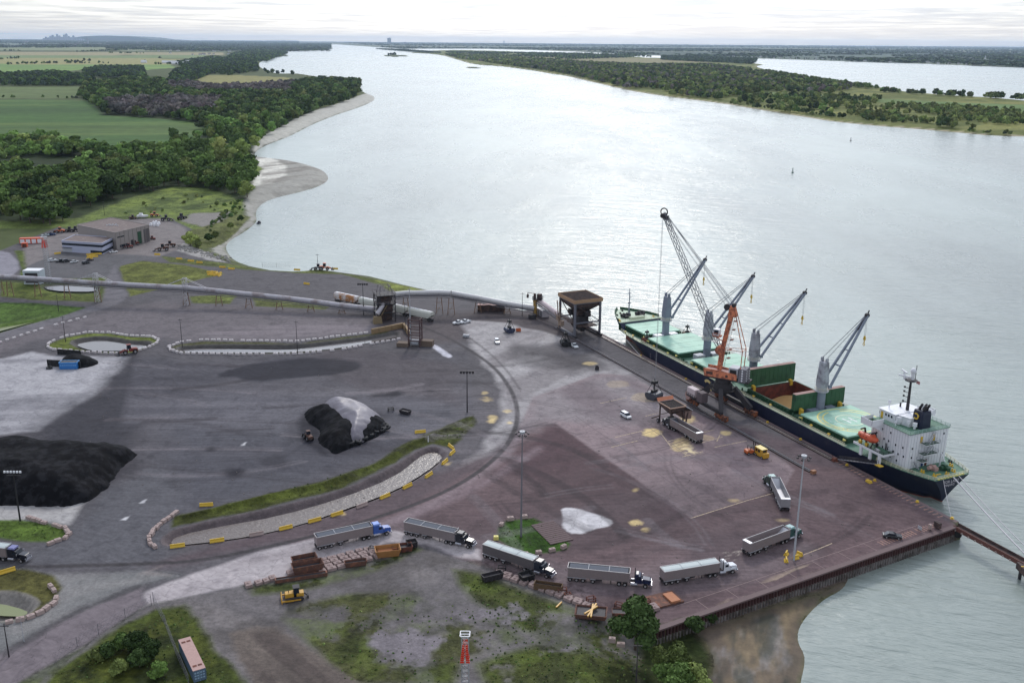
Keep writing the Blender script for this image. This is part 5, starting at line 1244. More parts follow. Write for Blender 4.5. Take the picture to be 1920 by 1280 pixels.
# berth end: small sign boards and cabinet
for x, y, m, lab, s_ in ((1724, 994, m_lgrey, 'small white sign board on posts near the quay corner', (1.4, .1, .9)), (1743, 993, m_tan, 'tan electrical cabinet near the quay corner', (.8, .6, 1.3)), (1757, 990, m_brown, 'dark open steel box on the end wall by the corner', (1.9, .9, 1.5))):
    e = empty('sign_board' if 'sign' in lab else 'cabinet', G(x, y), R(-70), lab, 'sign' if 'sign' in lab else 'cabinet')
    q = MB(); q.box((0, 0, .3 + s_[2] / 2), s_); q.build('board' if 'sign' in lab else 'body', m, e, bevel=.03)
    q = MB(); [q.beam((d * s_[0] * .35, 0, 0), (d * s_[0] * .35, 0, .3), .1) for d in (-1, 1)]; q.build('post', m_dark, e)
# catwalk to the mooring dolphin at the right
cw = empty('catwalk', G(1792, 984, 0), 0, 'rusty steel catwalk from the quay corner out to a mooring dolphin', 'catwalk')
A = G(1792, 984, 0); B = G(1945, 1066, 0); d = B - A; cw.rotation_euler.z = math.atan2(d.y, d.x); Lg = d.length
q = MB(); q.bb(0, Lg, -.9, .9, -.5, -.2); q.bb(0, Lg, .75, .95, -.9, .5); q.build('deck', m_brown, cw)
q = MB(); q.bb(0, Lg, -.95, -.75, -1.0, .15); q.build('girder', M_('girder', (110, 70, 62), rough=.85, var=.2), cw)
q = MB(); n = int(Lg / 2.1)
for k in range(n): q.box((k * 2.1 + 1, -1.15, -.75), (.35, .35, .35))
q.build('bracket', m_tan, cw)
dl = empty('mooring_dolphin', G(1935, 1062, 0), 0, 'brown steel mooring dolphin at the right edge', 'dolphin')
q = MB(); q.box((0, 0, -.9), (5, 5, 1.8)); q.build('cap', m_brown, dl, bevel=.05)
q = MB(); [q.cyl((a, b, -7), (a, b, -1.8), .4, n=10) for a in (-1.6, 1.6) for b in (-1.6, 1.6)]; q.build('pile', m_dark, dl)
q = MB(); q.box((0, 0, .05), (5.2, .3, .1)); q.build('edge_strip', m_yel, dl)
q = MB(); q.cyl((-.9, 0, 0), (.9, 0, 0), .9, n=16); o = q.build('rubber_fender', m_black); o.location = G(1797, 1000, -2.0); o.rotation_euler.z = R(60); tag(o, 'big black rubber fender at the quay corner', 'fender')
# mooring lines' shore end bits done with the ship

# ---------------------------------------------------------------- portal crane
PS, PT = 91.0, -8.2
pc = empty('harbour_crane', ST(PS, PT, 0), QROT, 'tall orange harbour crane on a dark rusty portal between ship and yard', 'crane')
TIPG = G(1227, 745, 0); tipz = HT(TIPG, 400)
tl = Vector(((TIPG - QC).dot(E1) - PS, -((TIPG - QC).dot(E2) - PT), tipz))
az = math.atan2(tl.y, tl.x)
leg = MB()
for sg in (-1, 1):
    for y in (-6.0, 6.0):
        leg.beam((sg * 8.0, y, 2.6), (sg * 2.6, y * .45, 8.6), 1.4, 1.7)
    leg.beam((sg * 8.5, -6, 2.4), (sg * 8.5, 6, 2.4), .5, .7) if False else None
for y in (-6, 6): leg.beam((-8.5, y, 2.7), (8.5, y, 2.7), .9, 1.1)
leg.cyl((0, 0, 7.0), (0, 0, 10.2), 3.4, 3.0, 20); leg.cyl((0, 0, 10.2), (0, 0, 11.6), 2.6, 2.6, 20)
leg.build('portal_frame', m_dark, pc)
for sg in (-1, 1):
    for y in (-5.95, 5.95):
        q = MB()
        for k in range(4): q.cyl((sg * 8.2 - 2.4 + k * 1.6, y - .3, .85), (sg * 8.2 - 2.4 + k * 1.6, y + .3, .85), .48, n=10)
        q.box((sg * 8.2, y, 1.35), (6.2, 1.1, .7)); q.box((sg * 8.2 - 1.6, y, 1.9), (2.4, 1.0, .7)); q.box((sg * 8.2 + 1.6, y, 1.9), (2.4, 1.0, .7)); q.box((sg * 10.6, y, 1.6), (1.2, 1.4, 1.6)); q.build('bogie', M_('bogie_rust', (150, 88, 56), rough=.85, var=.4, vscale=1.5, col2=K(80, 58, 54), cscale=1.2, cthr=.5), pc)
q = MB(); q.torus((0, 0, 8.3), 4.3, .1, 24, 5); q.torus((0, 0, 9.3), 4.3, .06, 24, 5)
for k in range(12): a = k * math.pi / 6; q.beam((4.3 * math.cos(a), 4.3 * math.sin(a), 7.9), (4.3 * math.cos(a), 4.3 * math.sin(a), 9.3), .08)
q.cyl((0, 0, 7.9), (0, 0, 8.0), 4.4, n=24); q.build('ring_platform', m_dark, pc)
q = MB(); q.box((6.5, 7.2, 5.6), (4.6, 2.2, 2.8)); q.build('electrical_house', M_('pinkish_white', (206, 190, 192), rough=.7, var=.1), pc, bevel=.1)
q = MB(); q.box((1.6, 7.0, 5.4), (3.0, 2.6, 3.4)); q.build('cable_house', M_('brown_house', (98, 86, 90), rough=.8, var=.1), pc, bevel=.08)
q = MB(); q.beam((0, 5.2, 8.0), (3.6, 7.2, 2.6), .14, .7); q.rail([(0, 5.2, 8.0), (3.6, 7.2, 2.6)], 1, .04, 1.2, 2); q.rail([(4, 8.4, 4.1), (9, 8.4, 4.1)], 1, .04, 1.2, 2); q.beam((4.2, 8.4, 4.1), (9, 8.4, 4.1), .1, .5); q.build('access_stair', m_dark, pc)
q = MB(); q.cyl((9.5, 6.6, 3.4), (9.5, 7.4, 3.4), 1.5, n=18); q.build('cable_reel', m_pinkrust, pc)
# turning upper works, built facing +X then turned to the boom azimuth
up = Matrix.Rotation(az, 4, 'Z')
def upper(q, name, m, bevel=0): 
    q.v = [tuple(up @ Vector(p)) for p in q.v]; return q.build(name, m, pc, bevel=bevel)
q = MB(); q.box((-1.5, 0, 12.0), (15.5, 4.6, .5)); upper(q, 'turntable', m_dark)
q = MB()
for sg in (-1, 1): q.prism([(-5.2, 12.3), (6.0, 12.3), (6.4, 14.9), (1.5, 14.9), (-5.2, 14.3)], sg * 2.3 - .18, sg * 2.3 + .18, 'y')
sp = upper(q, 'side_plate', m_corange)
q = MB(); q.box((2.0, 0, 14.0), (8.4, 4.2, .3)); upper(q, 'machinery_deck', m_pinkrust)
q = MB(); q.box((4.2, 2.5, 13.6), (2.3, .1, .8)); q.cyl((-1.8, 2.4, 13.3), (-1.8, 2.52, 13.3), .5, n=14); q.cyl((-1.8, -2.52, 13.3), (-1.8, -2.4, 13.3), .5, n=14); upper(q, 'name_plate', m_brown)
q = MB(); q.box((-3.8, 0, 14.6), (3.2, 4.0, 3.4)); upper(q, 'machinery_house', m_lgrey, .1)
q = MB(); q.box((-3.8, 2.03, 14.8), (2.2, .08, 1.8)); q.box((-3.8, -2.03, 14.8), (2.2, .08, 1.8)); upper(q, 'house_opening', m_black)
q = MB(); q.box((-7.0, 0, 14.2), (2.6, 4.8, 4.6), top=.92); cwt = upper(q, 'counterweight', m_grey, .1)
q = MB()
for k in range(5):
    for y in (-2.42, 2.42):
        zz = 12.6 + k * .85; q.prism([(-7.0, zz - .42), (-6.65, zz), (-7.0, zz + .42), (-7.35, zz)], y - .02, y + .02, 'y')
for k in range(5):
    for y in (-1.6, 1.6): zz = 12.6 + k * .85; q.prism([(y - .3, zz - .4), (y + .3, zz), (y + .3, zz + .4), (y - .3, zz)], -8.36, -8.32, 'x')
upper(q, 'warning_mark', m_white)
# tower: slender bent box column
def tw_at(x, z): return (x, 0, z)
q = MB(); zt = tipz * .0 + 36.5
q.beam((1.6, 0, 14.5), (1.0, 0, 22.0), 1.35, 1.5); q.beam((1.0, 0, 21.8), (-1.2, 0, 34.6), 1.15, 1.4); q.box((-1.5, 0, 35.2), (3.0, 1.5, 3.6), top=.6)
col = upper(q, 'tower_column', m_corange)
q = MB(); q.cyl((1.8, -1.2, 21.4), (1.8, 1.2, 21.4), 1.5, n=16); upper(q, 'boom_pivot', m_corange)
q = MB(); q.cyl((.4, -.5, 36.4), (.4, .5, 36.4), 1.1, n=16); q.cyl((-1.8, -.6, 37.3), (-1.8, .6, 37.3), .7, n=12); upper(q, 'head_sheave', m_dark)
q = MB(); q.box((2.6, 2.1, 28.0), (2.0, 2.0, 2.2), top=.95); cabo = upper(q, 'operator_cab', m_white, .1)
q = MB(); q.box((3.62, 2.1, 28.2), (.06, 1.6, 1.3)); q.box((2.6, 3.12, 28.2), (1.5, .06, 1.3)); upper(q, 'cab_window', m_glass)
q = MB(); q.box((2.4, 2.1, 26.7), (2.6, 2.4, .3)); q.beam((.6, .6, 24.5), (3.6, 2.4, 26.8), .3); q.rail([(1.3, 3.3, 26.9), (3.7, 3.3, 26.9)], 1, .04, 1, 2); upper(q, 'cab_platform', m_corange)
q = MB()
for z in range(15, 34, 1): q.box((-.3 - (z - 15) * .11 + (.3 if z < 22 else 0), 0, z), (.12, .8, .06))
q.beam((.5, -.9, 15), (-2.2, -.9, 34), .08); q.beam((.5, .9, 15), (-2.2, .9, 34), .08)
for z in (19, 22, 25.5, 29, 32): q.box((-.8 - (z - 15) * .11, 0, z), (1.0, 2.0, .1))
upper(q, 'ladder', m_rust)
ur = up.inverted() @ tl; bf = Vector((2.0, 0, 21.6)); tp = Vector((ur.x, 0, ur.z))
q = MB(); q.truss(bf, bf.lerp(tp, .16), (1.4, 2.6), (.8, 2.0), .16, 3); q.truss(bf.lerp(tp, .16), bf.lerp(tp, .88), (2.6, 1.6), (2.0, 1.3), .15, 15); q.truss(bf.lerp(tp, .88), tp, (1.6, .9), (1.3, .9), .2, 3)
upper(q, 'lattice_boom', M_('boom_grey', (110, 112, 122), rough=.6))
q = MB(); q.torus((tp.x, 0, tp.z + .5), 1.2, .22, 18, 6, 'y'); q.cyl((tp.x + .3, -.7, tp.z - .8), (tp.x + .3, .7, tp.z - .8), .8, n=12); q.box((tp.x - .8, 0, tp.z - 1.4), (1.6, 1.2, 1.4)); upper(q, 'boom_head', m_dark)
q = MB()
for y in (-.55, .55):
    q.cyl((-1.8, y, 37.6), (tp.x, y * .6, tp.z + .4), .09, n=5); q.cyl((-1.2, y * .7, 36.4), (tp.x - 1.5, y * .6, tp.z - 1.0), .07, n=5)
    q.cyl((tp.x + .4, y * .6, tp.z - .6), (ur.x, y * .6, 5.5), .05, n=4); q.cyl((.4, y * .6, 36.2), bf.lerp(tp, .9) + Vector((0, y * .6, .6)), .05, n=4)
upper(q, 'hoist_rope', m_wirel)
q = MB()
for y in (-2.0, 2.0):
    q.cyl((-2.4, y * .35, 36.0), (-6.4, y, 22.5), .16, n=6); q.cyl((-6.4, y, 22.5), (-6.2, y, 16), .16, n=6); q.beam((1.2, y * .4, 22.0), (-6.4, y, 22.5), .14)
q.beam((-6.4, -2, 22.5), (-6.4, 2, 22.5), .14); upper(q, 'back_stay', m_corange)

# ---------------------------------------------------------------- gantry hopper at the head of the berth
GH0 = G(1077, 645)       # centre on the ground
gh = empty('gantry_hopper', ST(193, -8.3, 0), QROT, 'big brown gantry hopper with a flat grid roof at the head of the berth', 'hopper')
q = MB(); LX, LY = 6.8, 6.0
for sx in (-1, 1):
    for sy in (-1, 1): q.beam((sx * LX, sy * LY, 1.0), (sx * LX, sy * LY, 15.0), .8)
for sy in (-1, 1):
    q.beam((-LX, sy * LY, 15), (LX, sy * LY, 15), .7); q.beam((-LX, sy * LY, 1.2), (LX, sy * LY, 1.2), .9)
for sx in (-1, 1): q.beam((sx * LX, -LY, 15), (sx * LX, LY, 15), .7); q.beam((sx * LX, -LY, 6.5), (sx * LX, LY, 6.5), .5)
q.build('frame', M_('hopper_grey', (112, 112, 122), rough=.7, var=.2), gh)
q = MB(); 
for sx in (-1, 1): q.beam((sx * LX, -LY, 6.5), (sx * LX, LY, 14.5), .3); q.beam((sx * LX, LY, 6.5), (sx * LX, -LY, 1.5), .3)
q.beam((-LX, LY, 6.5), (LX, LY, 14.5), .28); q.beam((LX, -LY, 6.5), (-LX, -LY, 14.5), .28); q.beam((-LX, LY, 6.5), (LX, LY, 6.5), .35); q.build('brace', m_brown, gh)
q = MB(); rings = [[(sx * a, sy * b, z) for sx, sy in ((-1, -1), (1, -1), (1, 1), (-1, 1))] for z, a, b in ((15.2, 6.6, 5.8), (13.2, 6.4, 5.6), (10.4, 2.8, 2.6), (8.6, 2.6, 2.4))]
q.loft(rings, smooth=False, caps=False); q.build('hopper_bin', m_brown, gh)
q = MB(); q.add([(-7.6, -6.8, 15.3), (7.6, -6.8, 15.3), (7.6, 6.8, 15.3), (-7.6, 6.8, 15.3), (-6.6, -5.8, 15.32), (6.6, -5.8, 15.32), (6.6, 5.8, 15.32), (-6.6, 5.8, 15.32)], [(0, 1, 5, 4), (1, 2, 6, 5), (2, 3, 7, 6), (3, 0, 4, 7)])
for a, b in (((-7.6, -6.8), (7.6, -6.8)), ((7.6, -6.8), (7.6, 6.8)), ((7.6, 6.8), (-7.6, 6.8)), ((-7.6, 6.8), (-7.6, -6.8))): q.beam((*a, 16.0), (*b, 16.0), .12, 1.5)
q.build('roof_rim', M_('rim_rust', (176, 142, 112), rough=.85, var=.25), gh)
q = MB(); n = 26
for k in range(n): y = -6.4 + 12.8 * k / (n - 1); q.beam((-7.2, y, 16.3), (7.2, y, 16.3), .09, .3)
for k in range(7): x = -6.9 + 13.8 * k / 6; q.beam((x, -6.6, 16.25), (x, 6.6, 16.25), .18, .4)
q.build('grid_roof', m_brown, gh)
q = MB(); q.bb(-7, 7, -6, 6, 14.6, 14.7); q.build('bin_interior', M_('coal_dark', (54, 44, 44), rough=.95), gh)
q = MB(); q.box((-1.5, -.5, 4.6), (11, 9, .3)); q.rail([(-7, -5, 4.8), (4, -5, 4.8)], 1, .05, 1.5, 2); q.rail([(-7, 4, 4.8), (4, 4, 4.8)], 1, .05, 1.5, 2); q.build('lower_platform', m_brown, gh)
q = MB(); q.box((1, 0, 3.0), (9, 2.6, 1.2)); q.box((1, 0, 2.0), (8, 1.6, 1)); q.box((-.5, 0, 6.6), (6.0, 4.6, 3.4)); q.box((3.2, 2, 9.2), (2.4, 3, 2.2)); q.box((-3.6, -1.5, 9.4), (2, 2.6, 2.6)); q.build('belt_feeder', m_dark, gh)
q = MB(); q.beam((5.5, LY + .3, 1), (3.5, LY + 2.2, 14), .35); q.beam((6.9, LY + .4, 1), (5.5, LY + 2.2, 14), .35); q.beam((4, LY + 1, 3), (6, LY + 3, 9), .3); q.box((4.5, LY + .6, 4), (2.6, 1.5, 2.2)); q.box((6.0, LY + 1.2, 6), (1.2, 1.5, 2)); q.build('stair_tower', M_('tan_steel', (160, 138, 122), rough=.8, var=.25), gh)
for sx in (-1, 1):
    for sy in (-1, 1):
        q = MB(); q.box((sx * LX, sy * LY, .8), (3.6, .9, .8)); [q.cyl((sx * LX + d, sy * LY - .25, .55), (sx * LX + d, sy * LY + .25, .55), .4, n=8) for d in (-1.3, -.45, .45, 1.3)]; q.build('bogie', m_dark, gh)
# ================================================================== VEHICLES
m_tyre = M_('tyre', (34, 32, 34), rough=.85); m_rim = M_('rim_metal', (176, 172, 174), rough=.4, metal=.3)
m_chrome = M_('chrome', (188, 188, 196), rough=.25, metal=.5); m_alu = mat('ribbed_aluminium', K(150, 138, 138), rough=.55, metal=.2, var=.12, vscale=1.2)
m_alul = M_('bright_aluminium', (206, 206, 212), rough=.4, metal=.3, var=.06); m_tarp = M_('dark_tarp', (78, 84, 96), rough=.8, var=.15, vscale=1)
def wheel(parent, x, y, r=.5, w_=.3, proto={}):
    k = (r, w_)
    if k not in proto:
        q = MB(); q.cyl((0, -w_ / 2, 0), (0, w_ / 2, 0), r, n=14); me = q.mesh('wheel'); me.materials.append(m_tyre)
        q = MB(); q.cyl((0, -w_ / 2 - .02, 0), (0, w_ / 2 + .02, 0), r * .52, n=10); me2 = q.mesh('rim'); me2.materials.append(m_rim); proto[k] = (me, me2)
    o = bpy.data.objects.new('wheel', proto[k][0]); COL.objects.link(o); o.parent = parent; o.location = (x, y, r)
    o2 = bpy.data.objects.new('rim', proto[k][1]); COL.objects.link(o2); o2.parent = o
def trailer(root, cover='tarp', ang=0.0, alu=None):
    a = alu or m_alu; T = Matrix.Rotation(ang, 4, 'Z')
    def bl(q, name, m, par=root, bevel=0):
        q.v = [tuple(T @ Vector(p)) for p in q.v]; return q.build(name, m, par, bevel=bevel)
    x0, x1, w_, zb, zt = -12.6, 1.7, 1.28, 1.25, 3.55
    q = MB()
    for sg in (-1, 1):
        q.prism([(sg * w_, zt), (sg * (w_ - .06), zt), (sg * (w_ - .42), zb), (sg * (w_ - .36), zb - .05)] if False else [(sg * w_, zt), (sg * (w_ - .07), zt), (sg * (w_ - .07), zb), (sg * w_, zb)], x0, x1, 'x')
        for k in range(28): q.box((x0 + .4 + k * .5, sg * (w_ + .015), (zt + zb) / 2), (.1, .03, zt - zb - .15))
    q.bb(x0, x0 + .07, -w_ + .07, w_ - .07, zb, zt); q.bb(x1 - .07, x1, -w_ + .07, w_ - .07, zb, zt); q.bb(x0 + .07, x1 - .07, -w_ + .07, w_ - .07, zb, zb + .08)
    body = bl(q, 'trailer_body', a)
    q = MB()
    for sg in (-1, 1): q.beam((x0, sg * w_, zt + .04), (x1, sg * w_, zt + .04), .14)
    for x in (x0, x1): q.beam((x, -w_, zt + .04), (x, w_, zt + .04), .14)
    bl(q, 'top_rail', M_('top_rail', (176, 172, 174), rough=.5), body)
    if cover == 'tarp':
        q = MB(); q.prism([(-w_ + .2, zt - .02), (-.5, zt + .03), (.5, zt + .03), (w_ - .2, zt - .02), (w_ - .2, zt - .08), (-w_ + .2, zt - .08)], x0 + .35, x1 - .35, 'x'); bl(q, 'tarp', m_tarp, body)
        q = MB(); n = 3
        for k in range(1, n): x = x0 + (x1 - x0) * k / n; q.beam((x, -w_ + .1, zt + .07), (x, w_ - .1, zt + .07), .1)
        bl(q, 'tarp_bow', m_lgrey, body)
    elif cover == 'white':
        q = MB(); q.prism([(-w_ + .08, zt), (-.6, zt + .16), (.6, zt + .16), (w_ - .08, zt), (w_ - .08, zt - .05), (-w_ + .08, zt - .05)], x0 + .12, x1 - .12, 'x'); bl(q, 'tarp', M_('white_tarp', (184, 194, 194), rough=.6, var=.05), body)
        q = MB()
        for k in range(1, 3): x = x0 + (x1 - x0) * k / 3; q.beam((x, -w_ + .1, zt + .2), (x, w_ - .1, zt + .2), .07)
        bl(q, 'tarp_bow', m_lgrey, body)
    else:
        q = MB(); q.add([(x0 + .1, -w_ + .08, zt - .1), (x0 + .1, w_ - .08, zt - .1), (x0 + 3.2, w_ - .08, zb + .12), (x0 + 3.2, -w_ + .08, zb + .12), (x1 - 2.4, w_ - .08, zb + .12), (x1 - 2.4, -w_ + .08, zb + .12), (x1 - .1, w_ - .08, zt - .3), (x1 - .1, -w_ + .08, zt - .3)],
                        [(0, 1, 2, 3), (3, 2, 4, 5), (5, 4, 6, 7)]); bl(q, 'tub_lining', m_alul if cover == 'open' else m_tarp, body)
        q = MB(); q.prism([(x0 - .02, zt - .1), (x0 + .9, zt + .12), (x0 - .02, zt + .12)], -w_ + .1, w_ - .1, 'y'); bl(q, 'end_flap', m_alul, body)
    q = MB()
    for sg in (-1, 1): q.beam((x0 + .1, sg * .5, 1.02), (x1 - .2, sg * .5, 1.02), .18, .3); q.bb(-7.4, -4.6, sg * 1.0 - .12, sg * 1.0 + .12, .75, 1.2); q.beam((-2.6, sg * .8, .1), (-2.6, sg * .8, 1.0), .14)
    q.bb(x0 - .12, x0, -1.2, 1.2, .55, .75); q.bb(x0 - .06, x0 - .0, -1.1, -.7, .8, 1.15); q.bb(x0 - .06, x0, .7, 1.1, .8, 1.15)
    bl(q, 'trailer_frame', m_dark)
    for x in (-12.0, -10.5, -9.0, -6.7):
        for y in (-1.05, 1.05): p = T @ Vector((x, y, 0)); wheel(root, p.x, p.y); root.children[-1].rotation_euler.z = ang
    q = MB()
    for sg in (-1, 1): q.box((-10.4, sg * 1.12, 1.13), (4.4, .5, .1)); q.box((-6.7, sg * 1.12, 1.13), (1.2, .5, .1))
    bl(q, 'mudguard', m_alul)
def semi(px_rear, px_front, label, colr, cover='tarp', style='long', chrome=True, ang=0.0, alu=None, anchor=None, span=17.3, roofcol=None):
    """near-side contact points of the rearmost trailer wheel and the steering wheel"""
    A, B = G(*px_rear), G(*px_front); d = (B - A).normalized(); nn = Vector((-d.y, d.x, 0))
    if nn.y < 0: nn = -nn
    C = A.lerp(B, 12.0 / span) + nn * 1.1 if anchor is None else G(*anchor) + nn * 1.1
    root = empty('semi_truck', C, math.atan2(d.y, d.x), label, 'truck', 'tipper trucks working on the quay')
    mc = M_('truck_' + label.split()[0] + str(colr[0]), colr, rough=.3, var=.05); dn = style == 'day'
    q = MB()
    for sg in (-1, 1): q.beam((-1.6, sg * .42, .95), (6.2, sg * .42, .95), .12, .28)
    q.cyl((0, 0, 1.1), (0, 0, 1.2), .5, n=12); q.build('chassis', m_dark, root)
    xs = 3.0 if dn else 1.9
    q = MB(); q.prism([(xs, 1.0), (4.55, 1.0), (4.55, 1.95), (4.2, 2.85), (3.6, 3.0), (xs, 3.0 if dn else 3.35)], -1.12, 1.12, 'y'); cab = q.build('cab', mc, root, bevel=.1)
    q = MB(); q.box(((xs + 3.9) / 2, 0, 3.2 if dn else 3.4), (3.9 - xs - .1, 2.0, .22 if dn else .4), top=.85); q.build('roof_cap', M_('roof_' + str(roofcol or colr), roofcol, rough=.25) if roofcol else mc, cab, bevel=.06)
    q = MB(); q.prism([(4.58, 1.0), (6.55, 1.0), (6.62, 1.75), (6.4, 1.95), (4.58, 2.15)], -.82, .82, 'y'); q.build('hood', mc, root, bevel=.12)
    q = MB()
    for sg in (-1, 1):
        q.prism([(4.7, .95), (4.85, 1.3), (5.3, 1.5), (5.9, 1.45), (6.3, 1.15), (6.4, .85), (6.1, .85), (5.9, 1.2), (4.95, 1.2)], sg * .98 - .2, sg * .98 + .2, 'y')
    q.build('fender', mc if not chrome else mc, root)
    q = MB(); q.add([(4.57, -.95, 2.05), (4.57, .95, 2.05), (4.24, .9, 2.78), (4.24, -.9, 2.78)], [(0, 1, 2, 3)]); q.v = [(x + .03, y, z + .03) for x, y, z in q.v]; q.build('windscreen', m_glass, cab)
    q = MB(); [q.bb(3.3, 4.15, sg * 1.13 - .01, sg * 1.13 + .01, 2.05, 2.65) for sg in (-1, 1)]; q.build('side_window', m_glass, cab)
    q = MB(); q.box((6.72, 0, .72), (.22, 2.2, .42)); q.box((6.64, 0, 1.35), (.08, 1.2, .85)); [q.cyl((6.5, sg * .98, 1.15), (6.68, sg * .98, 1.15), .14, n=8) for sg in (-1, 1)]; q.build('bumper', m_chrome, root)
    for sg in (-1, 1):
        q = MB(); q.cyl((1.95 if not dn else 2.0, sg * .95, .78), (3.5, sg * .95, .78), .36, n=12); q.build('fuel_tank', m_chrome, root)
        q = MB(); q.cyl((xs - .12, sg * .95, 1.2), (xs - .12, sg * .95, 4.0), .09, n=8); q.build('exhaust_stack', m_chrome if chrome else m_dark, root)
        q = MB(); q.cyl((4.7, sg * .95, 1.6), (5.2, sg * .95, 1.6), .18, n=8) if chrome and 0 else None; q.beam((4.5, sg * 1.1, 2.2), (4.6, sg * 1.35, 2.2), .05); q.box((4.62, sg * 1.4, 2.2), (.1, .25, .45)); q.build('mirror', m_chrome, cab)
        q = MB(); q.prism([(-1.4, 1.15), (1.4, 1.15), (1.4, 1.2), (-1.4, 1.2)], sg * 1.05 - .25, sg * 1.05 + .25, 'y'); q.build('mudguard', m_chrome if chrome else m_dark, root)
    for x in (-.68, .68):
        for y in (-1.0, 1.0): wheel(root, x, y, .52, .5)
    for y in (-1.02, 1.02): wheel(root, 5.35, y, .52, .3)
    trailer(root, cover, ang, alu); return root
semi((594, 1032), (727, 1003), 'bright blue cab with grey ribbed tipper trailer, leading the queue from the left', (62, 98, 176), chrome=False, roofcol=(120, 150, 220))
semi((763.5, 1002.5), (876, 1028), 'black chrome nosed cab with grey trailer, passing the yellow skip', (44, 44, 50))
semi((902, 1043), (1027.5, 1085), 'black long nosed cab with closed grey tarp beside the grass island', (54, 58, 68), 'white', alu=M_('grey_alu', (104, 98, 100), rough=.5, var=.1))
bpy.data.objects['semi_truck.002'] if False else None
semi((1069, 1089), (1209, 1102.5), 'navy short cab with grey trailer above the rusty block row', (34, 42, 72), style='day', chrome=False)
semi((1246, 1097), (1374, 1075), 'white cab with white covered trailer near the end wall', (226, 228, 234), 'white', style='day', chrome=False)
semi((1398.5, 1045.5), (1501, 1007), 'dark green cab with open silver trailer next to the tall lamp mast', (52, 88, 84), 'open', roofcol=(140, 176, 174), chrome=False)
semi((1482.8, 961.5), (1428.8, 906), 'green cab turning with an open silver trailer bent behind it', (40, 64, 54), 'open', ang=R(-13), anchor=(1447, 921), chrome=False, roofcol=(170, 196, 190), alu=M_('silver_alu', (160, 158, 162), rough=.45, metal=.2))
semi((-100, 1040), (47.5, 1056), 'black cab with chrome trim entering at the left edge', (30, 32, 44), 'white', anchor=(2, 1051), roofcol=(120, 120, 170))
semi((1291.7, 824.5), (1246, 798), 'truck with grey trailer parked backwards under the mobile hopper', (60, 62, 66), 'dark', anchor=(1262, 807), chrome=False)

def car(px, px2, kind, colr, label, cat='car', grp=None):
    """px, px2: tail and nose on the ground"""
    A, B = G(*px), G(*px2); d = (B - A).normalized(); C = (A + B) / 2
    nm = {'sedan': 'parked_car', 'suv': 'parked_car', 'van': 'minivan', 'pickup': 'pickup_truck'}[kind]
    r_ = empty(nm, C, math.atan2(d.y, d.x), label, cat, grp); mc = M_('car_%d_%d_%d' % colr, colr, rough=.25, var=.03)
    h = {'sedan': 0, 'suv': .25, 'van': .3, 'pickup': .25}[kind]; l = 2.35 if kind != 'pickup' else 2.75
    q = MB(); rings = []
    for x, zb, zt, w_ in ((-l, .5, .85 + h * .6, .78), (-l + .15, .35, .95 + h * .7, .88), (-.5, .28, .98 + h * .7, .92), (1.1, .28, .95 + h * .6, .92), (l - .25, .32, .82 + h * .5, .86), (l, .45, .68 + h * .4, .74)):
        rings.append([(x, -w_, zb), (x, -w_ - .02, (zb + zt) / 2), (x, -w_ + .06, zt), (x, w_ - .06, zt), (x, w_ + .02, (zb + zt) / 2), (x, w_, zb)])
    q.loft(rings, smooth=False); body = q.build('body', mc, r_, bevel=.05)
    zt = .96 + h * .65; zr = 1.42 + h
    prof = {'sedan': [(-1.75, zt), (-1.1, zr), (.25, zr), (1.05, zt)], 'suv': [(-2.2, zt), (-2.0, zr), (.3, zr), (1.05, zt)], 'van': [(-2.25, zt), (-2.15, zr), (.7, zr), (1.6, zt)], 'pickup': [(-.6, zt), (-.5, zr), (.7, zr), (1.35, zt)]}[kind]
    q = MB(); q.prism(prof, -.76, .76, 'y'); q.build('cabin', m_glass, r_, bevel=.04)
    q = MB(); x0, x1 = prof[1][0] + .05, prof[2][0] - .05; q.prism([(x0, zr - .02), (x1, zr - .02), (x1 - .1, zr + .05), (x0 + .1, zr + .05)], -.72, .72, 'y')
    for sg in (-1, 1):
        for xx in (prof[0][0] * .55, 0.1): q.beam((xx, sg * .765, zt), (xx, sg * .74, zr), .07)
    q.build('roof', mc, r_)
    if kind == 'pickup': q = MB(); q.bb(-2.6, -.75, -.72, .72, zt - .45, zt + .012); q.build('cargo_bed', m_dark, r_)
    for x in (-l * .62, l * .62):
        for y in (-.82, .82): wheel(r_, x, y, .34, .24)
    q = MB(); [q.box((l - .06, sg * .6, .68 + h * .3), (.1, .28, .12)) for sg in (-1, 1)]; q.build('headlight', m_lgrey, r_)
    return r_
car((1163, 776), (1184, 788), 'van', (232, 234, 238), 'white minivan standing on the big concrete pad', 'van')
car((1658, 1006), (1687, 1009), 'sedan', (34, 34, 40), 'black car parked near the quay corner by the end wall')
GP_ = 'white pickups parked by the yard track'
car((868, 606), (852, 608), 'pickup', (228, 230, 234), 'left one of two white pickups parked side by side', 'pickup truck', GP_)
car((880, 604), (865, 607), 'pickup', (224, 226, 230), 'right one of two white pickups parked side by side', 'pickup truck', GP_)
car((929, 637), (935, 649), 'suv', (230, 232, 234), 'white car alone on the light concrete left of the grab')
car((1070, 646), (1083, 655), 'pickup', (232, 234, 236), 'white pickup parked beside the black ribbed grab', 'pickup truck')
GC = 'cars in the small car park by the office'
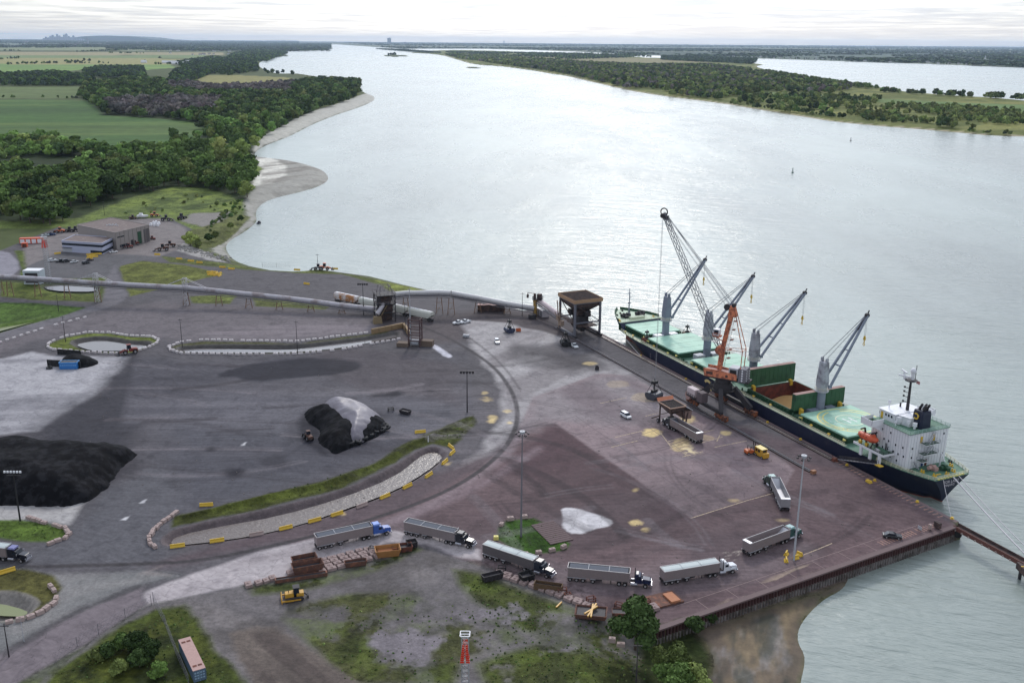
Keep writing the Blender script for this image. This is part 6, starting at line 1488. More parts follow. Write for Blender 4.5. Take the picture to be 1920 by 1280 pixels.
for a, b, k, c, lab in (((91, 491), (106, 489), 'suv', (228, 230, 232), 'white car at the left end of the office car park row'), ((107, 492), (120, 490), 'pickup', (36, 38, 42), 'black pickup in the office car park row'), ((118, 492), (131, 490), 'suv', (44, 44, 48), 'dark car between the black pickup and the silver car'),
                        ((133, 494), (146, 491), 'sedan', (206, 208, 210), 'silver car in the office car park row'), ((155, 496), (168, 493), 'suv', (34, 36, 44), 'black car parked apart at the right of the office row'), ((160, 490), (175, 488), 'sedan', (60, 44, 48), 'dark car behind the black one by the yellow blocks'),
                        ((205, 475), (221, 473), 'sedan', (232, 232, 232), 'white car parked at the right corner of the office')):
    car(a, b, k, c, lab, 'car', GC)
car((90, 442), (80, 443), 'sedan', (200, 214, 216), 'pale car at the far side of the upper lot'); car((103, 441), (91, 441), 'pickup', (40, 62, 104), 'blue pickup at the far side of the upper lot', 'pickup truck'); car((61, 454), (42, 454), 'sedan', (34, 38, 52), 'dark blue car in front of the orange and white storage units')

# loaders and machines
def loader(px, rz, label, body, s_=1.0, kind='wheel', cat='loader', name='wheel_loader'):
    r_ = empty(name, G(*px), rz, label, cat); q = MB()
    q.prism([(-3.2, .9), (-.3, .9), (-.3, 2.0), (-1.2, 2.1), (-3.2, 1.9)], -.9, .9, 'y'); q.box((1.0, 0, 1.2), (1.8, 1.3, .9)); q.build('body', body, r_, bevel=.08)
    q = MB(); q.box((-.3, 0, 2.65), (1.5, 1.4, 1.5), top=.85); cb = q.build('cab', m_glass, r_); q = MB(); q.box((-.3, 0, 3.45), (1.6, 1.5, .12)); q.build('cab_roof', body, cb)
    q = MB()
    for sg in (-1, 1): q.beam((1.0, sg * .5, 1.7), (3.3, sg * .5, .7), .22, .35)
    q.build('lift_arm', body, r_)
    q = MB(); q.prism([(3.2, .1), (4.4, .05), (4.5, .15), (3.5, .3), (3.3, 1.2), (3.15, 1.25)], -1.4, 1.4, 'y'); q.build('bucket', m_dark, r_)
    for x in (-2.2, 1.2):
        for y in (-1.05, 1.05): wheel(r_, x, y, .8, .55)
    r_.scale = (s_,) * 3; return r_
m_myel = M_('machine_yellow', (206, 156, 52), rough=.5, var=.15); m_mor = M_('machine_orange', (206, 104, 52), rough=.5, var=.15); m_mred = M_('machine_red', (128, 52, 44), rough=.6, var=.2); m_mbr = M_('machine_brown', (92, 60, 48), rough=.7, var=.3)
loader((241, 663), R(-150), 'dark red loader with spread arms at the corner of the white edged pond', m_mred, 1.1)
loader((304, 470), R(200), 'big brown wheel loader parked on the road right of the warehouse', m_mbr, 1.2)
loader((318, 463), R(190), 'second brown loader just behind the big one right of the warehouse', m_mbr, 1.1)
loader((241, 465), R(190), 'dark red forklift outside the warehouse doors, left of another', m_mred, .8)
loader((253, 459), R(200), 'dark red forklift right beside the warehouse door', m_mred, .8)
loader((285, 449), R(160), 'small red loader at the right end of the warehouse', m_mred, .7)
loader((112, 436), R(180), 'orange loader left of two black ones beyond the office', m_mor, 1.0)
loader((130, 435), R(180), 'black loader with white roof, left of its pair beyond the office', m_dark, 1.0); loader((141, 434), R(180), 'black loader with white roof, right of its pair beyond the office', m_dark, 1.0)
loader((313, 414), R(10), 'black wheel loader behind the warehouse yard', m_dark, 1.2); loader((341, 411), R(80), 'dark loader seen end on at the edge of the gravel plot', m_dark, 1.2)
loader((291, 406), R(10), 'orange machine behind the warehouse beside the wood', m_mor, 1.0); loader((250, 411), R(0), 'rusty brown machine beside the white boat behind the warehouse', m_mbr, .9)
loader((610, 506), R(0), 'orange and grey machine at the tip of the shore road', m_mor, 1.1)
loader((596, 506), R(180), 'grey machine left of the orange one at the tip of the shore road', m_grey, 1.0)
# forklift and cab on the pad
fk = empty('forklift', G(1408, 850), R(20), 'dirty orange forklift with a black mast beside the crane track', 'forklift')
q = MB(); q.prism([(-2.0, .5), (.6, .5), (.6, 1.3), (-1.2, 1.6), (-2.0, 1.4)], -.9, .9, 'y'); q.build('body', m_mor, fk, bevel=.1)
q = MB(); [q.beam((x, y, 1.3), (x * .9, y, 2.6), .12) for x in (-.9, .6) for y in (-.8, .8)]; q.box((-.15, 0, 2.65), (1.6, 1.7, .1)); q.build('guard', m_dark, fk)
q = MB(); [q.beam((1.0, y, .2), (1.0, y, 4.0), .2) for y in (-.5, .5)]; q.beam((1.0, -.5, 4.0), (1.0, .5, 4.0), .2); q.beam((1.1, -.5, .4), (2.3, -.5, .3), .14); q.beam((1.1, .5, .4), (2.3, .5, .3), .14); q.build('mast', m_black, fk)
for x in (-1.4, .5):
    for y in (-.85, .85): wheel(fk, x, y, .45, .35)
cbn = empty('yellow_cab', G(1428, 856), QROT + R(180), 'small yellow machine cab with windows beside the forklift', 'cab')
q = MB(); q.box((-.5, 0, 1.5), (3.4, 2.0, 2.4)); q.box((1.7, 0, 1.1), (1.2, 2.0, 1.5)); q.build('body', m_myel, cbn, bevel=.08)
q = MB(); q.box((-.5, 0, 2.78), (3.5, 2.1, .14)); q.build('roof', M_('roof_cream', (240, 216, 130), rough=.5), cbn)
q = MB(); [q.box((x, sg * 1.01, 2.0), (.9, .04, .8)) for x in (-1.4, -.2) for sg in (-1, 1)]; q.box((1.21, 0, 2.2), (.04, 1.4, .7)); q.build('window', m_glass, cbn)
for x in (-1.5, 1.3):
    for y in (-.95, .95): wheel(cbn, x, y, .42, .3)
# bulldozer
bz = empty('bulldozer', G(552, 1122), R(196), 'yellow bulldozer with a black cab on the muddy lot', 'bulldozer')
for sg in (-1, 1):
    q = MB(); pr = [(-2.0, .25), (-1.6, 0), (1.7, 0), (2.1, .3), (2.0, .75), (1.6, .9), (-1.6, 1.0), (-2.1, .8)]; q.prism(pr, sg * 1.15 - .28, sg * 1.15 + .28, 'y'); tr_ = q.build('track', m_dark, bz)
    q = MB(); q.box((0, sg * 1.46, .5), (2.8, .1, .3)); q.build('track_frame', m_myel, tr_); q = MB(); q.beam((.2, sg * 1.55, .5), (2.7, sg * 1.5, .5), .22, .3); q.build('push_arm', m_myel, bz)
q = MB(); q.prism([(.1, .8), (2.0, .8), (2.0, 1.75), (.1, 1.9)], -.7, .7, 'y'); q.box((-1.3, 0, 1.2), (1.6, 1.6, 1.0)); q.build('body', m_myel, bz, bevel=.08)
q = MB(); q.box((-.5, 0, 2.25), (1.3, 1.5, 1.5), top=.9); cb = q.build('cab', m_glass, bz); q = MB(); q.box((-.5, 0, 3.05), (1.5, 1.7, .14)); q.build('cab_roof', m_dark, cb); q = MB(); q.cyl((1.2, .2, 1.8), (1.2, .2, 2.6), .07, n=8); q.build('exhaust_pipe', m_dark, bz)
q = MB(); rings = [[(2.7 + .25 * math.sin(a) , y, .65 + .65 * math.cos(a)) for a in np.linspace(.2, 2.9, 7)] + [(2.62 + .25 * math.sin(a), y, .65 + .65 * math.cos(a)) for a in np.linspace(2.9, .2, 7)] for y in (-1.7, 1.7)]
q.loft(rings, smooth=False); q.build('blade', m_myel, bz)
q = MB(); q.beam((-2.2, 0, 1.2), (-3.0, 0, .5), .25); q.box((-3.0, 0, .4), (.3, 1.2, .8)); q.build('ripper', m_dark, bz)

# rail hopper cars
def railcar(x, y, x2, y2, label, rusty):
    A, B = G(x, y), G(x2, y2); d = B - A; r_ = empty('hopper_wagon', A, math.atan2(d.y, d.x), label, 'rail wagon', 'white hopper wagons in a row'); Lg = d.length - 1.2; w_ = 1.5
    m = M_('wagon_rusty', (214, 206, 204), rough=.7, var=.1, col2=K(176, 122, 74), cscale=.35, cthr=.5) if rusty else M_('wagon_white', (206, 206, 196), rough=.6, var=.08)
    q = MB(); q.loft([[(X, -w_ * k, z0), (X, -w_ * 1.05 * k, 2.6), (X, -w_ * .95 * k, 3.9), (X, -.8 * k, 4.5), (X, .8 * k, 4.5), (X, w_ * .95 * k, 3.9), (X, w_ * 1.05 * k, 2.6), (X, w_ * k, z0)] for X, k, z0 in ((0.0, .9, 3.0), (1.6, 1, 1.5), (Lg - 1.6, 1, 1.5), (Lg, .9, 3.0))], smooth=False); b = q.build('tank_body', m, r_)
    q = MB(); [q.box((Lg * (k + .5) / 5, .0, 4.56), (Lg / 5 - .7, .8, .14)) for k in range(5)]; q.build('roof_hatch', m_white, b)
    q = MB(); [q.prism([(-1.1, 1.6), (1.1, 1.6), (.4, .7), (-.4, .7)], Lg * k / 4 - 1, Lg * k / 4 + 1, 'x') for k in (1, 2, 3)]; q.build('discharge_chute', m_dark, r_)
    q = MB(); q.beam((-.5, 0, 1.1), (Lg + .5, 0, 1.1), .4); [q.box((X, 0, .7), (2.4, 2.0, .5)) for X in (1.3, Lg - 1.3)]; q.build('underframe', m_dark, r_)
    for X in (.6, 2.0, Lg - 2, Lg - .6):
        for Y in (-.75, .75): wheel(r_, X, Y, .45, .14)
wl0, wl1 = (630, 564), (815, 604)
for k in range(4):
    a = [wl0[i] + (wl1[i] - wl0[i]) * k / 4 for i in (0, 1)]; b = [wl0[i] + (wl1[i] - wl0[i]) * (k + 1) / 4 for i in (0, 1)]
    railcar(*a, *b, ('white hopper wagon with a big rust stain, first of the row', 'plain white hopper wagon touching the transfer tower', 'white hopper wagon mostly hidden behind the transfer tower', 'cream hopper wagon at the right end of the row')[k], k == 0)

# ================================================================== BUILDINGS, CONVEYORS, TOWERS
def px_box(A, B, C, z):   # ground corners: near-left, near-right(corner), far-right
    a, b, c = G(*A), G(*B), G(*C); return a, b, c, a + (c - b)
def building(name, pA, pB, pC, ytop, wallm, roofm, label, para=.5):
    a, b, c, d_ = px_box(pA, pB, pC, 0); h = HT(b, ytop); o = empty(name, b, 0, label, 'building')
    V = [p - b for p in (a, b, c, d_)]; q = MB(); q.prism([(v.x, v.y) for v in V], 0, h - .3); q.build('wall', wallm, o)
    cen = sum(V, Vector()) / 4; q = MB(); q.prism([((v.x - cen.x) * .985 + cen.x, (v.y - cen.y) * .985 + cen.y) for v in V], h - .295, h - .2); q.build('roof', roofm, o)
    q = MB()
    for i in range(4): u, v = V[i], V[(i + 1) % 4]; q.beam(Vector((u.x, u.y, h - .1)), Vector((v.x, v.y, h - .1)), .35, .4)
    q.build('parapet', wallm, o); return o, V, h
def wall_panel(o, V, i, u0, u1, z0, z1, m, name, out=.05):
    A, B = V[i], V[(i + 1) % 4]; d = (B - A).normalized(); n = Vector((d.y, -d.x, 0)); cen = sum(V, Vector()) / 4
    if n.dot(A - cen) < 0: n = -n
    Lg = (B - A).length; p = A + d * (Lg * u0); r_ = A + d * (Lg * u1); q = MB(); q.prism([(p.x, p.y), (r_.x, r_.y), (r_.x + n.x * out, r_.y + n.y * out), (p.x + n.x * out, p.y + n.y * out)], z0, z1); return q.build(name, m, o)
m_roofb = M_('roof_gravel', (118, 104, 100), rough=.95, var=.2, vscale=.8, col2=K(140, 128, 122), cscale=.4, cthr=.6)
ob, Vb, hb = building('office_building', (118, 472), (193, 477), (216, 465), 456, M_('office_white', (186, 190, 212), rough=.6, var=.05), m_roofb, 'white two storey office with dark ribbon windows')
wall_panel(ob, Vb, 0, .0, 1.0, hb * .62, hb * .82, m_glass, 'window_band'); wall_panel(ob, Vb, 1, .0, .92, hb * .62, hb * .82, m_glass, 'window_band')
wall_panel(ob, Vb, 0, .7, 1.0, .5, hb * .30, m_glass, 'window_band'); wall_panel(ob, Vb, 1, .0, .9, .5, hb * .30, m_glass, 'window_band'); wall_panel(ob, Vb, 0, .0, .25, hb * .38, hb * .42, m_dark, 'canopy', .6); wall_panel(ob, Vb, 0, .0, .24, .2, hb * .36, m_lgrey, 'door')
ow, Vw, hw_ = building('warehouse', (148, 452), (219, 468), (282, 452), 436, M_('warehouse_wall', (158, 150, 146), rough=.8, var=.1, vscale=.4), m_roofb, 'beige concrete warehouse with tall bay doors behind the office')
wall_panel(ow, Vw, 1, .62, .76, .1, hw_ * .74, m_dgreen, 'bay_door'); wall_panel(ow, Vw, 1, .82, .98, .1, hw_ * .8, M_('bay_grey', (98, 92, 92), rough=.8), 'bay_door'); wall_panel(ow, Vw, 1, .42, .52, .1, hw_ * .35, m_dark, 'bay_door')
wall_panel(ow, Vw, 1, .05, .25, hw_ * .65, hw_ * .72, m_glass, 'window'); wall_panel(ow, Vw, 1, .1, .32, .8, hw_ * .22, m_glass, 'window')
for k in range(9): wall_panel(ow, Vw, 1, k / 8 * .99, k / 8 * .99 + .01, 0, hw_ - .4, M_('pilaster', (142, 134, 130), rough=.85), 'pilaster', .12)
q = MB(); n_ = 0
for k in range(14): q.box((random.uniform(-4, 4), random.uniform(-3, 3), .2), (random.uniform(.4, 1.2), random.uniform(.4, 1.0), .4))
ru = q.build('roof_unit', m_lgrey, ow); ru.location = sum(Vw, Vector()) / 4 + Vector((0, 0, hw_ - .2)); tag(ru, None, None, None)
def simple_box(name, px, size, rz, m, label, cat, roofm=None, doors=0, doorm=None):
    o = empty(name, G(*px), rz, label, cat); q = MB(); q.box((0, 0, size[2] / 2 + .1), size); q.build('body', m, o, bevel=.05)
    q = MB(); q.box((0, 0, size[2] + .16), (size[0] + .1, size[1] + .1, .1)); q.build('roof', roofm or m, o)
    for k in range(doors):
        q = MB(); q.box((-size[0] / 2 + size[0] * (k + .5) / doors, -size[1] / 2 - .03, size[2] * .48), (size[0] / doors * .75, .05, size[2] * .75)); q.build('door', doorm, o)
    return o
simple_box('storage_unit', (60, 456), (13, 3.5, 3.2), R(12), m_orange, 'row of storage units with white doors under an orange roof', 'storage unit', m_orange, 4, m_white)
simple_box('storage_unit', (47, 463), (3, 2.4, 2.4), R(10), m_orange, 'small orange container in front of the storage units', 'container', doors=1, doorm=m_rust)
simple_box('white_shed', (66, 531), (8.5, 6, 7.0), R(0), M_('shed_white', (202, 212, 220), rough=.6), 'small white shed above the covered conveyor near the left edge', 'shed', m_white, 1, m_dark)
simple_box('white_kiosk', (1018, 592), (6.0, 3.4, 3.2), QROT + R(180), M_('kiosk', (196, 188, 192), rough=.7), 'white box kiosk between the pole and the gantry hopper', 'kiosk', m_white, 2, m_grey)
simple_box('long_shed', (921, 583), (12.5, 3.0, 3.0), R(0), m_brown, 'long low brown shed with a pink roof behind the second conveyor', 'shed', m_pinkrust)
simple_box('green_container', (998, 597), (3, 2.4, 1.8), R(-20), m_dark, 'dark skip in front of the white kiosk', 'container')
# shipping container lower left
A, B, C_ = G(362, 1260, 2.7), G(386, 1250, 2.7), G(334, 1200, 2.7); dd_ = (A - C_).normalized(); cen = (G(356, 1191, 2.7) + A) / 2; cen = (A + B + C_ + G(356, 1191, 2.7)) / 4
ct = empty('shipping_container', (cen.x, cen.y, 0), math.atan2(dd_.y, dd_.x), 'long container with faded pink roof and blue sides on the grass', 'container')
q = MB(); q.bb(-6.1, 6.1, -1.2, 1.2, .15, 2.68); [q.bb(-6 + k * .4, -5.85 + k * .4, sg * 1.22 - .02, sg * 1.22 + .02, .3, 2.5) for k in range(31) for sg in (-1, 1)]; q.build('body', M_('container_blue', (92, 112, 134), rough=.7, var=.15, vscale=1), ct)
q = MB(); q.bb(-6.12, 6.12, -1.22, 1.22, 2.69, 2.76); q.build('roof', m_pinkrust, ct)
q = MB(); [q.box((sx * 4.6, sy * .5, 2.8), (.5, .75, .06)) for sx in (-1, 1) for sy in (-1, 1)]; q.build('roof_vent', m_rust, ct)
q = MB(); [q.box((6.13, y, z), (.04, .35, .3)) for y in (-.8, -.3, .3, .8) for z in (.9, 1.5, 2.1)]; q.box((6.12, 0, 1.4), (.03, .05, 2.4)); q.build('door_vent', M_('vent_blue', (150, 176, 200), rough=.7), ct)

# conveyors
def tube_run(name, nodes, rad, label, tm, leg_m, base_ok=True, tw=(), deck=1.6):
    P = []
    for x, y, xb, yb in nodes:
        g_ = G(xb, yb); P.append(Vector((g_.x, g_.y, HT(g_, y))))
    root = empty(name, (P[0].x, P[0].y, 0), 0, label, 'conveyor'); O = Vector((P[0].x, P[0].y, 0)); P = [p - O for p in P]
    q = MB()
    for a, b in zip(P[:-1], P[1:]):
        q.cyl(a, b, rad, n=12)
        L_ = (b - a).length; k = int(L_ / 3.2)
        for i in range(k): c = a.lerp(b, (i + .5) / k); d = (b - a).normalized() * .08; q.cyl(c - d, c + d, rad + .05, n=12)
    tb = q.build('cover_tube', tm, root); q = MB()
    for a, b in zip(P[:-1], P[1:]):
        for off in (-rad * .8, rad * .8 + .9):
            n = Vector((-(b - a).y, (b - a).x, 0)).normalized() * off; q.beam(a + n - Vector((0, 0, rad + .1)), b + n - Vector((0, 0, rad + .1)), .2, .5); q.beam(a + n - Vector((0, 0, rad + 1.0)), b + n - Vector((0, 0, rad + 1.0)), .16, .3)
        n = Vector((-(b - a).y, (b - a).x, 0)).normalized() * -(rad + .55); q.beam(a + n - Vector((0, 0, rad * .7)), b + n - Vector((0, 0, rad * .7)), .9, .08)
        q.rail([a + n * 1.4 - Vector((0, 0, rad * .7)), b + n * 1.4 - Vector((0, 0, rad * .7))], 1.0, .04, 2.5, 2)
    q.build('walkway', m_grey, root)
    for p in P[1:-1] if base_ok else P:
        q = MB(); z = p.z - rad - 1.0
        for sg in (-1, 1): q.beam((p.x + sg * 1.6, p.y, 0), (p.x + sg * .9, p.y, z), .32)
        for k in (.33, .66): q.beam((p.x - 1.6 + .7 * k, p.y, z * k), (p.x + 1.6 - .7 * k, p.y, z * k), .15)
        q.beam((p.x - 1.55, p.y, .2), (p.x + 1.2, p.y, z * .6), .12); q.build('trestle', leg_m, root)
    return root, P
m_tube = M_('tube_grey', (190, 186, 192), rough=.5, var=.15, vscale=.3, col2=K(150, 138, 138), cscale=.12, cthr=.55)
m_leg = M_('trestle_rust', (140, 112, 92), rough=.85, var=.25)
cv, CP = tube_run('conveyor', [(-90, 513, -88, 548), (0, 518, 2, 553), (18, 519, 20, 555), (70, 522, 72, 557), (125, 526, 127, 560), (182, 530, 184, 566), (345, 539, 350, 572), (408, 545, 411, 573), (465, 551, 467, 577), (522, 557, 524, 580), (581, 564, 583, 584), (640, 572, 641, 588), (705, 579, 706, 590)], 1.05, 'long covered conveyor tube on trestles crossing the yard from the left', m_tube, m_leg)
for i in (5, 6):
    p = CP[i]; q = MB(); q.truss((p.x, p.y, 0), (p.x, p.y, p.z + 4.5), 2.2, 1.6, .16, 7)
    t_ = Vector((p.x, p.y, p.z + 4.5))
    for j, k in ((i - 1, .45 if i == 5 else .55), (i + 1, .45)):
        if i == 5 and j == 4: e = CP[5].lerp(CP[4], .85)
        elif i == 5: e = CP[5].lerp(CP[6], .25)
        elif j == 5: e = CP[6].lerp(CP[5], .27)
        else: e = CP[6].lerp(CP[7], .85)
        for y in (-.8, .8): q.beam(t_ + Vector((0, y, 0)), e + Vector((0, y, -.5)), .16)
    q.build('stay_tower', M_('pale_steel', (196, 194, 198), rough=.6), cv)
c2, C2P = tube_run('conveyor', [(728, 553, 728, 590), (760, 549, 761, 588), (822, 548, 824, 588), (845, 549, 846, 589), (895, 558, 896, 586), (950, 569, 951, 588), (1000, 577, 1002, 592)], 1.1, 'shorter covered conveyor from the transfer tower to the berth', M_('tube_white', (212, 210, 210), rough=.5, var=.12, vscale=.3), m_leg)
c3, _ = tube_run('conveyor', [(1006, 562, 1008, 590), (1046, 590, 1048, 610)], 1.2, 'short white tube climbing to the gantry hopper', M_('tube_pale', (206, 190, 192), rough=.6, var=.1), m_leg, True)
ds = empty('drive_station', G(1003, 592), R(-20), 'cluttered conveyor drive station with an ochre column behind the white kiosk', 'machinery')
q = MB(); q.beam((0, 0, 0), (0, 0, 7.5), 1.4); q.build('column', M_('ochre_column', (176, 140, 70), rough=.8, var=.2), ds)
q = MB(); q.box((1.2, 0, 8.0), (4.2, 3.0, .25)); q.rail([(-.9, -1.5, 8.1), (3.3, -1.5, 8.1), (3.3, 1.5, 8.1), (-.9, 1.5, 8.1), (-.9, -1.5, 8.1)], 1.1, .06, 1.2, 2); q.build('platform', m_dark, ds)
q = MB(); q.box((2.0, .2, 9.3), (1.9, 1.8, 2.2)); q.cyl((-.2, 0, 8.2), (-.2, 0, 10.4), .6, n=10); q.tube([(-.2, 0, 10.4), (-3.6, 0, 10.6), (-3.6, 0, 8.2)], .14, 6); q.box((-3.6, 0, 9.0), (.8, .8, 1.6)); q.build('drive_box', m_brown, ds)
q = MB(); q.box((-3.4, -3.2, .5), (5.5, .7, 1.0), rz=R(-20)); q.box((2.2, -4.2, .5), (4.8, .7, 1.0), rz=R(12)); q.build('block_edge', M_('ochre_steel2', (168, 140, 92), rough=.9, var=.2), ds) if False else None
tt = empty('transfer_tower', G(722, 600), R(20), 'dark steel transfer tower where the conveyors meet', 'tower')
q = MB(); q.truss((-3, -3, 0), (-3, -3, 12), 1, 1, .25, 5)
for sx in (-1, 1):
    for sy in (-1, 1): q.beam((sx * 4, sy * 3.5, 0), (sx * 4, sy * 3.5, 12), .4)
for z in (4, 8, 12):
    for sx in (-1, 1): q.beam((sx * 4, -3.5, z), (sx * 4, 3.5, z), .35); q.beam((-4, sx * 3.5, z), (4, sx * 3.5, z), .35); q.beam((sx * 4, -3.5, z - 4), (sx * 4, 3.5, z), .2); q.beam((-4, sx * 3.5, z - 4), (4, sx * 3.5, z), .2)
q.build('frame', m_dark, tt)
q = MB(); [q.box((0, 0, z), (8.6, 7.6, .2)) for z in (4.1, 8.1, 12.1)]; q.build('floor', m_dark, tt)
q = MB(); q.box((0, .5, 9.8), (5, 4.5, 3.0)); q.box((.5, 0, 5.8), (5.5, 4, 3)); q.box((0, 1, 2), (6, 4, 4)); q.build('machinery_box', m_brown, tt)
q = MB(); [q.rail([(-4.3, -3.8, z), (4.3, -3.8, z), (4.3, 3.8, z), (-4.3, 3.8, z), (-4.3, -3.8, z)], 1.1, .06, 1.6, 2) for z in (8.2, 12.2)]
for sx in (-1, 1):
    for sy in (-1, 1): q.beam((sx * 3, sy * 3, 12), (sx * 2.2, sy * 2.2, 16), .15)
q.rail([(-2.2, -2.2, 15), (2.2, -2.2, 15), (2.2, 2.2, 15), (-2.2, 2.2, 15), (-2.2, -2.2, 15)], 1.1, .07, 2, 2); q.build('railing', M_('rail_grey', (120, 114, 116), rough=.7), tt)
q = MB(); iv = Matrix.Rotation(R(-20), 4, 'Z'); e = iv @ (G(708, 606) - G(722, 600)); q.cyl((-1, -2.6, 8.5), (e.x, e.y, 4.2), 1.0, n=12); q.build('chute_tube', m_tube, tt)
q = MB(); q.beam((e.x + 1.8, e.y, 3.4), (.8, -2.6, 8), .3); q.box((e.x, e.y, 1.6), (4, 2.4, 3.2), top=.8); q.build('chute_base', M_('ochre_steel', (140, 122, 92), rough=.85, var=.25), tt)
# skip tower by the pond
sk = empty('skip_hoist', G(779, 648), R(-10), 'rusty ladder like skip hoist at the end of the long pond', 'tower')
q = MB()
for sx in (-1, 1):
    for sy in (-1, 1): q.beam((sx * 2.4, sy * 1.6, 0), (sx * 2.4, sy * 1.6, 11.5), .45)
for z in (2.5, 5, 7.5, 10, 11.5):
    for sy in (-1, 1): q.beam((-2.4, sy * 1.6, z), (2.4, sy * 1.6, z), .35)
    for sx in (-1, 1): q.beam((sx * 2.4, -1.6, z), (sx * 2.4, 1.6, z), .3)
q.build('frame', M_('hoist_brown', (88, 66, 66), rough=.85, var=.2), sk)
q = MB(); q.cyl((-1.5, 0, 1.5), (1.5, 0, 1.5), 1.3, n=12); q.build('drum', m_lgrey, sk)
q = MB(); q.box((4.5, 1, 1.2), (5.5, 3, 2.4)); q.box((-4.8, -1.2, .8), (4.8, 3.4, 1.6)); q.build('side_bin', M_('bin_brown', (112, 96, 84), rough=.9, var=.25), sk)
for k, (A_, B_, lab) in enumerate((((697, 626), (757, 614), 'long tan steel barrier wall along the far side of the brown pond end'), ((757, 614), (768, 630), 'short tan steel barrier wall at the corner of the brown pond end'))):
    a, b = G(*A_), G(*B_); d = b - a; q = MB(); Lg = d.length; n = max(1, int(Lg / 3))
    for i in range(n): q.bb(i * Lg / n + .05, (i + 1) * Lg / n - .05, -.5, .5, 0, 2.2); q.bb(i * Lg / n + .3, (i + 1) * Lg / n - .3, -.56, -.5, .4, 1.8)
    o = q.build('barrier_wall', M_('tan_wall', (152, 128, 96), rough=.85, var=.2)); o.location = a; o.rotation_euler.z = math.atan2(d.y, d.x); tag(o, lab, 'barrier')
# mobile hopper over the truck
mh = empty('mobile_hopper', G(1258, 795), QROT + R(180), 'rusty wheeled hopper with orange lip standing over a truck on the pad', 'hopper')
q = MB(); [q.beam((sx * 3.2, sy * 2.4, 0), (sx * 3.2, sy * 2.4, 6.0), .35) for sx in (-1, 1) for sy in (-1, 1)]
for sy in (-1, 1): q.beam((-3.2, sy * 2.4, 5.8), (3.2, sy * 2.4, 5.8), .35); q.beam((-3.2, sy * 2.4, 2.6), (3.2, sy * 2.4, 5.8), .2)
for sx in (-1, 1): q.beam((sx * 3.2, -2.4, 5.8), (sx * 3.2, 2.4, 5.8), .35)
q.build('frame', m_brown, mh)
q = MB(); q.loft([[(sx * a, sy * b, z) for sx, sy in ((-1, -1), (1, -1), (1, 1), (-1, 1))] for z, a, b in ((7.0, 3.6, 2.9), (6.2, 3.5, 2.8), (3.9, .9, .9))], smooth=False, caps=False); q.build('bin', m_brown, mh)
q = MB(); q.beam((-3.7, -3, 7.1), (3.7, -3, 7.1), .3); q.beam((-3.7, 3, 7.1), (3.7, 3, 7.1), .3); q.beam((3.7, -3, 7.1), (3.7, 3, 7.1), .3); q.bb(-3.4, 3.4, -2.7, 2.7, 6.6, 6.7); rm_ = q.build('rim', M_('rim_tan', (170, 140, 122), rough=.8, var=.2), mh)
q = MB()
for k in range(14): q.beam((-3.4, -2.7 + k * .415, 7.0), (3.4, -2.7 + k * .415, 7.0), .08, .2)
q.build('grate', m_dark, rm_)
q = MB(); q.add([(-3.7, -3.1, 7.15), (-3.7, 3.1, 7.15), (-4.4, 3.1, 8.2), (-4.4, -3.1, 8.2)], [(0, 1, 2, 3)]); q.add([(-3.78, -3.1, 7.1), (-3.78, 3.1, 7.1), (-4.48, 3.1, 8.15), (-4.48, -3.1, 8.15)], [(0, 3, 2, 1)]); q.build('lip_plate', M_('lip_orange', (214, 138, 104), rough=.7), mh)
q = MB(); q.prism([(2.9, 6.9), (6.0, 5.0), (6.0, 4.85), (2.9, 6.75)], -3.3, 3.3, 'x') if False else q.prism([(3.0, 7.0), (6.0, 5.2), (6.0, 5.0), (3.0, 6.8)], -3.3, 3.3, 'x'); q.build('side_roof', m_lgrey, mh)
q = MB(); q.bb(-3.1, 3.1, 3.1, 5.7, 2.3, 5.0); q.build('control_room', M_('slat_brown', (136, 112, 104), rough=.85, var=.25), mh)
for sx in (-1, 1):
    for sy in (-1, 1): wheel(mh, sx * 3.2, sy * 2.9, .7, .5)
q = MB(); q.beam((3.4, 3.2, 0), (3.0, 4.4, 5), .2, .6); q.beam((-2.5, -3, 2.6), (-2.5, -6.0, 2.2), .3); q.build('stair', m_brown, mh)

# lattice marker towers with red slats
def marker_tower(base, H, wd, label):
    o = empty('marker_tower', base, 0, label, 'tower', 'lattice towers with red slats'); q = MB(); q.truss((0, 0, 0), (0, 0, H), wd * .62, wd * .62, .11, int(H / 1.1)); q.build('lattice', M_('galvanised', (168, 170, 176), rough=.5, metal=.2), o)
    q = MB(); n = 9
    for side in (-1, 1):
        for k in range(n):
            z = H - 1.6 - k * .42; w2 = wd * (.18 + .028 * k); q.box((side * (.12 + w2 * .5), -wd * .42, z), (w2 * .85, .08, .3))
    for k in range(n): q.box((0, wd * .42, H - 1.6 - k * .42), (wd * (.4 + .045 * k), .08, .3))
    q.build('slat_panel', M_('signal_red', (232, 58, 34), rough=.5, var=.05), o)
    q = MB(); s_ = wd * .42; q.rail([(-s_, -s_, H), (s_, -s_, H), (s_, s_, H), (-s_, s_, H), (-s_, -s_, H)], .25, .07, 3, 1); q.beam((-s_, 0, H + .2), (s_, 0, H + .2), .1); q.build('top_frame', m_white, o)
    return o
b1 = G(872, 1190, 20.0); marker_tower((b1.x, b1.y, 0), 20.0, 2.0, 'lattice tower with red slats standing in the near lot, cut by the bottom edge')
b2 = G(93, 531); marker_tower(b2, HT(b2, 445), 2.9, 'lattice tower with red slats beside the office car park')
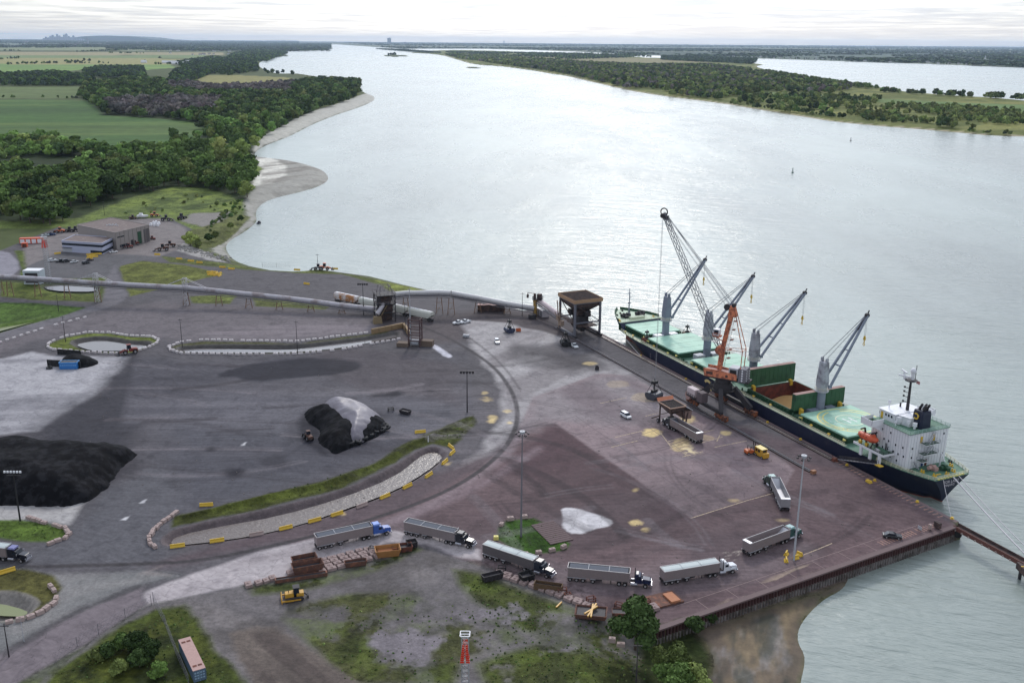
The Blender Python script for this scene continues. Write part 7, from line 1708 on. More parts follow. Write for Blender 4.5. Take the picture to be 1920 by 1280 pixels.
# lamp masts and poles
def mast(base, top_y, label, style, colr=m_grey, r0=.35, grp=None):
    b = G(*base); H = HT(b, top_y); o = empty('lamp_mast' if style != 'pole' else 'utility_pole', b, 0, label, 'lamp mast' if style != 'pole' else 'pole', grp); q = MB(); q.cyl((0, 0, 0), (0, 0, H), r0 * .8, r0 * .35, 10); q.build('pole', colr, o)
    if style == 'ring':
        q = MB(); q.cyl((0, 0, H - .6), (0, 0, H), .6, .7, 14); q.build('head_ring', m_lgrey, o)
        for k in range(6):
            a = k * math.pi / 3; q = MB(); q.beam((.8 * math.cos(a), .8 * math.sin(a), H - .4), (1.4 * math.cos(a), 1.4 * math.sin(a), H - .5), .1); q.box((1.5 * math.cos(a), 1.5 * math.sin(a), H - .7), (.5, .5, .3), rz=a); q.build('lamp', m_dark, o)
    elif style == 'bank':
        q = MB(); q.beam((-2.2, 0, H), (2.2, 0, H), .15); q.beam((-1.8, 0, H - 1), (1.8, 0, H - 1), .15); q.build('cross_arm', colr, o)
        for k in range(6): q = MB(); q.box((-2.0 + k * .8, -.3, H + .1), (.45, .3, .5)); q.build('lamp', m_white if colr is not m_dark else m_lgrey, o)
    elif style == 'dark':
        q = MB(); q.beam((-2.2, 0, H - .5), (2.2, 0, H - .5), .2); q.build('cross_arm', m_dark, o)
        for k in range(5): q = MB(); q.box((-2.0 + k * 1.0, -.3, H - .6), (.7, .5, .9)); q.build('lamp', m_dark, o)
    elif style == 'pole':
        q = MB(); q.beam((-.9, 0, H - .6), (.9, 0, H - .6), .14); q.build('cross_arm', colr, o)
    return o
mast((977, 1006), 808, 'tall grey lamp mast rising from the small grass island', 'ring')
mast((1488, 1050), 853, 'tall grey lamp mast ringed by yellow barriers near the end wall', 'ring', m_lgrey)
mast((876, 773), 694, 'dark lamp mast at the tip of the grass bank in the yard', 'dark', m_dark, .3)
mast((38, 976), 884, 'dark floodlight mast with white lamps by the left grass patch', 'bank', m_black, .3)
mast((682, 590), 530, 'black lamp mast left of the transfer tower', 'dark', m_black, .25)
mast((770, 648), 540, 'tall pale mast in front of the wagons beside the skip hoist', 'pole', m_lgrey, .3)
for b, t, lab in (((342, 651), 597, 'dark pole at the left end of the long pond'), ((558, 662), 601, 'dark pole in the middle of the long pond'), ((123, 641), 592, 'dark pole at the pointed pond near the left'), ((110, 584), 552, 'dark pole on the lawn by the left conveyor'), ((760, 623), 567, 'dark rusty pole left of the skip hoist'), ((979, 594), 548, 'tall dark utility pole by the white kiosk'), ((596, 500), 476, 'thin pole at the tip of the shore road'), ((17, 1231), 1168, 'dark pole in the lower left corner'), ((196, 404), 378, 'thin pole in front of the dark wood'), ((1192, 1290), 1205, 'wooden pole beneath the lone tree at the lower edge')):
    mast(b, t, lab, 'pole', m_dark, .2, 'slim dark poles')
mast((45, 1202), 1160, 'thin white post in the lower left corner', 'plain', m_lgrey, .1); mast((803, 828), 817, 'short white post on the grass bank', 'plain', m_white, .2)

# ================================================================== BLOCKS, BARRIERS, HEAPS
def block_mesh(l, w_, h, m):
    q = MB(); q.box((0, 0, h / 2), (l, w_, h), top=(.94, .9)); q.box((0, 0, h + .05), (l * .3, w_ * .3, .12)); o = q.build('concrete_block', m, bevel=.06); return o
def row(pts, step, proto, lab, grp, cat='block', jit=.12, z=0.0, closed=False, off=0.0, first=[True]):
    P = [G(x, y, z) for x, y in pts]; 
    if closed: P.append(P[0])
    out = []; carry = 0.0
    for a, b in zip(P[:-1], P[1:]):
        d = b - a; Lg = d.length; u = d.normalized(); t_ = carry; n = Vector((-u.y, u.x, 0))
        while t_ < Lg:
            p = a + u * t_ + n * off; out.append((p, math.atan2(u.y, u.x))); t_ += step
        carry = t_ - Lg
    for p, an in out:
        if jit > .11 and random.random() < .05: continue
        o = proto.copy(); COL.objects.link(o); o.location = p + Vector((random.uniform(-jit, jit), random.uniform(-jit, jit), 0)); o.rotation_euler = (0, 0, an + random.uniform(-.12, .12)); o.scale = (random.uniform(.8, 1.12), random.uniform(.85, 1.1), random.uniform(.8, 1.1)); tag(o, lab, cat, grp)
    return out
wb = block_mesh(1.75, 1.0, .85, M_('white_block', (214, 206, 206), rough=.85, var=.12, vscale=2)); tb = block_mesh(1.7, 1.1, .9, m_tan)
row([(88, 650), (92, 644), (105, 638), (125, 631), (165, 624), (205, 624), (240, 630), (285, 632), (297, 638), (296, 643), (280, 651), (250, 661)], 2.5, wb, 'white concrete block in the ring around the pointed pond', 'white blocks around the pointed pond')
row([(232, 664), (200, 663), (150, 660), (100, 656), (88, 650)], 2.5, wb, 'white concrete block in the ring around the pointed pond', 'white blocks around the pointed pond')
row([(320, 657), (317, 651), (340, 642), (380, 638), (470, 640), (560, 641), (640, 631), (694, 624)], 2.5, wb, 'white concrete block edging the long pond', 'white blocks along the long pond')
row([(748, 637), (700, 645), (640, 656), (560, 664), (450, 665), (340, 663), (320, 657)], 2.5, wb, 'white concrete block edging the long pond', 'white blocks along the long pond')
row([(0, 643), (40, 630), (80, 617), (120, 606), (160, 596)], 3.6, wb, 'white concrete block in the row beside the left access road', 'white blocks beside the left road')
row([(330, 962), (318, 972), (300, 985), (288, 997), (280, 1010), (280, 1019), (290, 1027), (300, 1026)], 1.8, tb, 'pinkish concrete block round the left end of the curved pond', 'blocks at the end of the curved pond')
row([(55, 972), (80, 981), (100, 985), (122, 991), (131, 1002), (122, 1010), (108, 1015), (95, 1020)], 1.9, tb, 'pinkish concrete block edging the left grass patch', 'blocks edging the left grass patch')
row([(96, 1102), (104, 1112), (106, 1122), (100, 1133), (84, 1146), (62, 1156), (40, 1163), (18, 1167), (-4, 1170)], 2.0, tb, 'pinkish concrete block by the lower left pond', 'blocks by the lower left pond')
row([(940, 985), (950, 976), (1003, 967)], 4.0, tb, 'worn block on the rim of the small grass island', 'blocks round the grass island'); row([(985, 1040), (1010, 1037), (1050, 1030), (1072, 1020)], 3.4, tb, 'worn block on the rim of the small grass island', 'blocks round the grass island')
for x, y, lab in ((1147, 1202, 'top'), (1156, 1195, 'upper'), (1174, 1190, 'right'), (1163, 1210, 'lower')):
    row([(x, y), (x + 1, y)], 9, tb, 'single square block lying on the near grass', 'four loose blocks on the near grass')
flat = block_mesh(2.1, 1.6, .7, M_('flat_block', (158, 138, 134), rough=.9, var=.2, vscale=1, col2=K(120, 96, 92), cscale=.6, cthr=.58))
for k in range(4): row([(586 + k * 6, 1056 + k * 5.5), (700 + k * 3, 1028 + k * 5.5)], 2.35, flat, 'flat pinkish concrete slab in the stack yard strip', 'slabs stacked in the strip by the trucks', jit=.15)
row([(700, 1036), (716, 1030)], 2.35, flat, 'flat pinkish concrete slab in the stack yard strip', 'slabs stacked in the strip by the trucks')
for a, b in (((465, 1098), (469, 1104)), ((484, 1094), (488, 1100)), ((499, 1090), (504, 1096)), ((512, 1085), (518, 1092)), ((545, 1076), (549, 1083))): row([a, b], 2.0, flat, 'slab in the loose pairs left of the rusty bins', 'loose pairs of slabs')
for off in (0, 1): row([(936 - off * 3, 1074 + off * 4), (985 - off * 3, 1090 + off * 4), (1040, 1110 + off * 4), (1085, 1128 + off * 4), (1110, 1140 + off * 3)], 2.4, flat, 'red tinged slab in the row under the queue of trucks', 'slabs in the row under the truck queue', jit=.1)
row([(1205, 1143), (1225, 1137)], 2.6, flat, 'red tinged slab at the end of the row near the tree', 'slabs near the lone tree'); row([(1208, 1148), (1232, 1140)], 2.6, flat, 'red tinged slab at the end of the row near the tree', 'slabs near the lone tree')
for o in (wb, tb, flat): bpy.data.objects.remove(o)
# yellow barriers
def barrier_obj(m):
    q = MB(); q.prism([(-.4, 0), (.4, 0), (.36, .2), (.16, .5), (.12, .95), (-.12, .95), (-.16, .5), (-.36, .2)], -1.75, 1.75, 'x'); q.v = [(x, y, z) for x, y, z in q.v]; o = q.build('road_barrier', m, bevel=.03)
    return o
by = barrier_obj(m_yel); bo = barrier_obj(m_tan)
def bar(x, y, ang, proto, lab, grp, z=0.0):
    o = proto.copy(); COL.objects.link(o); o.location = G(x, y, z); o.rotation_euler.z = R(ang); tag(o, lab, 'barrier', grp)
P1 = [(333, 1025), (407, 1015), (481, 1003), (536, 991), (590, 977), (632, 965), (679, 949), (722, 932), (764, 913), (804, 892), (834, 867)]
for i, (x, y) in enumerate(P1):
    a = G(*P1[max(0, i - 1)]); b = G(*P1[min(len(P1) - 1, i + 1)]); an = math.degrees(math.atan2((b - a).y, (b - a).x)); bar(x, y, an, bo if i in (2, 6) else by, 'rusty brown barrier in the line along the curved pond' if i in (2, 6) else 'yellow concrete barrier in the line along the curved pond', 'barriers along the curved pond')
for x, y, an, lab in ((846, 839, -60, 'yellow barrier leaning out at the tip of the curved pond'), (848, 850, 70, 'yellow barrier just below the leaning one at the pond tip'), (788, 811, 15, 'yellow barrier on the yard side of the grass bank'), (387, 948, 8, 'pale yellow barrier lying alone on the bank at the left'), (14, 1072, 40, 'yellow barrier on the grass at the left edge'), (575, 533, -25, 'pale yellow barrier alone on the upper yard road')): bar(x, y, an, by, lab, None)
for x, y in ((295, 478), (336, 486), (358, 490), (374, 493), (417, 502), (434, 505), (557, 507), (628, 505)): bar(x, y, -8, by, 'yellow barrier spaced along the shore road', 'yellow barriers along the shore road')
for k in range(8): bar(394 + (k % 4) * 6, 511 + (k // 4) * 4 + (k % 4) * .8, random.uniform(0, 90), by, 'yellow barrier dumped in the heap beside the triangular lawn', 'heap of yellow barriers by the lawn')
for k in range(7): bar(168 + (k % 3) * 5, 478 + (k // 3) * 4, random.uniform(20, 70), by, 'yellow barrier stacked at the office corner', 'yellow barriers at the office corner')
bar(185, 477, 10, by, 'yellow barrier in front of the office entrance', None); bar(108, 476, 40, by, 'yellow barrier left of the office', None)
for x, y, an in ((1474, 1040, 60), (1499, 1041, -50), (1474, 1052, 80), (1492, 1047, 20)): bar(x, y, an, by, 'yellow barrier guarding the foot of the tall mast', 'yellow barriers round the mast foot'); COL.objects[-1].scale = (.42, 1.3, 1.1)
bpy.data.objects.remove(by); bpy.data.objects.remove(bo)
yb = MB(); yb.box((0, 0, .5), (1.3, 1.1, 1.0), top=.9); yb.box((0, 0, 1.05), (.3, .3, .12)); o = yb.build('yellow_block', m_lyel, bevel=.06); o.location = G(930, 1011); tag(o, 'yellow block on the left rim of the small grass island', 'block')
# skips and scrap
def skip(px, size, rz, m, label, flare=1.15, name='steel_bin', z=0.0, innerm=None):
    o = empty(name, G(*px), rz, label, 'bin'); l, w_, h = size; q = MB(); t_ = .08
    rings = [[(sx * l / 2 * k, sy * w_ / 2 * k, zz) for sx, sy in ((-1, -1), (1, -1), (1, 1), (-1, 1))] for zz, k in ((z + .15, 1 / flare), (z + h, 1.0), (z + h, .94), (z + .3, .94 / flare))]
    q.loft(rings, smooth=False); [q.box((l * (k - 2) / 5, sg * w_ / 2 * .97, z + h * .55), (.12, .12, h * .8)) for k in range(5) for sg in (-1, 1)]; q.build('body', m, o)
    q = MB(); q.add([rings[3][i] for i in range(4)], [(0, 1, 2, 3)]); q.v = [(x, y, zz + h * .45) for x, y, zz in q.v]; q.v = [(x * 1.03, y * 1.03, zz) for x, y, zz in q.v]; q.build('contents', innerm or m_dark, o); return o
m_rustb = M_('rust_bin', (104, 74, 64), rough=.9, var=.3, vscale=1, col2=K(140, 92, 72), cscale=.8, cthr=.56)
skip((571, 1058), (6.0, 2.6, 2.2), R(24), m_rustb, 'upper one of two rusty open bins by the slab strip'); skip((577, 1072), (7.4, 3.0, 2.4), R(22), m_rustb, 'lower one of two rusty open bins by the slab strip', 1.2)
skip((727, 1040), (6.2, 3.4, 2.0), R(14), M_('ochre_bin', (170, 120, 70), rough=.8, var=.25, vscale=1), 'ochre ribbed steel skip with a tow frame in the slab strip', 1.25, innerm=M_('ochre_in', (150, 96, 56), rough=.9))
skip((754, 1032), (5.0, 2.6, 1.5), R(16), m_rust, 'low red rust bin right of the ochre skip'); skip((772, 1025), (2.6, 2.2, 1.7), R(20), m_dark, 'small dark bin at the right end of the slab strip')
skip((667, 1060), (5.4, 1.6, 1.4), R(16), m_rustb, 'long brown trough in front of the slab stacks'); skip((565, 1085), (12, 1.2, 1.0), R(18), m_rustb, 'long low rusty channel below the two open bins', 1.0)
skip((923, 1086), (5.2, 1.8, 1.6), R(26), m_dark, 'dark tipped bin with a yellow axle left of the slab row'); skip((987, 1088), (3.4, 2.6, 1.9), R(30), m_black, 'black tipped bucket lying on the slab row', 1.3)
skip((1028, 1106), (6.6, 1.6, 1.8), R(-14), M_('yellow_rim_bin', (104, 82, 60), rough=.85, var=.3), 'long dark bin with a pale rim in the slab row', 1.0); skip((1108, 1153), (7.0, 4.2, 1.2), R(-8), m_rustb, 'flat rusty barge like tray carrying yellow beams', 1.1)
skip((1165, 1152), (4.2, 2.2, 1.0), R(-5), m_rustb, 'small flat rusty tray beside the yellow beams', 1.05); skip((1195, 1155), (2.6, 1.8, .9), R(0), m_rustb, 'small rusty box just left of the lone tree', 1.05)
for k, (a, b) in enumerate((((1102, 1155), (1118, 1131)), ((1108, 1156), (1112, 1132)), ((1096, 1150), (1120, 1136)))):
    A, B = G(*a, 1.3), G(*b, 1.5); q = MB(); q.beam((0, 0, 0), B - A, .35); o = q.build('steel_beam', m_myel); o.location = A; tag(o, 'yellow steel beam lying across the rusty tray', 'beam', 'yellow beams on the tray')
A, B = G(1043, 1138, .3), G(1053, 1128, .3); q = MB(); q.beam((0, 0, 0), B - A, .3); o = q.build('steel_beam', m_myel); o.location = A; tag(o, 'short yellow beam lying on grass under the slab row', 'beam')
def frame_obj(px, s_, label, m=m_rust):
    q = MB(); [q.beam((sx * s_, sy * s_ * .6, 0), (sx * s_, sy * s_ * .6, s_ * 1.3), .16) for sx in (-1, 1) for sy in (-1, 1)]; [q.beam((-s_, sy * s_ * .6, z), (s_, sy * s_ * .6, z), .14) for sy in (-1, 1) for z in (s_ * .5, s_ * 1.3)]; [q.beam((sx * s_, -s_ * .6, z), (sx * s_, s_ * .6, z), .14) for sx in (-1, 1) for z in (s_ * .5, s_ * 1.3)]
    o = q.build('angle_rack', m); o.location = G(*px); o.rotation_euler.z = random.uniform(-.5, .5); tag(o, label, 'rack'); return o
frame_obj((700, 1034), 1.0, 'black angle frame standing on the slab stacks', m_black); frame_obj((941, 1070), .9, 'small black frame at the left end of the slab row', m_black)
frame_obj((1054, 1112), 1.0, 'rusty frame right of the long dark bin'); frame_obj((1064, 1118), .7, 'small rusty frame in the middle of the slab row'); frame_obj((1108, 1128), .9, 'rusty frame behind the yellow beams'); frame_obj((1160, 1138), .8, 'rusty frame above the slabs left of the tree'); frame_obj((1184, 1132), .9, 'rusty frame above the slabs nearest the tree'); frame_obj((1212, 1131), .8, 'rusty frame on the brown plate right of the tree')
frame_obj((733, 770), .9, 'small black frame on the yard right of the covered heap', m_black)
o = skip((760, 775), (3.8, 2.2, 1.3), R(-30), m_dark, 'small dark skip on the yard right of the covered heap', 1.15)
q = MB(); q.box((0, 0, .2), (11, 5, .35)); pl = q.build('steel_plate', m_rustb); pl.location = G(1232, 1128); pl.rotation_euler.z = R(24); tag(pl, 'big brown steel plate on the quay right of the lone tree', 'plate')
q = MB(); q.box((0, 0, .6), (2.4, 3.8, .5)); q.box((-1.0, 0, .3), (.4, 3.8, .5)); o = q.build('end_fitting', M_('bright_rust', (188, 126, 90), rough=.8, var=.15), bevel=.05); o.location = G(1259, 1124); o.rotation_euler.z = R(24); tag(o, 'bright orange steel end piece on the right of the brown plate', 'steel piece')
q = MB()
for k in range(12): q.bb(-3.2, 3.2, -5.6 + k * .95, -4.8 + k * .95, .05, .2)
q.bb(-3, -2.8, -5.6, 5.6, .02, .06); o = q.build('timber_mat', M_('mat_brown', (104, 86, 86), rough=.9, var=.2)); o.location = G(1035, 998); o.rotation_euler.z = QROT + R(90); tag(o, 'ladder like timber mat on the right side of the grass island', 'mat')
# round skip and fittings near the pad
o = skip((972, 621), (2.2, 1.6, 1.2), R(0), m_mor, 'small orange bin right of the navy grab', 1.05)
q = MB(); q.cyl((0, 0, 0), (0, 0, 1.9), .8, .5, 10); q.box((.5, 0, .7), (.6, .9, 1.4)); o = q.build('drum_stand', m_dark); o.location = G(1119, 693); tag(o, 'black drum with a white side standing alone near the landward track', 'drum')
q = MB(); q.box((0, 0, .7), (2.6, 1.2, .9)); q.beam((-1.6, 0, .5), (1.8, 0, .9), .2); q.beam((0, -1.4, .3), (0, 1.4, .6), .15); o = q.build('light_trailer', m_lgrey); o.location = G(874, 632); o.rotation_euler.z = R(-15); tag(o, 'small white trailer with dark arms below the two pickups', 'trailer')
# small coal bunker with blue container
q = MB(); q.box((0, 0, 1.3), (6.6, 3.0, 2.6)); bc = empty('blue_container', G(131, 690), R(4), 'bright blue open top container in the left yard', 'container'); q.build('body', M_('bright_blue', (44, 118, 190), rough=.5, var=.08), bc, bevel=.08)
q = MB(); [q.beam((-3.3, sg * 1.5, 2.65), (3.3, sg * 1.5, 2.65), .22) for sg in (-1, 1)]; [q.beam((sg * 3.3, -1.5, 2.65), (sg * 3.3, 1.5, 2.65), .22) for sg in (-1, 1)]; q.build('rim', M_('blue_rim', (80, 150, 210), rough=.5), bc); q = MB(); q.bb(-3.15, 3.15, -1.35, 1.35, 2.61, 2.64); q.build('contents', m_dark, bc)
q = MB(); [q.box((-2.6 + k * .75, -1.52, 1.6), (.35, .04, .3)) for k in range(8)]; q.build('stencil_mark', M_('blue_mark', (150, 200, 236), rough=.5), bc)
for A_, B_, h, lab in (((90, 686), (152, 690), 2.6, 'black sheet wall behind the blue container'), ((109, 664), (152, 667), 2.2, 'black sheet wall along the pond side of the small bunker')):
    a, b = G(*A_), G(*B_); d = b - a; q = MB(); Lg = d.length; q.bb(0, Lg, -.1, .1, 0, h); [q.bb(Lg * k / 8 - .08, Lg * k / 8 + .08, -.25, .1, 0, h) for k in range(9)]; o = q.build('bunker_wall', m_black); o.location = a; o.rotation_euler.z = math.atan2(d.y, d.x); tag(o, lab, 'wall')
def heap(name, poly_px, H, slope, mm, label, noise=.5, ns=5, step=1.0, cat='heap', zfun=None, smooth=1):
    P = smooth_poly(PX(poly_px), smooth); A = np.array(P); x0, y0 = A.min(0) - step; x1, y1 = A.max(0) + step; c = A.mean(0)
    xs = np.arange(x0, x1, step); ys = np.arange(y0, y1, step); X, Y = np.meshgrid(xs, ys, indexing='ij'); sh = X.shape; x, y = X.ravel(), Y.ravel()
    d = segdist(x, y, P); ins = inside(x, y, P); d = np.where(ins, d, -d) + (fbm(x, y, ns, 3, 3) - .5) * noise * 2
    z = np.minimum(H, d * slope); z = H * (1 - np.exp(-np.maximum(z, 0) / H * 1.6)) + (fbm(x, y, ns * 1.3, 4, 9) - .5) * noise * (z > .3)
    if zfun is not None: z = zfun(x - c[0], y - c[1], z, d)
    z = np.where(d > 0, z, -.3); i = np.arange(len(x)).reshape(sh); q = np.stack([i[:-1, :-1], i[1:, :-1], i[1:, 1:], i[:-1, 1:]], -1).reshape(-1, 4); q = q[(z[q] > -.29).any(1)]
    u, inv = np.unique(q.ravel(), return_inverse=True); me = bpy.data.meshes.new(name); me.from_pydata(np.stack([x[u] - c[0], y[u] - c[1], z[u]], 1).tolist(), [], inv.reshape(-1, 4).tolist()); me.polygons.foreach_set('use_smooth', [True] * len(q)); me.materials.append(mm); o = bpy.data.objects.new(name, me); COL.objects.link(o); o.location = (c[0], c[1], 0); tag(o, label, cat); return o
m_coal = mat('coal', (.0055, .0055, .0068), rough=.9, var=.5, vscale=.8, bump=1.0, bscale=.9, col2=(.017, .017, .02), cscale=.35, cthr=.54, spec=.08)
heap('coal_heap', [(-260, 905), (-220, 850), (-80, 838), (0, 838), (80, 836), (140, 838), (175, 846), (215, 843), (254, 848), (240, 868), (215, 897), (185, 925), (150, 944), (90, 952), (0, 947), (-120, 945)], 9.0, .75, m_coal, 'huge black coal heap at the left edge of the yard', 2.4, 7, .7, 'coal heap')
heap('coal_heap', [(112, 682), (118, 672), (150, 668), (172, 672), (188, 680), (170, 688), (140, 692)], 3.4, .8, m_coal, 'small black heap beside the blue container', .6, 3, .5, 'coal heap')
heap('coal_heap', [(570, 778), (578, 770), (620, 768), (690, 772), (724, 790), (728, 805), (700, 825), (660, 838), (636, 850), (625, 852), (606, 838), (596, 822), (600, 810), (588, 800), (574, 790)], 5.6, .8, m_coal, 'black coal heap partly hidden under a grey sheet', .9, 4, .5, 'coal heap')
m_sheet = M_('grey_sheet', (118, 112, 122), rough=.5, var=.12, vscale=.3, col2=K(96, 90, 98), cscale=.15, cthr=.55, bump=1.0, bscale=.35)
heap('cover_sheet', [(586, 775), (616, 763), (662, 761), (698, 771), (721, 792), (716, 806), (698, 819), (664, 838), (650, 832), (632, 814), (602, 796)], 7.6, 1.05, m_sheet, 'grey plastic sheet draped over the coal heap', .9, 5, .5, 'sheet', smooth=2)
ty = None
for x, y in ((659, 832), (667, 826), (675, 820), (685, 824), (694, 816), (704, 811), (717, 807), (722, 798), (713, 789), (699, 777), (687, 771), (678, 767), (727, 803), (671, 829), (93, 691)):
    if ty is None: q = MB(); q.torus((0, 0, .45), .75, .42, 16, 8); ty = q.build('old_tyre', m_black); o = ty
    else: o = ty.copy(); COL.objects.link(o)
    o.location = G(x, y, .6 if x > 100 else 0); o.rotation_euler = (random.uniform(-.4, .4), random.uniform(-.4, .4), 0)
    tag(o, 'big black tyre weighing down the grey sheet' if x > 100 else 'long black tyre lying left of the black sheet wall', 'tyre', 'tyres weighing down the sheet' if x > 100 else None)
q = loader((578, 822), R(120), 'small dark yellow loader at the left foot of the covered heap', m_mbr, .8)
# fences
def fence(pts, h, label, step=6.0):
    P = [G(x, y) for x, y in pts]; o = empty('chain_link_fence', P[0], 0, label, 'fence'); Q = [p - P[0] for p in P]
    q = MB()
    for a, b in zip(Q[:-1], Q[1:]):
        for z in (.1, h * .5, h): q.beam(a + Vector((0, 0, z)), b + Vector((0, 0, z)), .035)
        n = int((b - a).length / 1.0)
        for i in range(n): p = a.lerp(b, i / n); r_ = a.lerp(b, min(1, (i + 1.6) / n)); q.beam(p + Vector((0, 0, .1)), r_ + Vector((0, 0, h)), .02); q.beam(r_ + Vector((0, 0, .1)), p + Vector((0, 0, h)), .02)
    q.build('wire_mesh', m_grey, o)
    for a, b in zip(Q[:-1], Q[1:]):
        n = max(1, int((b - a).length / step))
        for i in range(n): p = a.lerp(b, i / n); r_ = MB(); r_.cyl(p, p + Vector((0, 0, h + .3)), .06, n=6); r_.build('post', m_grey, o)
fence([(288, 1128), (310, 1172), (330, 1225), (355, 1284)], 2.2, 'tall wire fence running down past the container'); fence([(284, 1134), (235, 1158), (185, 1188), (145, 1212), (100, 1244)], 2.2, 'wire fence along the lower side of the left road'); fence([(492, 501), (545, 502)], 2.4, 'short wire fence on the shore beside the river')
# buoys and a little boat
def buoy(px, m, label):
    o = empty('buoy', G(*px, WZ), 0, label, 'buoy'); q = MB(); q.cyl((0, 0, -.3), (0, 0, .8), 1.2, 1.0, 12); q.build('float', m, o); q = MB(); q.truss((0, 0, .8), (0, 0, 4.2), (1.2, .4), (1.2, .4), .12, 3); q.cyl((0, 0, 4.2), (0, 0, 4.9), .35, n=8); q.build('topmark', m, o)
buoy((1486, 324), M_('buoy_green', (34, 96, 84), rough=.6), 'small dark green buoy out on the river'); buoy((1595, 265), m_dark, 'small dark buoy nearer the island, upper right river')
o = empty('small_boat', G(486, 419, WZ), R(80), 'tiny dark boat moored off the left beach', 'boat'); q = MB(); q.loft([[(-2.4, -.9, 0), (-2.4, -1, .8), (-2.4, 1, .8), (-2.4, .9, 0)], [(.8, -.9, 0), (.8, -1.1, .9), (.8, 1.1, .9), (.8, .9, 0)], [(2.6, -.05, .2), (2.6, -.1, 1.1), (2.6, .1, 1.1), (2.6, .05, .2)]], smooth=False); q.build('hull', m_navy, o); q = MB(); q.box((-.2, 0, 1.3), (1.6, 1.3, 1.0)); q.build('cabin', m_dark, o)
for px, s_, rz, lab in (((267, 409), 1.3, 0, 'white boat on a trailer behind the warehouse'), ):
    o = empty('white_boat', G(*px), R(rz), lab, 'boat'); q = MB(); q.loft([[(-3.5, -1.1, .8), (-3.5, -1.3, 2), (-3.5, 1.3, 2), (-3.5, 1.1, .8)], [(1.5, -1.0, .8), (1.5, -1.3, 2.1), (1.5, 1.3, 2.1), (1.5, 1.0, .8)], [(4.2, -.05, 1.4), (4.2, -.1, 2.3), (4.2, .1, 2.3), (4.2, .05, 1.4)]], smooth=False); q.build('hull', m_white, o); q = MB(); q.box((-.8, 0, 2.7), (2.6, 2.0, 1.4), top=.8); q.build('cabin', m_white, o); q = MB(); q.beam((-3, 0, .5), (4, 0, .5), .4); q.build('trailer_frame', m_dark, o)
bagp = None
for k, (x, y) in enumerate(((283, 423), (288, 420), (293, 419), (298, 421), (290, 424), (296, 424))):
    if bagp is None: q = MB(); q.box((0, 0, .9), (1.8, 1.8, 1.8), top=.75); q.box((0, 0, 1.9), (.6, .6, .3)); bagp = q.build('bulk_bag', m_white, bevel=.25); o = bagp
    else: o = bagp.copy(); COL.objects.link(o)
    o.location = G(x, y); o.rotation_euler.z = k; tag(o, 'white bulk bag in the pile right behind the warehouse', 'bag', 'white bulk bags behind the warehouse')
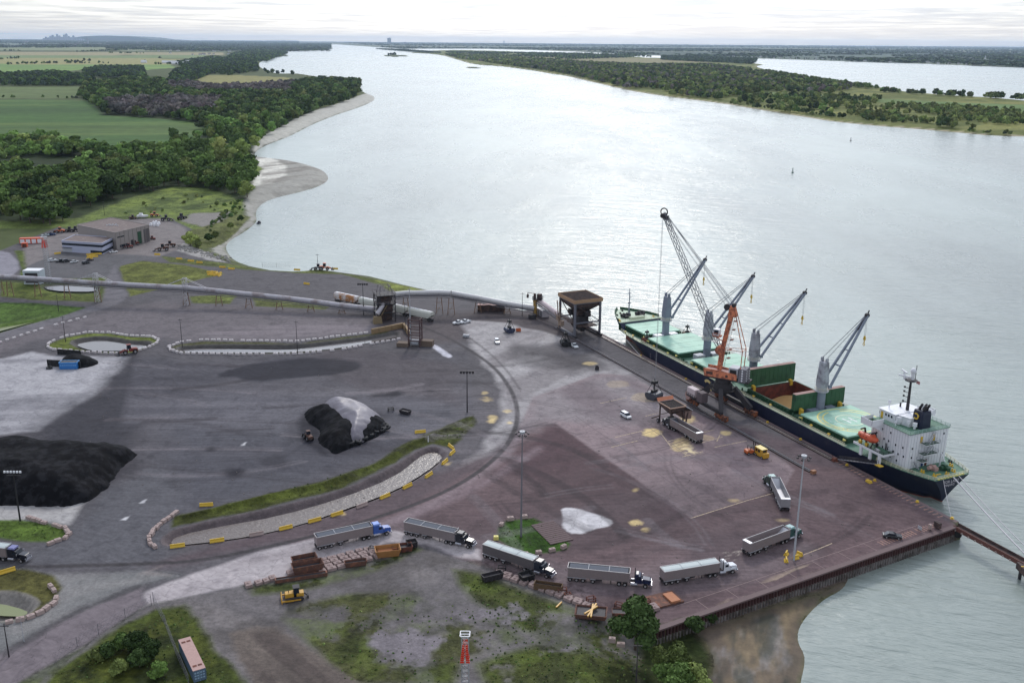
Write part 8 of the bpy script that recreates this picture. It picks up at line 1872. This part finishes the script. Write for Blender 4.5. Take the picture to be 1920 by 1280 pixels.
# ================================================================== TREES AND THE FAR COUNTRY
def leaf_mat(name, cols, rough=.9):
    m = bpy.data.materials.new(name); m.use_nodes = True; t = m.node_tree; b = t.nodes['Principled BSDF']
    at = t.nodes.new('ShaderNodeAttribute'); at.attribute_name = 'Col'; oi = t.nodes.new('ShaderNodeObjectInfo'); t.links.new(mix_(t, 1.0, at.outputs['Color'], ramp_(t, oi.outputs['Random'], [(0, (.55, .6, .55)), (.5, (1, 1, 1)), (1, (1.35, 1.38, 1.25))]), 'MULTIPLY'), b.inputs['Base Color'])
    b.inputs['Roughness'].default_value = rough; b.inputs['Specular IOR Level'].default_value = .12; return m
m_leaf = leaf_mat('foliage', None); m_bark = M_('bark', (92, 80, 70), rough=.95, var=.3)
def tree_arrays(kind, nleaf, leaf, H=12.0, seed=1, core=True):
    """crown of clumped leaf quads round an uneven set of lobes; returns verts, quads, per-vertex shade"""
    r = np.random.default_rng(seed); wide = {'round': .46, 'tall': .30, 'bush': .62, 'dead': .40, 'wide': .58}[kind] * H; z0 = {'bush': .06, 'tall': .12}.get(kind, .2) * H
    nl = 9 if nleaf < 1000 else 20; lob = []; fk = 1 if nleaf < 1000 else .68
    for k in range(nl):
        a = r.uniform(0, 6.28); q = r.uniform(.1, .75) * wide * (0 if k == 0 else 1); z = z0 + (H - z0) * r.uniform(.18, .80) * (1 - .35 * q / wide); lob.append((q * math.cos(a), q * math.sin(a), z, r.uniform(.38, .6) * wide * fk))
    lob.append((0, 0, H * .72, .45 * wide)); lob = np.array(lob)
    i = r.integers(0, len(lob), nleaf); d = r.normal(size=(nleaf, 3)); d /= np.linalg.norm(d, axis=1)[:, None]; d[:, 2] = np.abs(d[:, 2]) * .9 - .25 * (r.random(nleaf) < .4)
    rad = lob[i, 3] * r.uniform(.72, 1.08, nleaf); P = lob[i, :3] + d * rad[:, None] * np.array([1, 1, .9]); P[:, 2] = np.clip(P[:, 2], z0 * .6, H * 1.02)
    n = d + r.normal(size=(nleaf, 3)) * .55; n /= np.linalg.norm(n, axis=1)[:, None]
    u = np.cross(n, r.normal(size=(nleaf, 3))); u /= np.linalg.norm(u, axis=1)[:, None]; v = np.cross(n, u); s_ = leaf * r.uniform(.6, 1.3, nleaf)[:, None]
    V = np.stack([P - u * s_ - v * s_ * .7, P + u * s_ - v * s_ * .5, P + u * s_ * .8 + v * s_, P - u * s_ * .9 + v * s_ * .7], 1).reshape(-1, 3); F = np.arange(nleaf * 4).reshape(-1, 4)
    sh = np.repeat(r.uniform(.7, 1.3, nleaf) * r.uniform(.8, 1.2, len(lob))[i], 4)
    if core:
        cv, cf = [], []
        for (x, y, z, q) in lob:
            o = len(V) + len(cv); q *= .82
            for k in range(3):
                ph = (-.9, .1, .95)[k]
                for j in range(5): a = 1.2566 * j + k; cv.append((x + q * math.cos(ph) * math.cos(a), y + q * math.cos(ph) * math.sin(a), max(z0 * .6, z + q * .9 * math.sin(ph))))
            cf += [(o + k * 5 + j, o + k * 5 + (j + 1) % 5, o + k * 5 + 5 + (j + 1) % 5, o + k * 5 + 5 + j) for k in range(2) for j in range(5)]; cf.append((o + 10, o + 11, o + 12, o + 13))
        V = np.concatenate([V, np.array(cv)]); F = np.concatenate([F, np.array(cf)]); sh = np.concatenate([sh, np.full(len(cv), .8)])
    return V, F, sh
def np_mesh(name, V, F, C, m):
    me = bpy.data.meshes.new(name); me.vertices.add(len(V)); me.loops.add(F.size); me.polygons.add(len(F))
    me.vertices.foreach_set('co', V.astype(np.float32).ravel()); me.loops.foreach_set('vertex_index', F.astype(np.int32).ravel())
    me.polygons.foreach_set('loop_start', np.arange(0, F.size, 4, dtype=np.int32)); me.polygons.foreach_set('loop_total', np.full(len(F), 4, np.int32)); me.update(calc_edges=True)
    ca = me.color_attributes.new('Col', 'FLOAT_COLOR', 'POINT'); ca.data.foreach_set('color', np.concatenate([C, np.ones((len(C), 1))], 1).astype(np.float32).ravel()); me.materials.append(m); return me
GRN = {'dark': (.056, .090, .030), 'mid': (.105, .165, .046), 'olive': (.165, .20, .066), 'light': (.25, .29, .095), 'dead': (.18, .155, .148), 'blue': (.062, .088, .062)}
def make_tree(kind, colr, nleaf, leaf, H, seed):
    V, F, sh = tree_arrays(kind, nleaf, leaf, H, seed); c = np.array(GRN[colr]); C = c[None] * sh[:, None] * np.array([1, 1, 1]); me = np_mesh('crown', V, F, C, m_leaf)
    o = empty('tree'); cr = bpy.data.objects.new('crown', me); COL.objects.link(cr); cr.parent = o
    q = MB(); q.cyl((0, 0, -.3), (0, 0, H * .45), H * .028, H * .018, 7)
    for k in range(4): a = k * 1.6 + seed; q.cyl((0, 0, H * (.25 + .05 * k)), (math.cos(a) * H * .2, math.sin(a) * H * .2, H * (.5 + .06 * k)), H * .012, H * .006, 5)
    q.build('trunk', m_bark, o); return o
# woods as outlines in the photograph with spacing, height, colour mix
WOODS = [ # (pixels, z, step, height range, kinds, group/label)
    ([(-40, 262), (60, 266), (160, 284), (300, 292), (330, 262), (372, 262), (400, 285), (470, 288), (472, 330), (466, 372), (420, 362), (330, 348), (232, 372), (192, 402), (100, 424), (-40, 428)], 12, (9, 19), ('dark', 'mid', 'mid', 'olive', 'mid', 'mid'), 0),
    ([(395, 262), (372, 230), (300, 222), (200, 216), (180, 200), (150, 184), (160, 160), (250, 150), (330, 158), (420, 168), (540, 160), (600, 152), (674, 156), (674, 178), (640, 194), (590, 208), (545, 228), (510, 252), (480, 282), (440, 288)], 15, (10, 19), ('dark', 'mid', 'dark', 'olive', 'mid'), 1),
]
wood_pts = []
def scatter(poly_px, step, z=0.0, r=rng):
    P = PX(poly_px, z); A = np.array(P); x0, y0 = A.min(0); x1, y1 = A.max(0)
    nx, ny = max(1, int((x1 - x0) / step)), max(1, int((y1 - y0) / step)); X, Y = np.meshgrid(np.linspace(x0, x1, nx + 1), np.linspace(y0, y1, ny + 1)); x = X.ravel() + r.uniform(-.5, .5, X.size) * step; y = Y.ravel() + r.uniform(-.5, .5, X.size) * step
    k = inside(x, y, P); return x[k], y[k]
PURPLE = [PX(p) for p in ([(205, 196), (300, 190), (420, 192), (400, 215), (300, 222), (200, 214)], [(310, 160), (420, 165), (550, 160), (540, 178), (420, 180), (320, 172)])]
T = []   # x, y, h, base z, colour index, width
CI = list(GRN)
def addt(x, y, h0, h1, cols, z=0.0, kind=0):
    n = len(x); T.append(np.stack([x, y, rng.uniform(h0, h1, n), np.full(n, z), np.array([CI.index(c) for c in cols])[rng.integers(0, len(cols), n)], np.full(n, kind)], 1))
for poly, step, (h0, h1), cols, k in WOODS:
    x, y = scatter(poly, step); addt(x, y, h0, h1, cols)
W = np.concatenate(T); 
for P in PURPLE: W[inside(W[:, 0], W[:, 1], P), 4] = CI.index('dead')
gap = fbm(W[:, 0], W[:, 1], 60, 3, 5); W = W[(gap < .585) | (W[:, 1] > 1400)]; T = [W]
# field edges, hedges, far woods, island
def strip(pts, step, hh, cols, z=0.0, wob=4, keep=.85):
    P = PX(pts, z)
    for a, b in zip(P[:-1], P[1:]):
        a = np.array(a); b = np.array(b); n = max(1, int(np.linalg.norm(b - a) / step)); t_ = rng.random(n); t_ = t_[rng.random(n) < keep]; p = a + (b - a) * t_[:, None] + rng.normal(size=(len(t_), 2)) * wob; addt(p[:, 0], p[:, 1], hh[0], hh[1], cols, z)
D3 = ('dark', 'blue', 'mid')
strip([(0, 183), (60, 184), (150, 185)], 14, (5, 9), D3, 0, 5, .5)
for p, st in (([(0, 142), (100, 138), (180, 145), (160, 162), (0, 162)], 16), ([(155, 135), (190, 128), (268, 128), (272, 143), (190, 146)], 13), ([(325, 135), (350, 130), (400, 138), (350, 158), (320, 152)], 14), ([(330, 118), (400, 108), (480, 118), (486, 134), (430, 142), (350, 134)], 20), ([(440, 100), (500, 92), (540, 100), (500, 116), (420, 112)], 26)):
    x, y = scatter(p, st); addt(x, y, 10, 17, D3)
for p in ([(0, 122), (110, 119), (200, 120)], [(110, 116), (150, 117)], [(200, 100), (270, 101)], [(0, 96), (40, 96)], [(140, 98), (300, 92)], [(0, 112), (30, 110)], [(290, 122), (330, 121)]): strip(p, 14, (9, 15), D3, 0, 12, .7)
for (x0, y0, x1, y1, st, nn) in ((-100, 84, 420, 90, 55, 1), (200, 82, 620, 96, 50, 1), (-200, 75, 560, 82, 110, 2)):
    x, y = scatter([(x0, y0), (x1, y0), (x1, y1), (x0, y1)], st); k = fbm(x, y, 500, 3, 8) > (.52 if nn == 1 else .46); addt(x[k], y[k], 12, 20, ('blue', 'dark'), 0, 1)
# bay of trees on the shore, single trees
for x_, y_ in ((503, 138), (510, 137), (520, 139), (531, 138), (548, 141), (497, 136), (300, 110), (158, 115), (168, 115), (272, 117)): p = G2(x_, y_); addt(np.array([p[0]]), np.array([p[1]]), 14, 22, ('blue', 'dark'), -1)
# island
ISL = [([(1340, 186), (1290, 183), (1180, 167), (1060, 139), (1000, 130), (860, 110), (835, 103), (870, 103), (1000, 112), (1080, 118), (1200, 124), (1330, 124), (1400, 132), (1430, 140), (1500, 150), (1560, 160), (1600, 168), (1560, 176), (1450, 172), (1400, 180)], 19, (11, 20), ('mid', 'olive', 'olive', 'light', 'dark', 'dead')),
       ([(1370, 196), (1400, 182), (1500, 178), (1650, 188), (1640, 200), (1560, 206), (1560, 222), (1480, 212)], 24, (8, 16), ('dark', 'olive', 'mid', 'light')),
       ([(1560, 204), (1700, 196), (1860, 206), (1925, 212), (1925, 235), (1860, 236), (1700, 232), (1600, 220)], 14, (6, 12), ('olive', 'light', 'light', 'mid', 'olive')),
       ([(1240, 106), (1420, 112), (1412, 121), (1300, 116), (1240, 113)], 22, (12, 18), ('blue', 'dark'))]
for p, st, hh, cl in ISL:
    x, y = scatter(p, st, -1.5); k = fbm(x, y, 120, 3, 6) < .63; addt(x[k], y[k], hh[0], hh[1], cl, -1.5)
strip([(1430, 136), (1500, 148), (1560, 158), (1640, 168)], 8, (12, 18), ('olive', 'light', 'mid'), -1.5, 9)
for x_ in (1655, 1668, 1676, 1684, 1705, 1712, 1735, 1760, 1778, 1786, 1805, 1820, 1850, 1862, 1870, 1880, 1912, 1925): strip([(x_ - 4, 173 + (x_ - 1650) * .055), (x_ + 4, 174 + (x_ - 1650) * .055)], 7, (11, 19), ('dark', 'olive', 'mid'), -1.5, 4, 1)
strip([(1375, 196), (1440, 205), (1520, 215), (1600, 224), (1690, 232)], 16, (6, 12), ('mid', 'olive', 'dark'), -2, 6, .7)
for x_, y_, h in ((1765, 238, 17), (1772, 240, 17), (1780, 239, 15), (1788, 242, 12), (1758, 239, 14), (1822, 246, 13), (1482, 198, 19), (1540, 208, 18), (1530, 206, 16), (1610, 216, 13), (1350, 188, 18), (1345, 187, 17), (1395, 193, 18), (1260, 180, 17)):
    p = G2(x_, y_, -2); addt(np.array([p[0]]), np.array([p[1]]), h - 1, h + 1, ('mid', 'dark', 'olive'), -2)
strip([(1820, 248), (1850, 250), (1905, 253)], 6, (4, 8), ('dark', 'olive'), -2, 4, 1)
for p, st in (([(830, 98), (1200, 103), (1240, 107), (1080, 112), (900, 106)], 34),): x, y = scatter(p, st, -1); k = fbm(x, y, 300, 3, 2) > .5; addt(x[k], y[k], 12, 18, ('blue', 'dark', 'mid'), -1)
for x_, y_ in ((733, 104), (737, 104), (741, 104), (728, 105)): p = G2(x_, y_, -1.5); addt(np.array([p[0]]), np.array([p[1]]), 18, 26, ('blue',), -1.5)
x, y = scatter([(700, 92), (760, 94), (830, 100), (800, 100), (760, 97)], 30, -1); addt(x, y, 10, 16, ('blue',), -1)
# far bank beyond the back channel: many low woods and hedges
for (y0, y1, st, th) in ((88, 96, 130, .47), (96, 106, 70, .50), (106, 127, 42, .56), (80, 88, 260, .42)):
    x, y = scatter([(640, y0), (1960, y0 + 8), (1960, y1 + 10), (1400, y1 + 2), (700, y1 - 2)], st, -1); k = inside(x, y, far_poly) & (fbm(x, y, 700 if y0 < 100 else 350, 3, 12) > th); addt(x[k], y[k], 12, 22, ('blue', 'dark'), -1, 1)
strip([(1340, 106.5), (1500, 111), (1700, 117.5), (1925, 126)], 20, (9, 15), ('dark', 'blue'), -1, 12, .75)
T = np.concatenate(T); dist = np.hypot(T[:, 0], T[:, 1])
# near shrubs by the berth road
def near_tree(kind, colr, px, H, label, nleaf=2600, leaf=.33, seed=3, cat='tree', z=0.0, grp=None):
    o = make_tree(kind, colr, nleaf, leaf, H, seed); o.location = G(*px, z); o.rotation_euler.z = seed; tag(o, label, cat, grp); return o
near_tree('round', 'dark', (1191, 1215), 12.5, 'lone dark tree in front of the slab row at the lower edge', 5200, .3, 5, z=-.2)
near_tree('wide', 'olive', (1270, 1262), 7, 'pale feathery shrub right of the lone tree', 4200, .22, 8, 'shrub', -1.5); near_tree('bush', 'mid', (1262, 1300), 7, 'green shrub below the pale one at the lower edge', 4200, .25, 9, 'shrub', -1)
near_tree('bush', 'olive', (1235, 1245), 4.5, 'small olive shrub just right of the lone tree trunk', 2200, .22, 11, 'shrub', -1); near_tree('bush', 'dark', (1300, 1180), 3.5, 'low dark shrub against the foot of the end wall', 1800, .2, 12, 'shrub', -2)
near_tree('bush', 'dark', (1330, 1163), 2.5, 'very low dark shrub further along the end wall', 1200, .18, 13, 'shrub', -2.5)
near_tree('bush', 'olive', (1300, 1290), 6, 'pale shrub at the bottom edge beside the mud', 3600, .22, 15, 'shrub', -2)
for k, (x, y, H, c, lab) in enumerate(((205, 1232, 3.6, 'dark', 'low dark bush at the left of the roadside thicket'), (232, 1218, 4.2, 'mid', 'round green bush in the middle of the roadside thicket'), (258, 1222, 5.0, 'dark', 'tallest dark bush in the roadside thicket'), (286, 1236, 4.6, 'dark', 'dark bush at the right of the roadside thicket'), (262, 1250, 4.2, 'dark', 'dark bush below the tallest one in the roadside thicket'), (225, 1262, 3.4, 'olive', 'olive bush at the lower edge of the roadside thicket'), (300, 1268, 3.6, 'mid', 'green bush nearest the wire fence'), (180, 1238, 2.8, 'olive', 'smallest olive bush at the far left of the thicket'))):
    near_tree('bush', c, (x, y), H, lab, 2600, .2, 20 + k, 'bush')
for k, (x, y, H, c, lab) in enumerate(((357, 460, 9, 'light', 'light green tree between warehouse yard and river'), (372, 466, 6, 'olive', 'olive tree touching the light green one by the river'), (392, 452, 5, 'dark', 'dark bush on the shore slope by the river'), (404, 447, 5, 'olive', 'olive bush on the shore slope by the river'), (432, 428, 4, 'olive', 'small bush near the water on the shore slope'), (452, 414, 4, 'dark', 'small dark bush at the top of the shore slope'))):
    near_tree('bush', c, (x, y), H, lab, 1800, .4, 40 + k, 'tree' if k < 2 else 'bush')
# 270 nearest trees as things, the rest as woodland
protos = {}
for k, (kd, cl) in enumerate((('round', 'dark'), ('round', 'mid'), ('tall', 'mid'), ('wide', 'olive'), ('round', 'olive'), ('tall', 'dark'), ('bush', 'light'), ('dead', 'dead'))): protos[k] = make_tree(kd, cl, 760, .75, 12.0, 60 + k)
order = np.argsort(dist); near = order[:270]; rest = order[270:]
r2 = random.Random(4)
for i in near:
    x, y, h, z, ci, kd = T[i]; cl = CI[int(ci)]; opt = {'dark': (0, 5), 'mid': (1, 2), 'olive': (3, 4), 'light': (6,), 'dead': (7,), 'blue': (0,)}[cl]; o = copy_tree(protos[r2.choice(opt)])
    o.location = (x, y, z - .2); o.rotation_euler.z = r2.uniform(0, 6.28); s_ = h / 12.0 * 1.05; o.scale = (s_ * r2.uniform(.9, 1.15), s_ * r2.uniform(.9, 1.15), s_)
    tag(o, 'broad leaved tree in the front of the wood behind the buildings', 'tree', 'trees in the wood behind the buildings')
for p in protos.values():
    for c in list(p.children): bpy.data.objects.remove(c)
    bpy.data.objects.remove(p)
def woodland(idx, name, label, nleaf, leaf):
    if len(idx) == 0: return
    vars_ = [tree_arrays(k, nleaf, leaf, 1.0, 90 + j, True) for j, k in enumerate(('round', 'wide', 'tall', 'round', 'bush'))]
    VV, FF, CC = [], [], []; off = 0; vi = rng.integers(0, len(vars_), len(idx))
    G_ = np.array([GRN[c] for c in CI])
    for v, (V, F, sh) in enumerate(vars_):
        t_ = T[idx[vi == v]]; n = len(t_)
        if n == 0: continue
        a = rng.uniform(0, 6.28, n); ca, sa = np.cos(a)[:, None], np.sin(a)[:, None]; w_ = (t_[:, 2] * rng.uniform(.9, 1.25, n) * np.where(t_[:, 5] > 0, 2.6, 1.0))[:, None]; h = t_[:, 2][:, None]
        X = (V[:, 0] * ca - V[:, 1] * sa) * w_ + t_[:, 0][:, None]; Y = (V[:, 0] * sa + V[:, 1] * ca) * w_ + t_[:, 1][:, None]; Z = V[:, 2] * h + t_[:, 3][:, None] - .2
        C = G_[t_[:, 4].astype(int)][:, None, :] * sh[None, :, None] * rng.uniform(.5, 1.65, (n, 1, 1)) * rng.uniform(.92, 1.08, (n, 1, 3))
        VV.append(np.stack([X, Y, Z], -1).reshape(-1, 3)); CC.append(C.reshape(-1, 3)); FF.append((F[None] + (np.arange(n) * len(V))[:, None, None] + off).reshape(-1, 4)); off += n * len(V)
    o = bpy.data.objects.new(name, np_mesh(name, np.concatenate(VV), np.concatenate(FF), np.concatenate(CC), m_leaf)); COL.objects.link(o); tag(o, label, 'woodland', kind='stuff')
d_ = dist[rest]; right = T[rest][:, 0] > 60
mid = (d_ < 1500)
woodland(rest[mid], 'woodland', 'dense green wood covering the left bank behind the port', 120, .085)
woodland(rest[(~mid) & (d_ < 6000) & ~right], 'woodland', 'woods, hedges and tree rows between the fields of the left bank', 60, .12)
woodland(rest[(~mid) & (d_ < 6000) & right], 'woodland', 'trees and thickets covering the long island', 60, .12)
woodland(rest[d_ >= 6000], 'woodland', 'faint woods along the far horizon', 16, .22)
print('TREES', len(T), mid.sum())
# meadow shrubs
x, y = scatter([(215, 400), (330, 362), (440, 378), (450, 400), (380, 398), (240, 412)], 11); k = rng.random(len(x)) < .35; n = k.sum(); base = len(T)
T = np.concatenate([T, np.stack([x[k], y[k], rng.uniform(1.5, 3.5, n), np.zeros(n), np.full(n, CI.index('olive')), np.zeros(n)], 1)]); x, y = scatter([(420, 385), (465, 372), (458, 400), (400, 440), (385, 430)], 7); n = len(x)
T = np.concatenate([T, np.stack([x, y, rng.uniform(1.5, 4, n), np.full(n, -.5), rng.integers(0, 3, n), np.zeros(n)], 1)]); woodland(np.arange(base, len(T)), 'scrub', 'low scrub on the rough meadow beside the wood', 60, .12)
# weeds and rough grass in the near lot
x1, y1 = scatter([(840, 1068), (1090, 1145), (1180, 1170), (1230, 1290), (880, 1290), (940, 1200), (880, 1120)], 1.15); x2, y2 = scatter([(80, 1285), (190, 1205), (345, 1140), (440, 1285)], 1.2); x3, y3 = scatter([(330, 966), (500, 928), (700, 872), (868, 788), (888, 782), (860, 822), (780, 838), (640, 912), (480, 950)], 1.6); x4, y4 = scatter([(935, 992), (1003, 972), (1065, 1020), (960, 1030)], 1.3); x5, y5 = scatter([(560, 1140), (800, 1105), (960, 1180), (860, 1280), (640, 1280)], 1.6); x6, y6 = scatter([(0, 976), (90, 984), (122, 996), (95, 1014), (0, 1005)], 1.3)
x = np.concatenate([x1, x2, x3, x4, x5, x6]); y = np.concatenate([y1, y2, y3, y4, y5, y6]); k = fbm(x, y, 6, 3, 17) > .46; x, y = x[k], y[k]; base = len(T); n = len(x)
T = np.concatenate([T, np.stack([x, y, rng.uniform(.18, .5, n), np.where((x > -100) & (y > 235) & (x < 0), 1.5, 0.0) * 0, np.array([CI.index(c) for c in ('mid', 'olive', 'dark', 'mid')])[rng.integers(0, 4, n)], np.full(n, 0.0)], 1)])
for j, z in ((base + len(x1) * 0, 0),): pass
woodland(np.arange(base, len(T)), 'rough_grass', 'tufts of rough grass and weeds on the near lot', 14, .25)
# rocks on the shore
q = MB()
for k in range(160):
    t_ = random.random(); p = G(330 + 100 * t_ + random.uniform(-6, 6), 462 + 26 * t_ + random.uniform(-5, 4)); s_ = random.uniform(.4, 1.3); q.box(p + Vector((0, 0, s_ * .2)), (s_ * 1.3, s_, s_ * .7), rz=random.uniform(0, 3), top=.6)
tag(q.build('rubble', M_('rubble', (150, 146, 142), rough=.9, var=.25, vscale=1)), 'pale rubble stones on the slope above the little bay', 'rubble', kind='stuff')

# ------------------------------------------------------------------ far things
m_farw = M_('far_white', (226, 226, 226), rough=.8); m_farr = M_('far_roof', (120, 112, 112), rough=.8)
def house(x, y, z, l, w_, h, rz, label, roofm=m_farr, grp='distant houses'):
    o = empty('house', G(x, y, z), rz, label, 'house', grp); q = MB(); q.box((0, 0, h / 2), (l, w_, h)); q.build('wall', m_farw, o); q = MB(); q.prism([(-w_ / 2 - .4, h), (w_ / 2 + .4, h), (0, h + w_ * .45)], -l / 2 - .4, l / 2 + .4, 'x'); q.build('roof', roofm, o)
for i in range(34):
    x = 1340 + i * 17.4 + random.uniform(-6, 6); y = 106.5 + (x - 1340) * .0335 - random.uniform(0.2, 2.2); house(x, y, -1, random.uniform(12, 24), 10, random.uniform(5, 8), random.uniform(-.5, .5), 'small pale house in the village on the far bank', grp='houses on the far bank')
for i in range(26): house(300 + random.uniform(-40, 180), random.uniform(92, 104), 0, random.uniform(14, 30), 11, random.uniform(5, 9), random.uniform(-.5, .5), 'small pale house among the fields of the left bank', grp='houses among the left fields')
for i in range(14): house(random.uniform(10, 260), random.uniform(79, 87), 0, random.uniform(40, 90), 22, 14, random.uniform(-.3, .3), 'far pale building near the left horizon', grp='far buildings on the left')
for k, (x, y, l) in enumerate(((318, 119, 70), (334, 121, 60), (350, 118, 64), (345, 122, 40), (270, 118, 26))): house(x, y, 0, l, 20, 4, R(8), 'long white greenhouse roof beside the wood on the left bank', m_farw, 'white greenhouses')
ch = empty('church', G(1848, 116, -1), R(10), 'white church with a pointed spire on the far bank, right', 'church'); q = MB(); q.box((0, 0, 9), (34, 16, 18)); q.build('nave', m_farw, ch); q = MB(); q.box((-14, -10, 14), (9, 9, 28)); q.build('tower', m_farw, ch); q = MB(); q.cyl((-14, -10, 28), (-14, -10, 48), 6, .2, 4); q.build('spire', m_lgrey, ch)
q = MB(); q.prism([(-2600, 0), (-2200, 60), (-1500, 150), (-900, 185), (-500, 190), (-200, 175), (300, 160), (800, 130), (1300, 70), (2300, 30), (3200, 0)], 0, 2500, 'y'); h = q.build('hills', M_('far_hill', (70, 84, 70), rough=1)); p = G(225, 71.4, 0); h.location = (p.x, min(p.y, 40000), -2); h.location.x = p.x * h.location.y / p.y; tag(h, kind='structure')
m_tow = M_('far_tower', (150, 156, 170), rough=.8)
hs = [70, 120, 95, 150, 180, 130, 210, 160, 120, 190, 230, 150, 110, 170, 90, 60, 80, 50]
for i, hh in enumerate(hs):
    x = 82 + i * 4.3; p = G(x, 71.2, 0); f = 36000 / p.y; q = MB(); q.box((0, 0, hh / 2), (60, 60, hh)); q.box((0, 0, hh + 6), (30, 30, 12)); o = q.build('skyscraper', m_tow); o.location = (p.x * f, 36000, 0); tag(o, 'faint tower block in the city skyline on the left horizon', 'tower block', 'city skyline')
for x, hh, wd in ((730, 78, 75), (945, 55, 25), (760, 25, 60), (165, 50, 18)):
    p = G(x, 83, 0); o = empty('tower_block', p, 0, {730: 'wide tower block standing above the river horizon', 945: 'slim tower on the horizon above the back channel', 760: 'low block right of the wide horizon tower', 165: 'slim chimney beside the skyline hill'}[x], 'tower block'); q = MB(); q.box((0, 0, hh * 1.1), (wd * 1.4, wd, hh * 2.2)); q.build('wall', m_tow, o); q = MB(); q.box((wd * .2, 0, hh * 2.25), (wd * .4, wd * .4, 14)); q.build('roof', m_tow, o)

q = MB()
for k in range(260):
    x, y = (random.uniform(150, 900), random.uniform(650, 950)) if k % 2 else (random.uniform(900, 1650), random.uniform(700, 1080)); p = G(x, y)
    if not dock_ok([(p.x, p.y)]): continue
    s_ = random.uniform(.1, .34); q.box(p + Vector((0, 0, s_ * .3)), (s_ * 1.4, s_, s_ * .7), rz=random.uniform(0, 3), top=.6)
tag(q.build('debris', M_('debris', (120, 112, 108), rough=.9, var=.5, vscale=3)), 'small lumps of spilled cargo scattered over the yard', 'debris', kind='stuff')
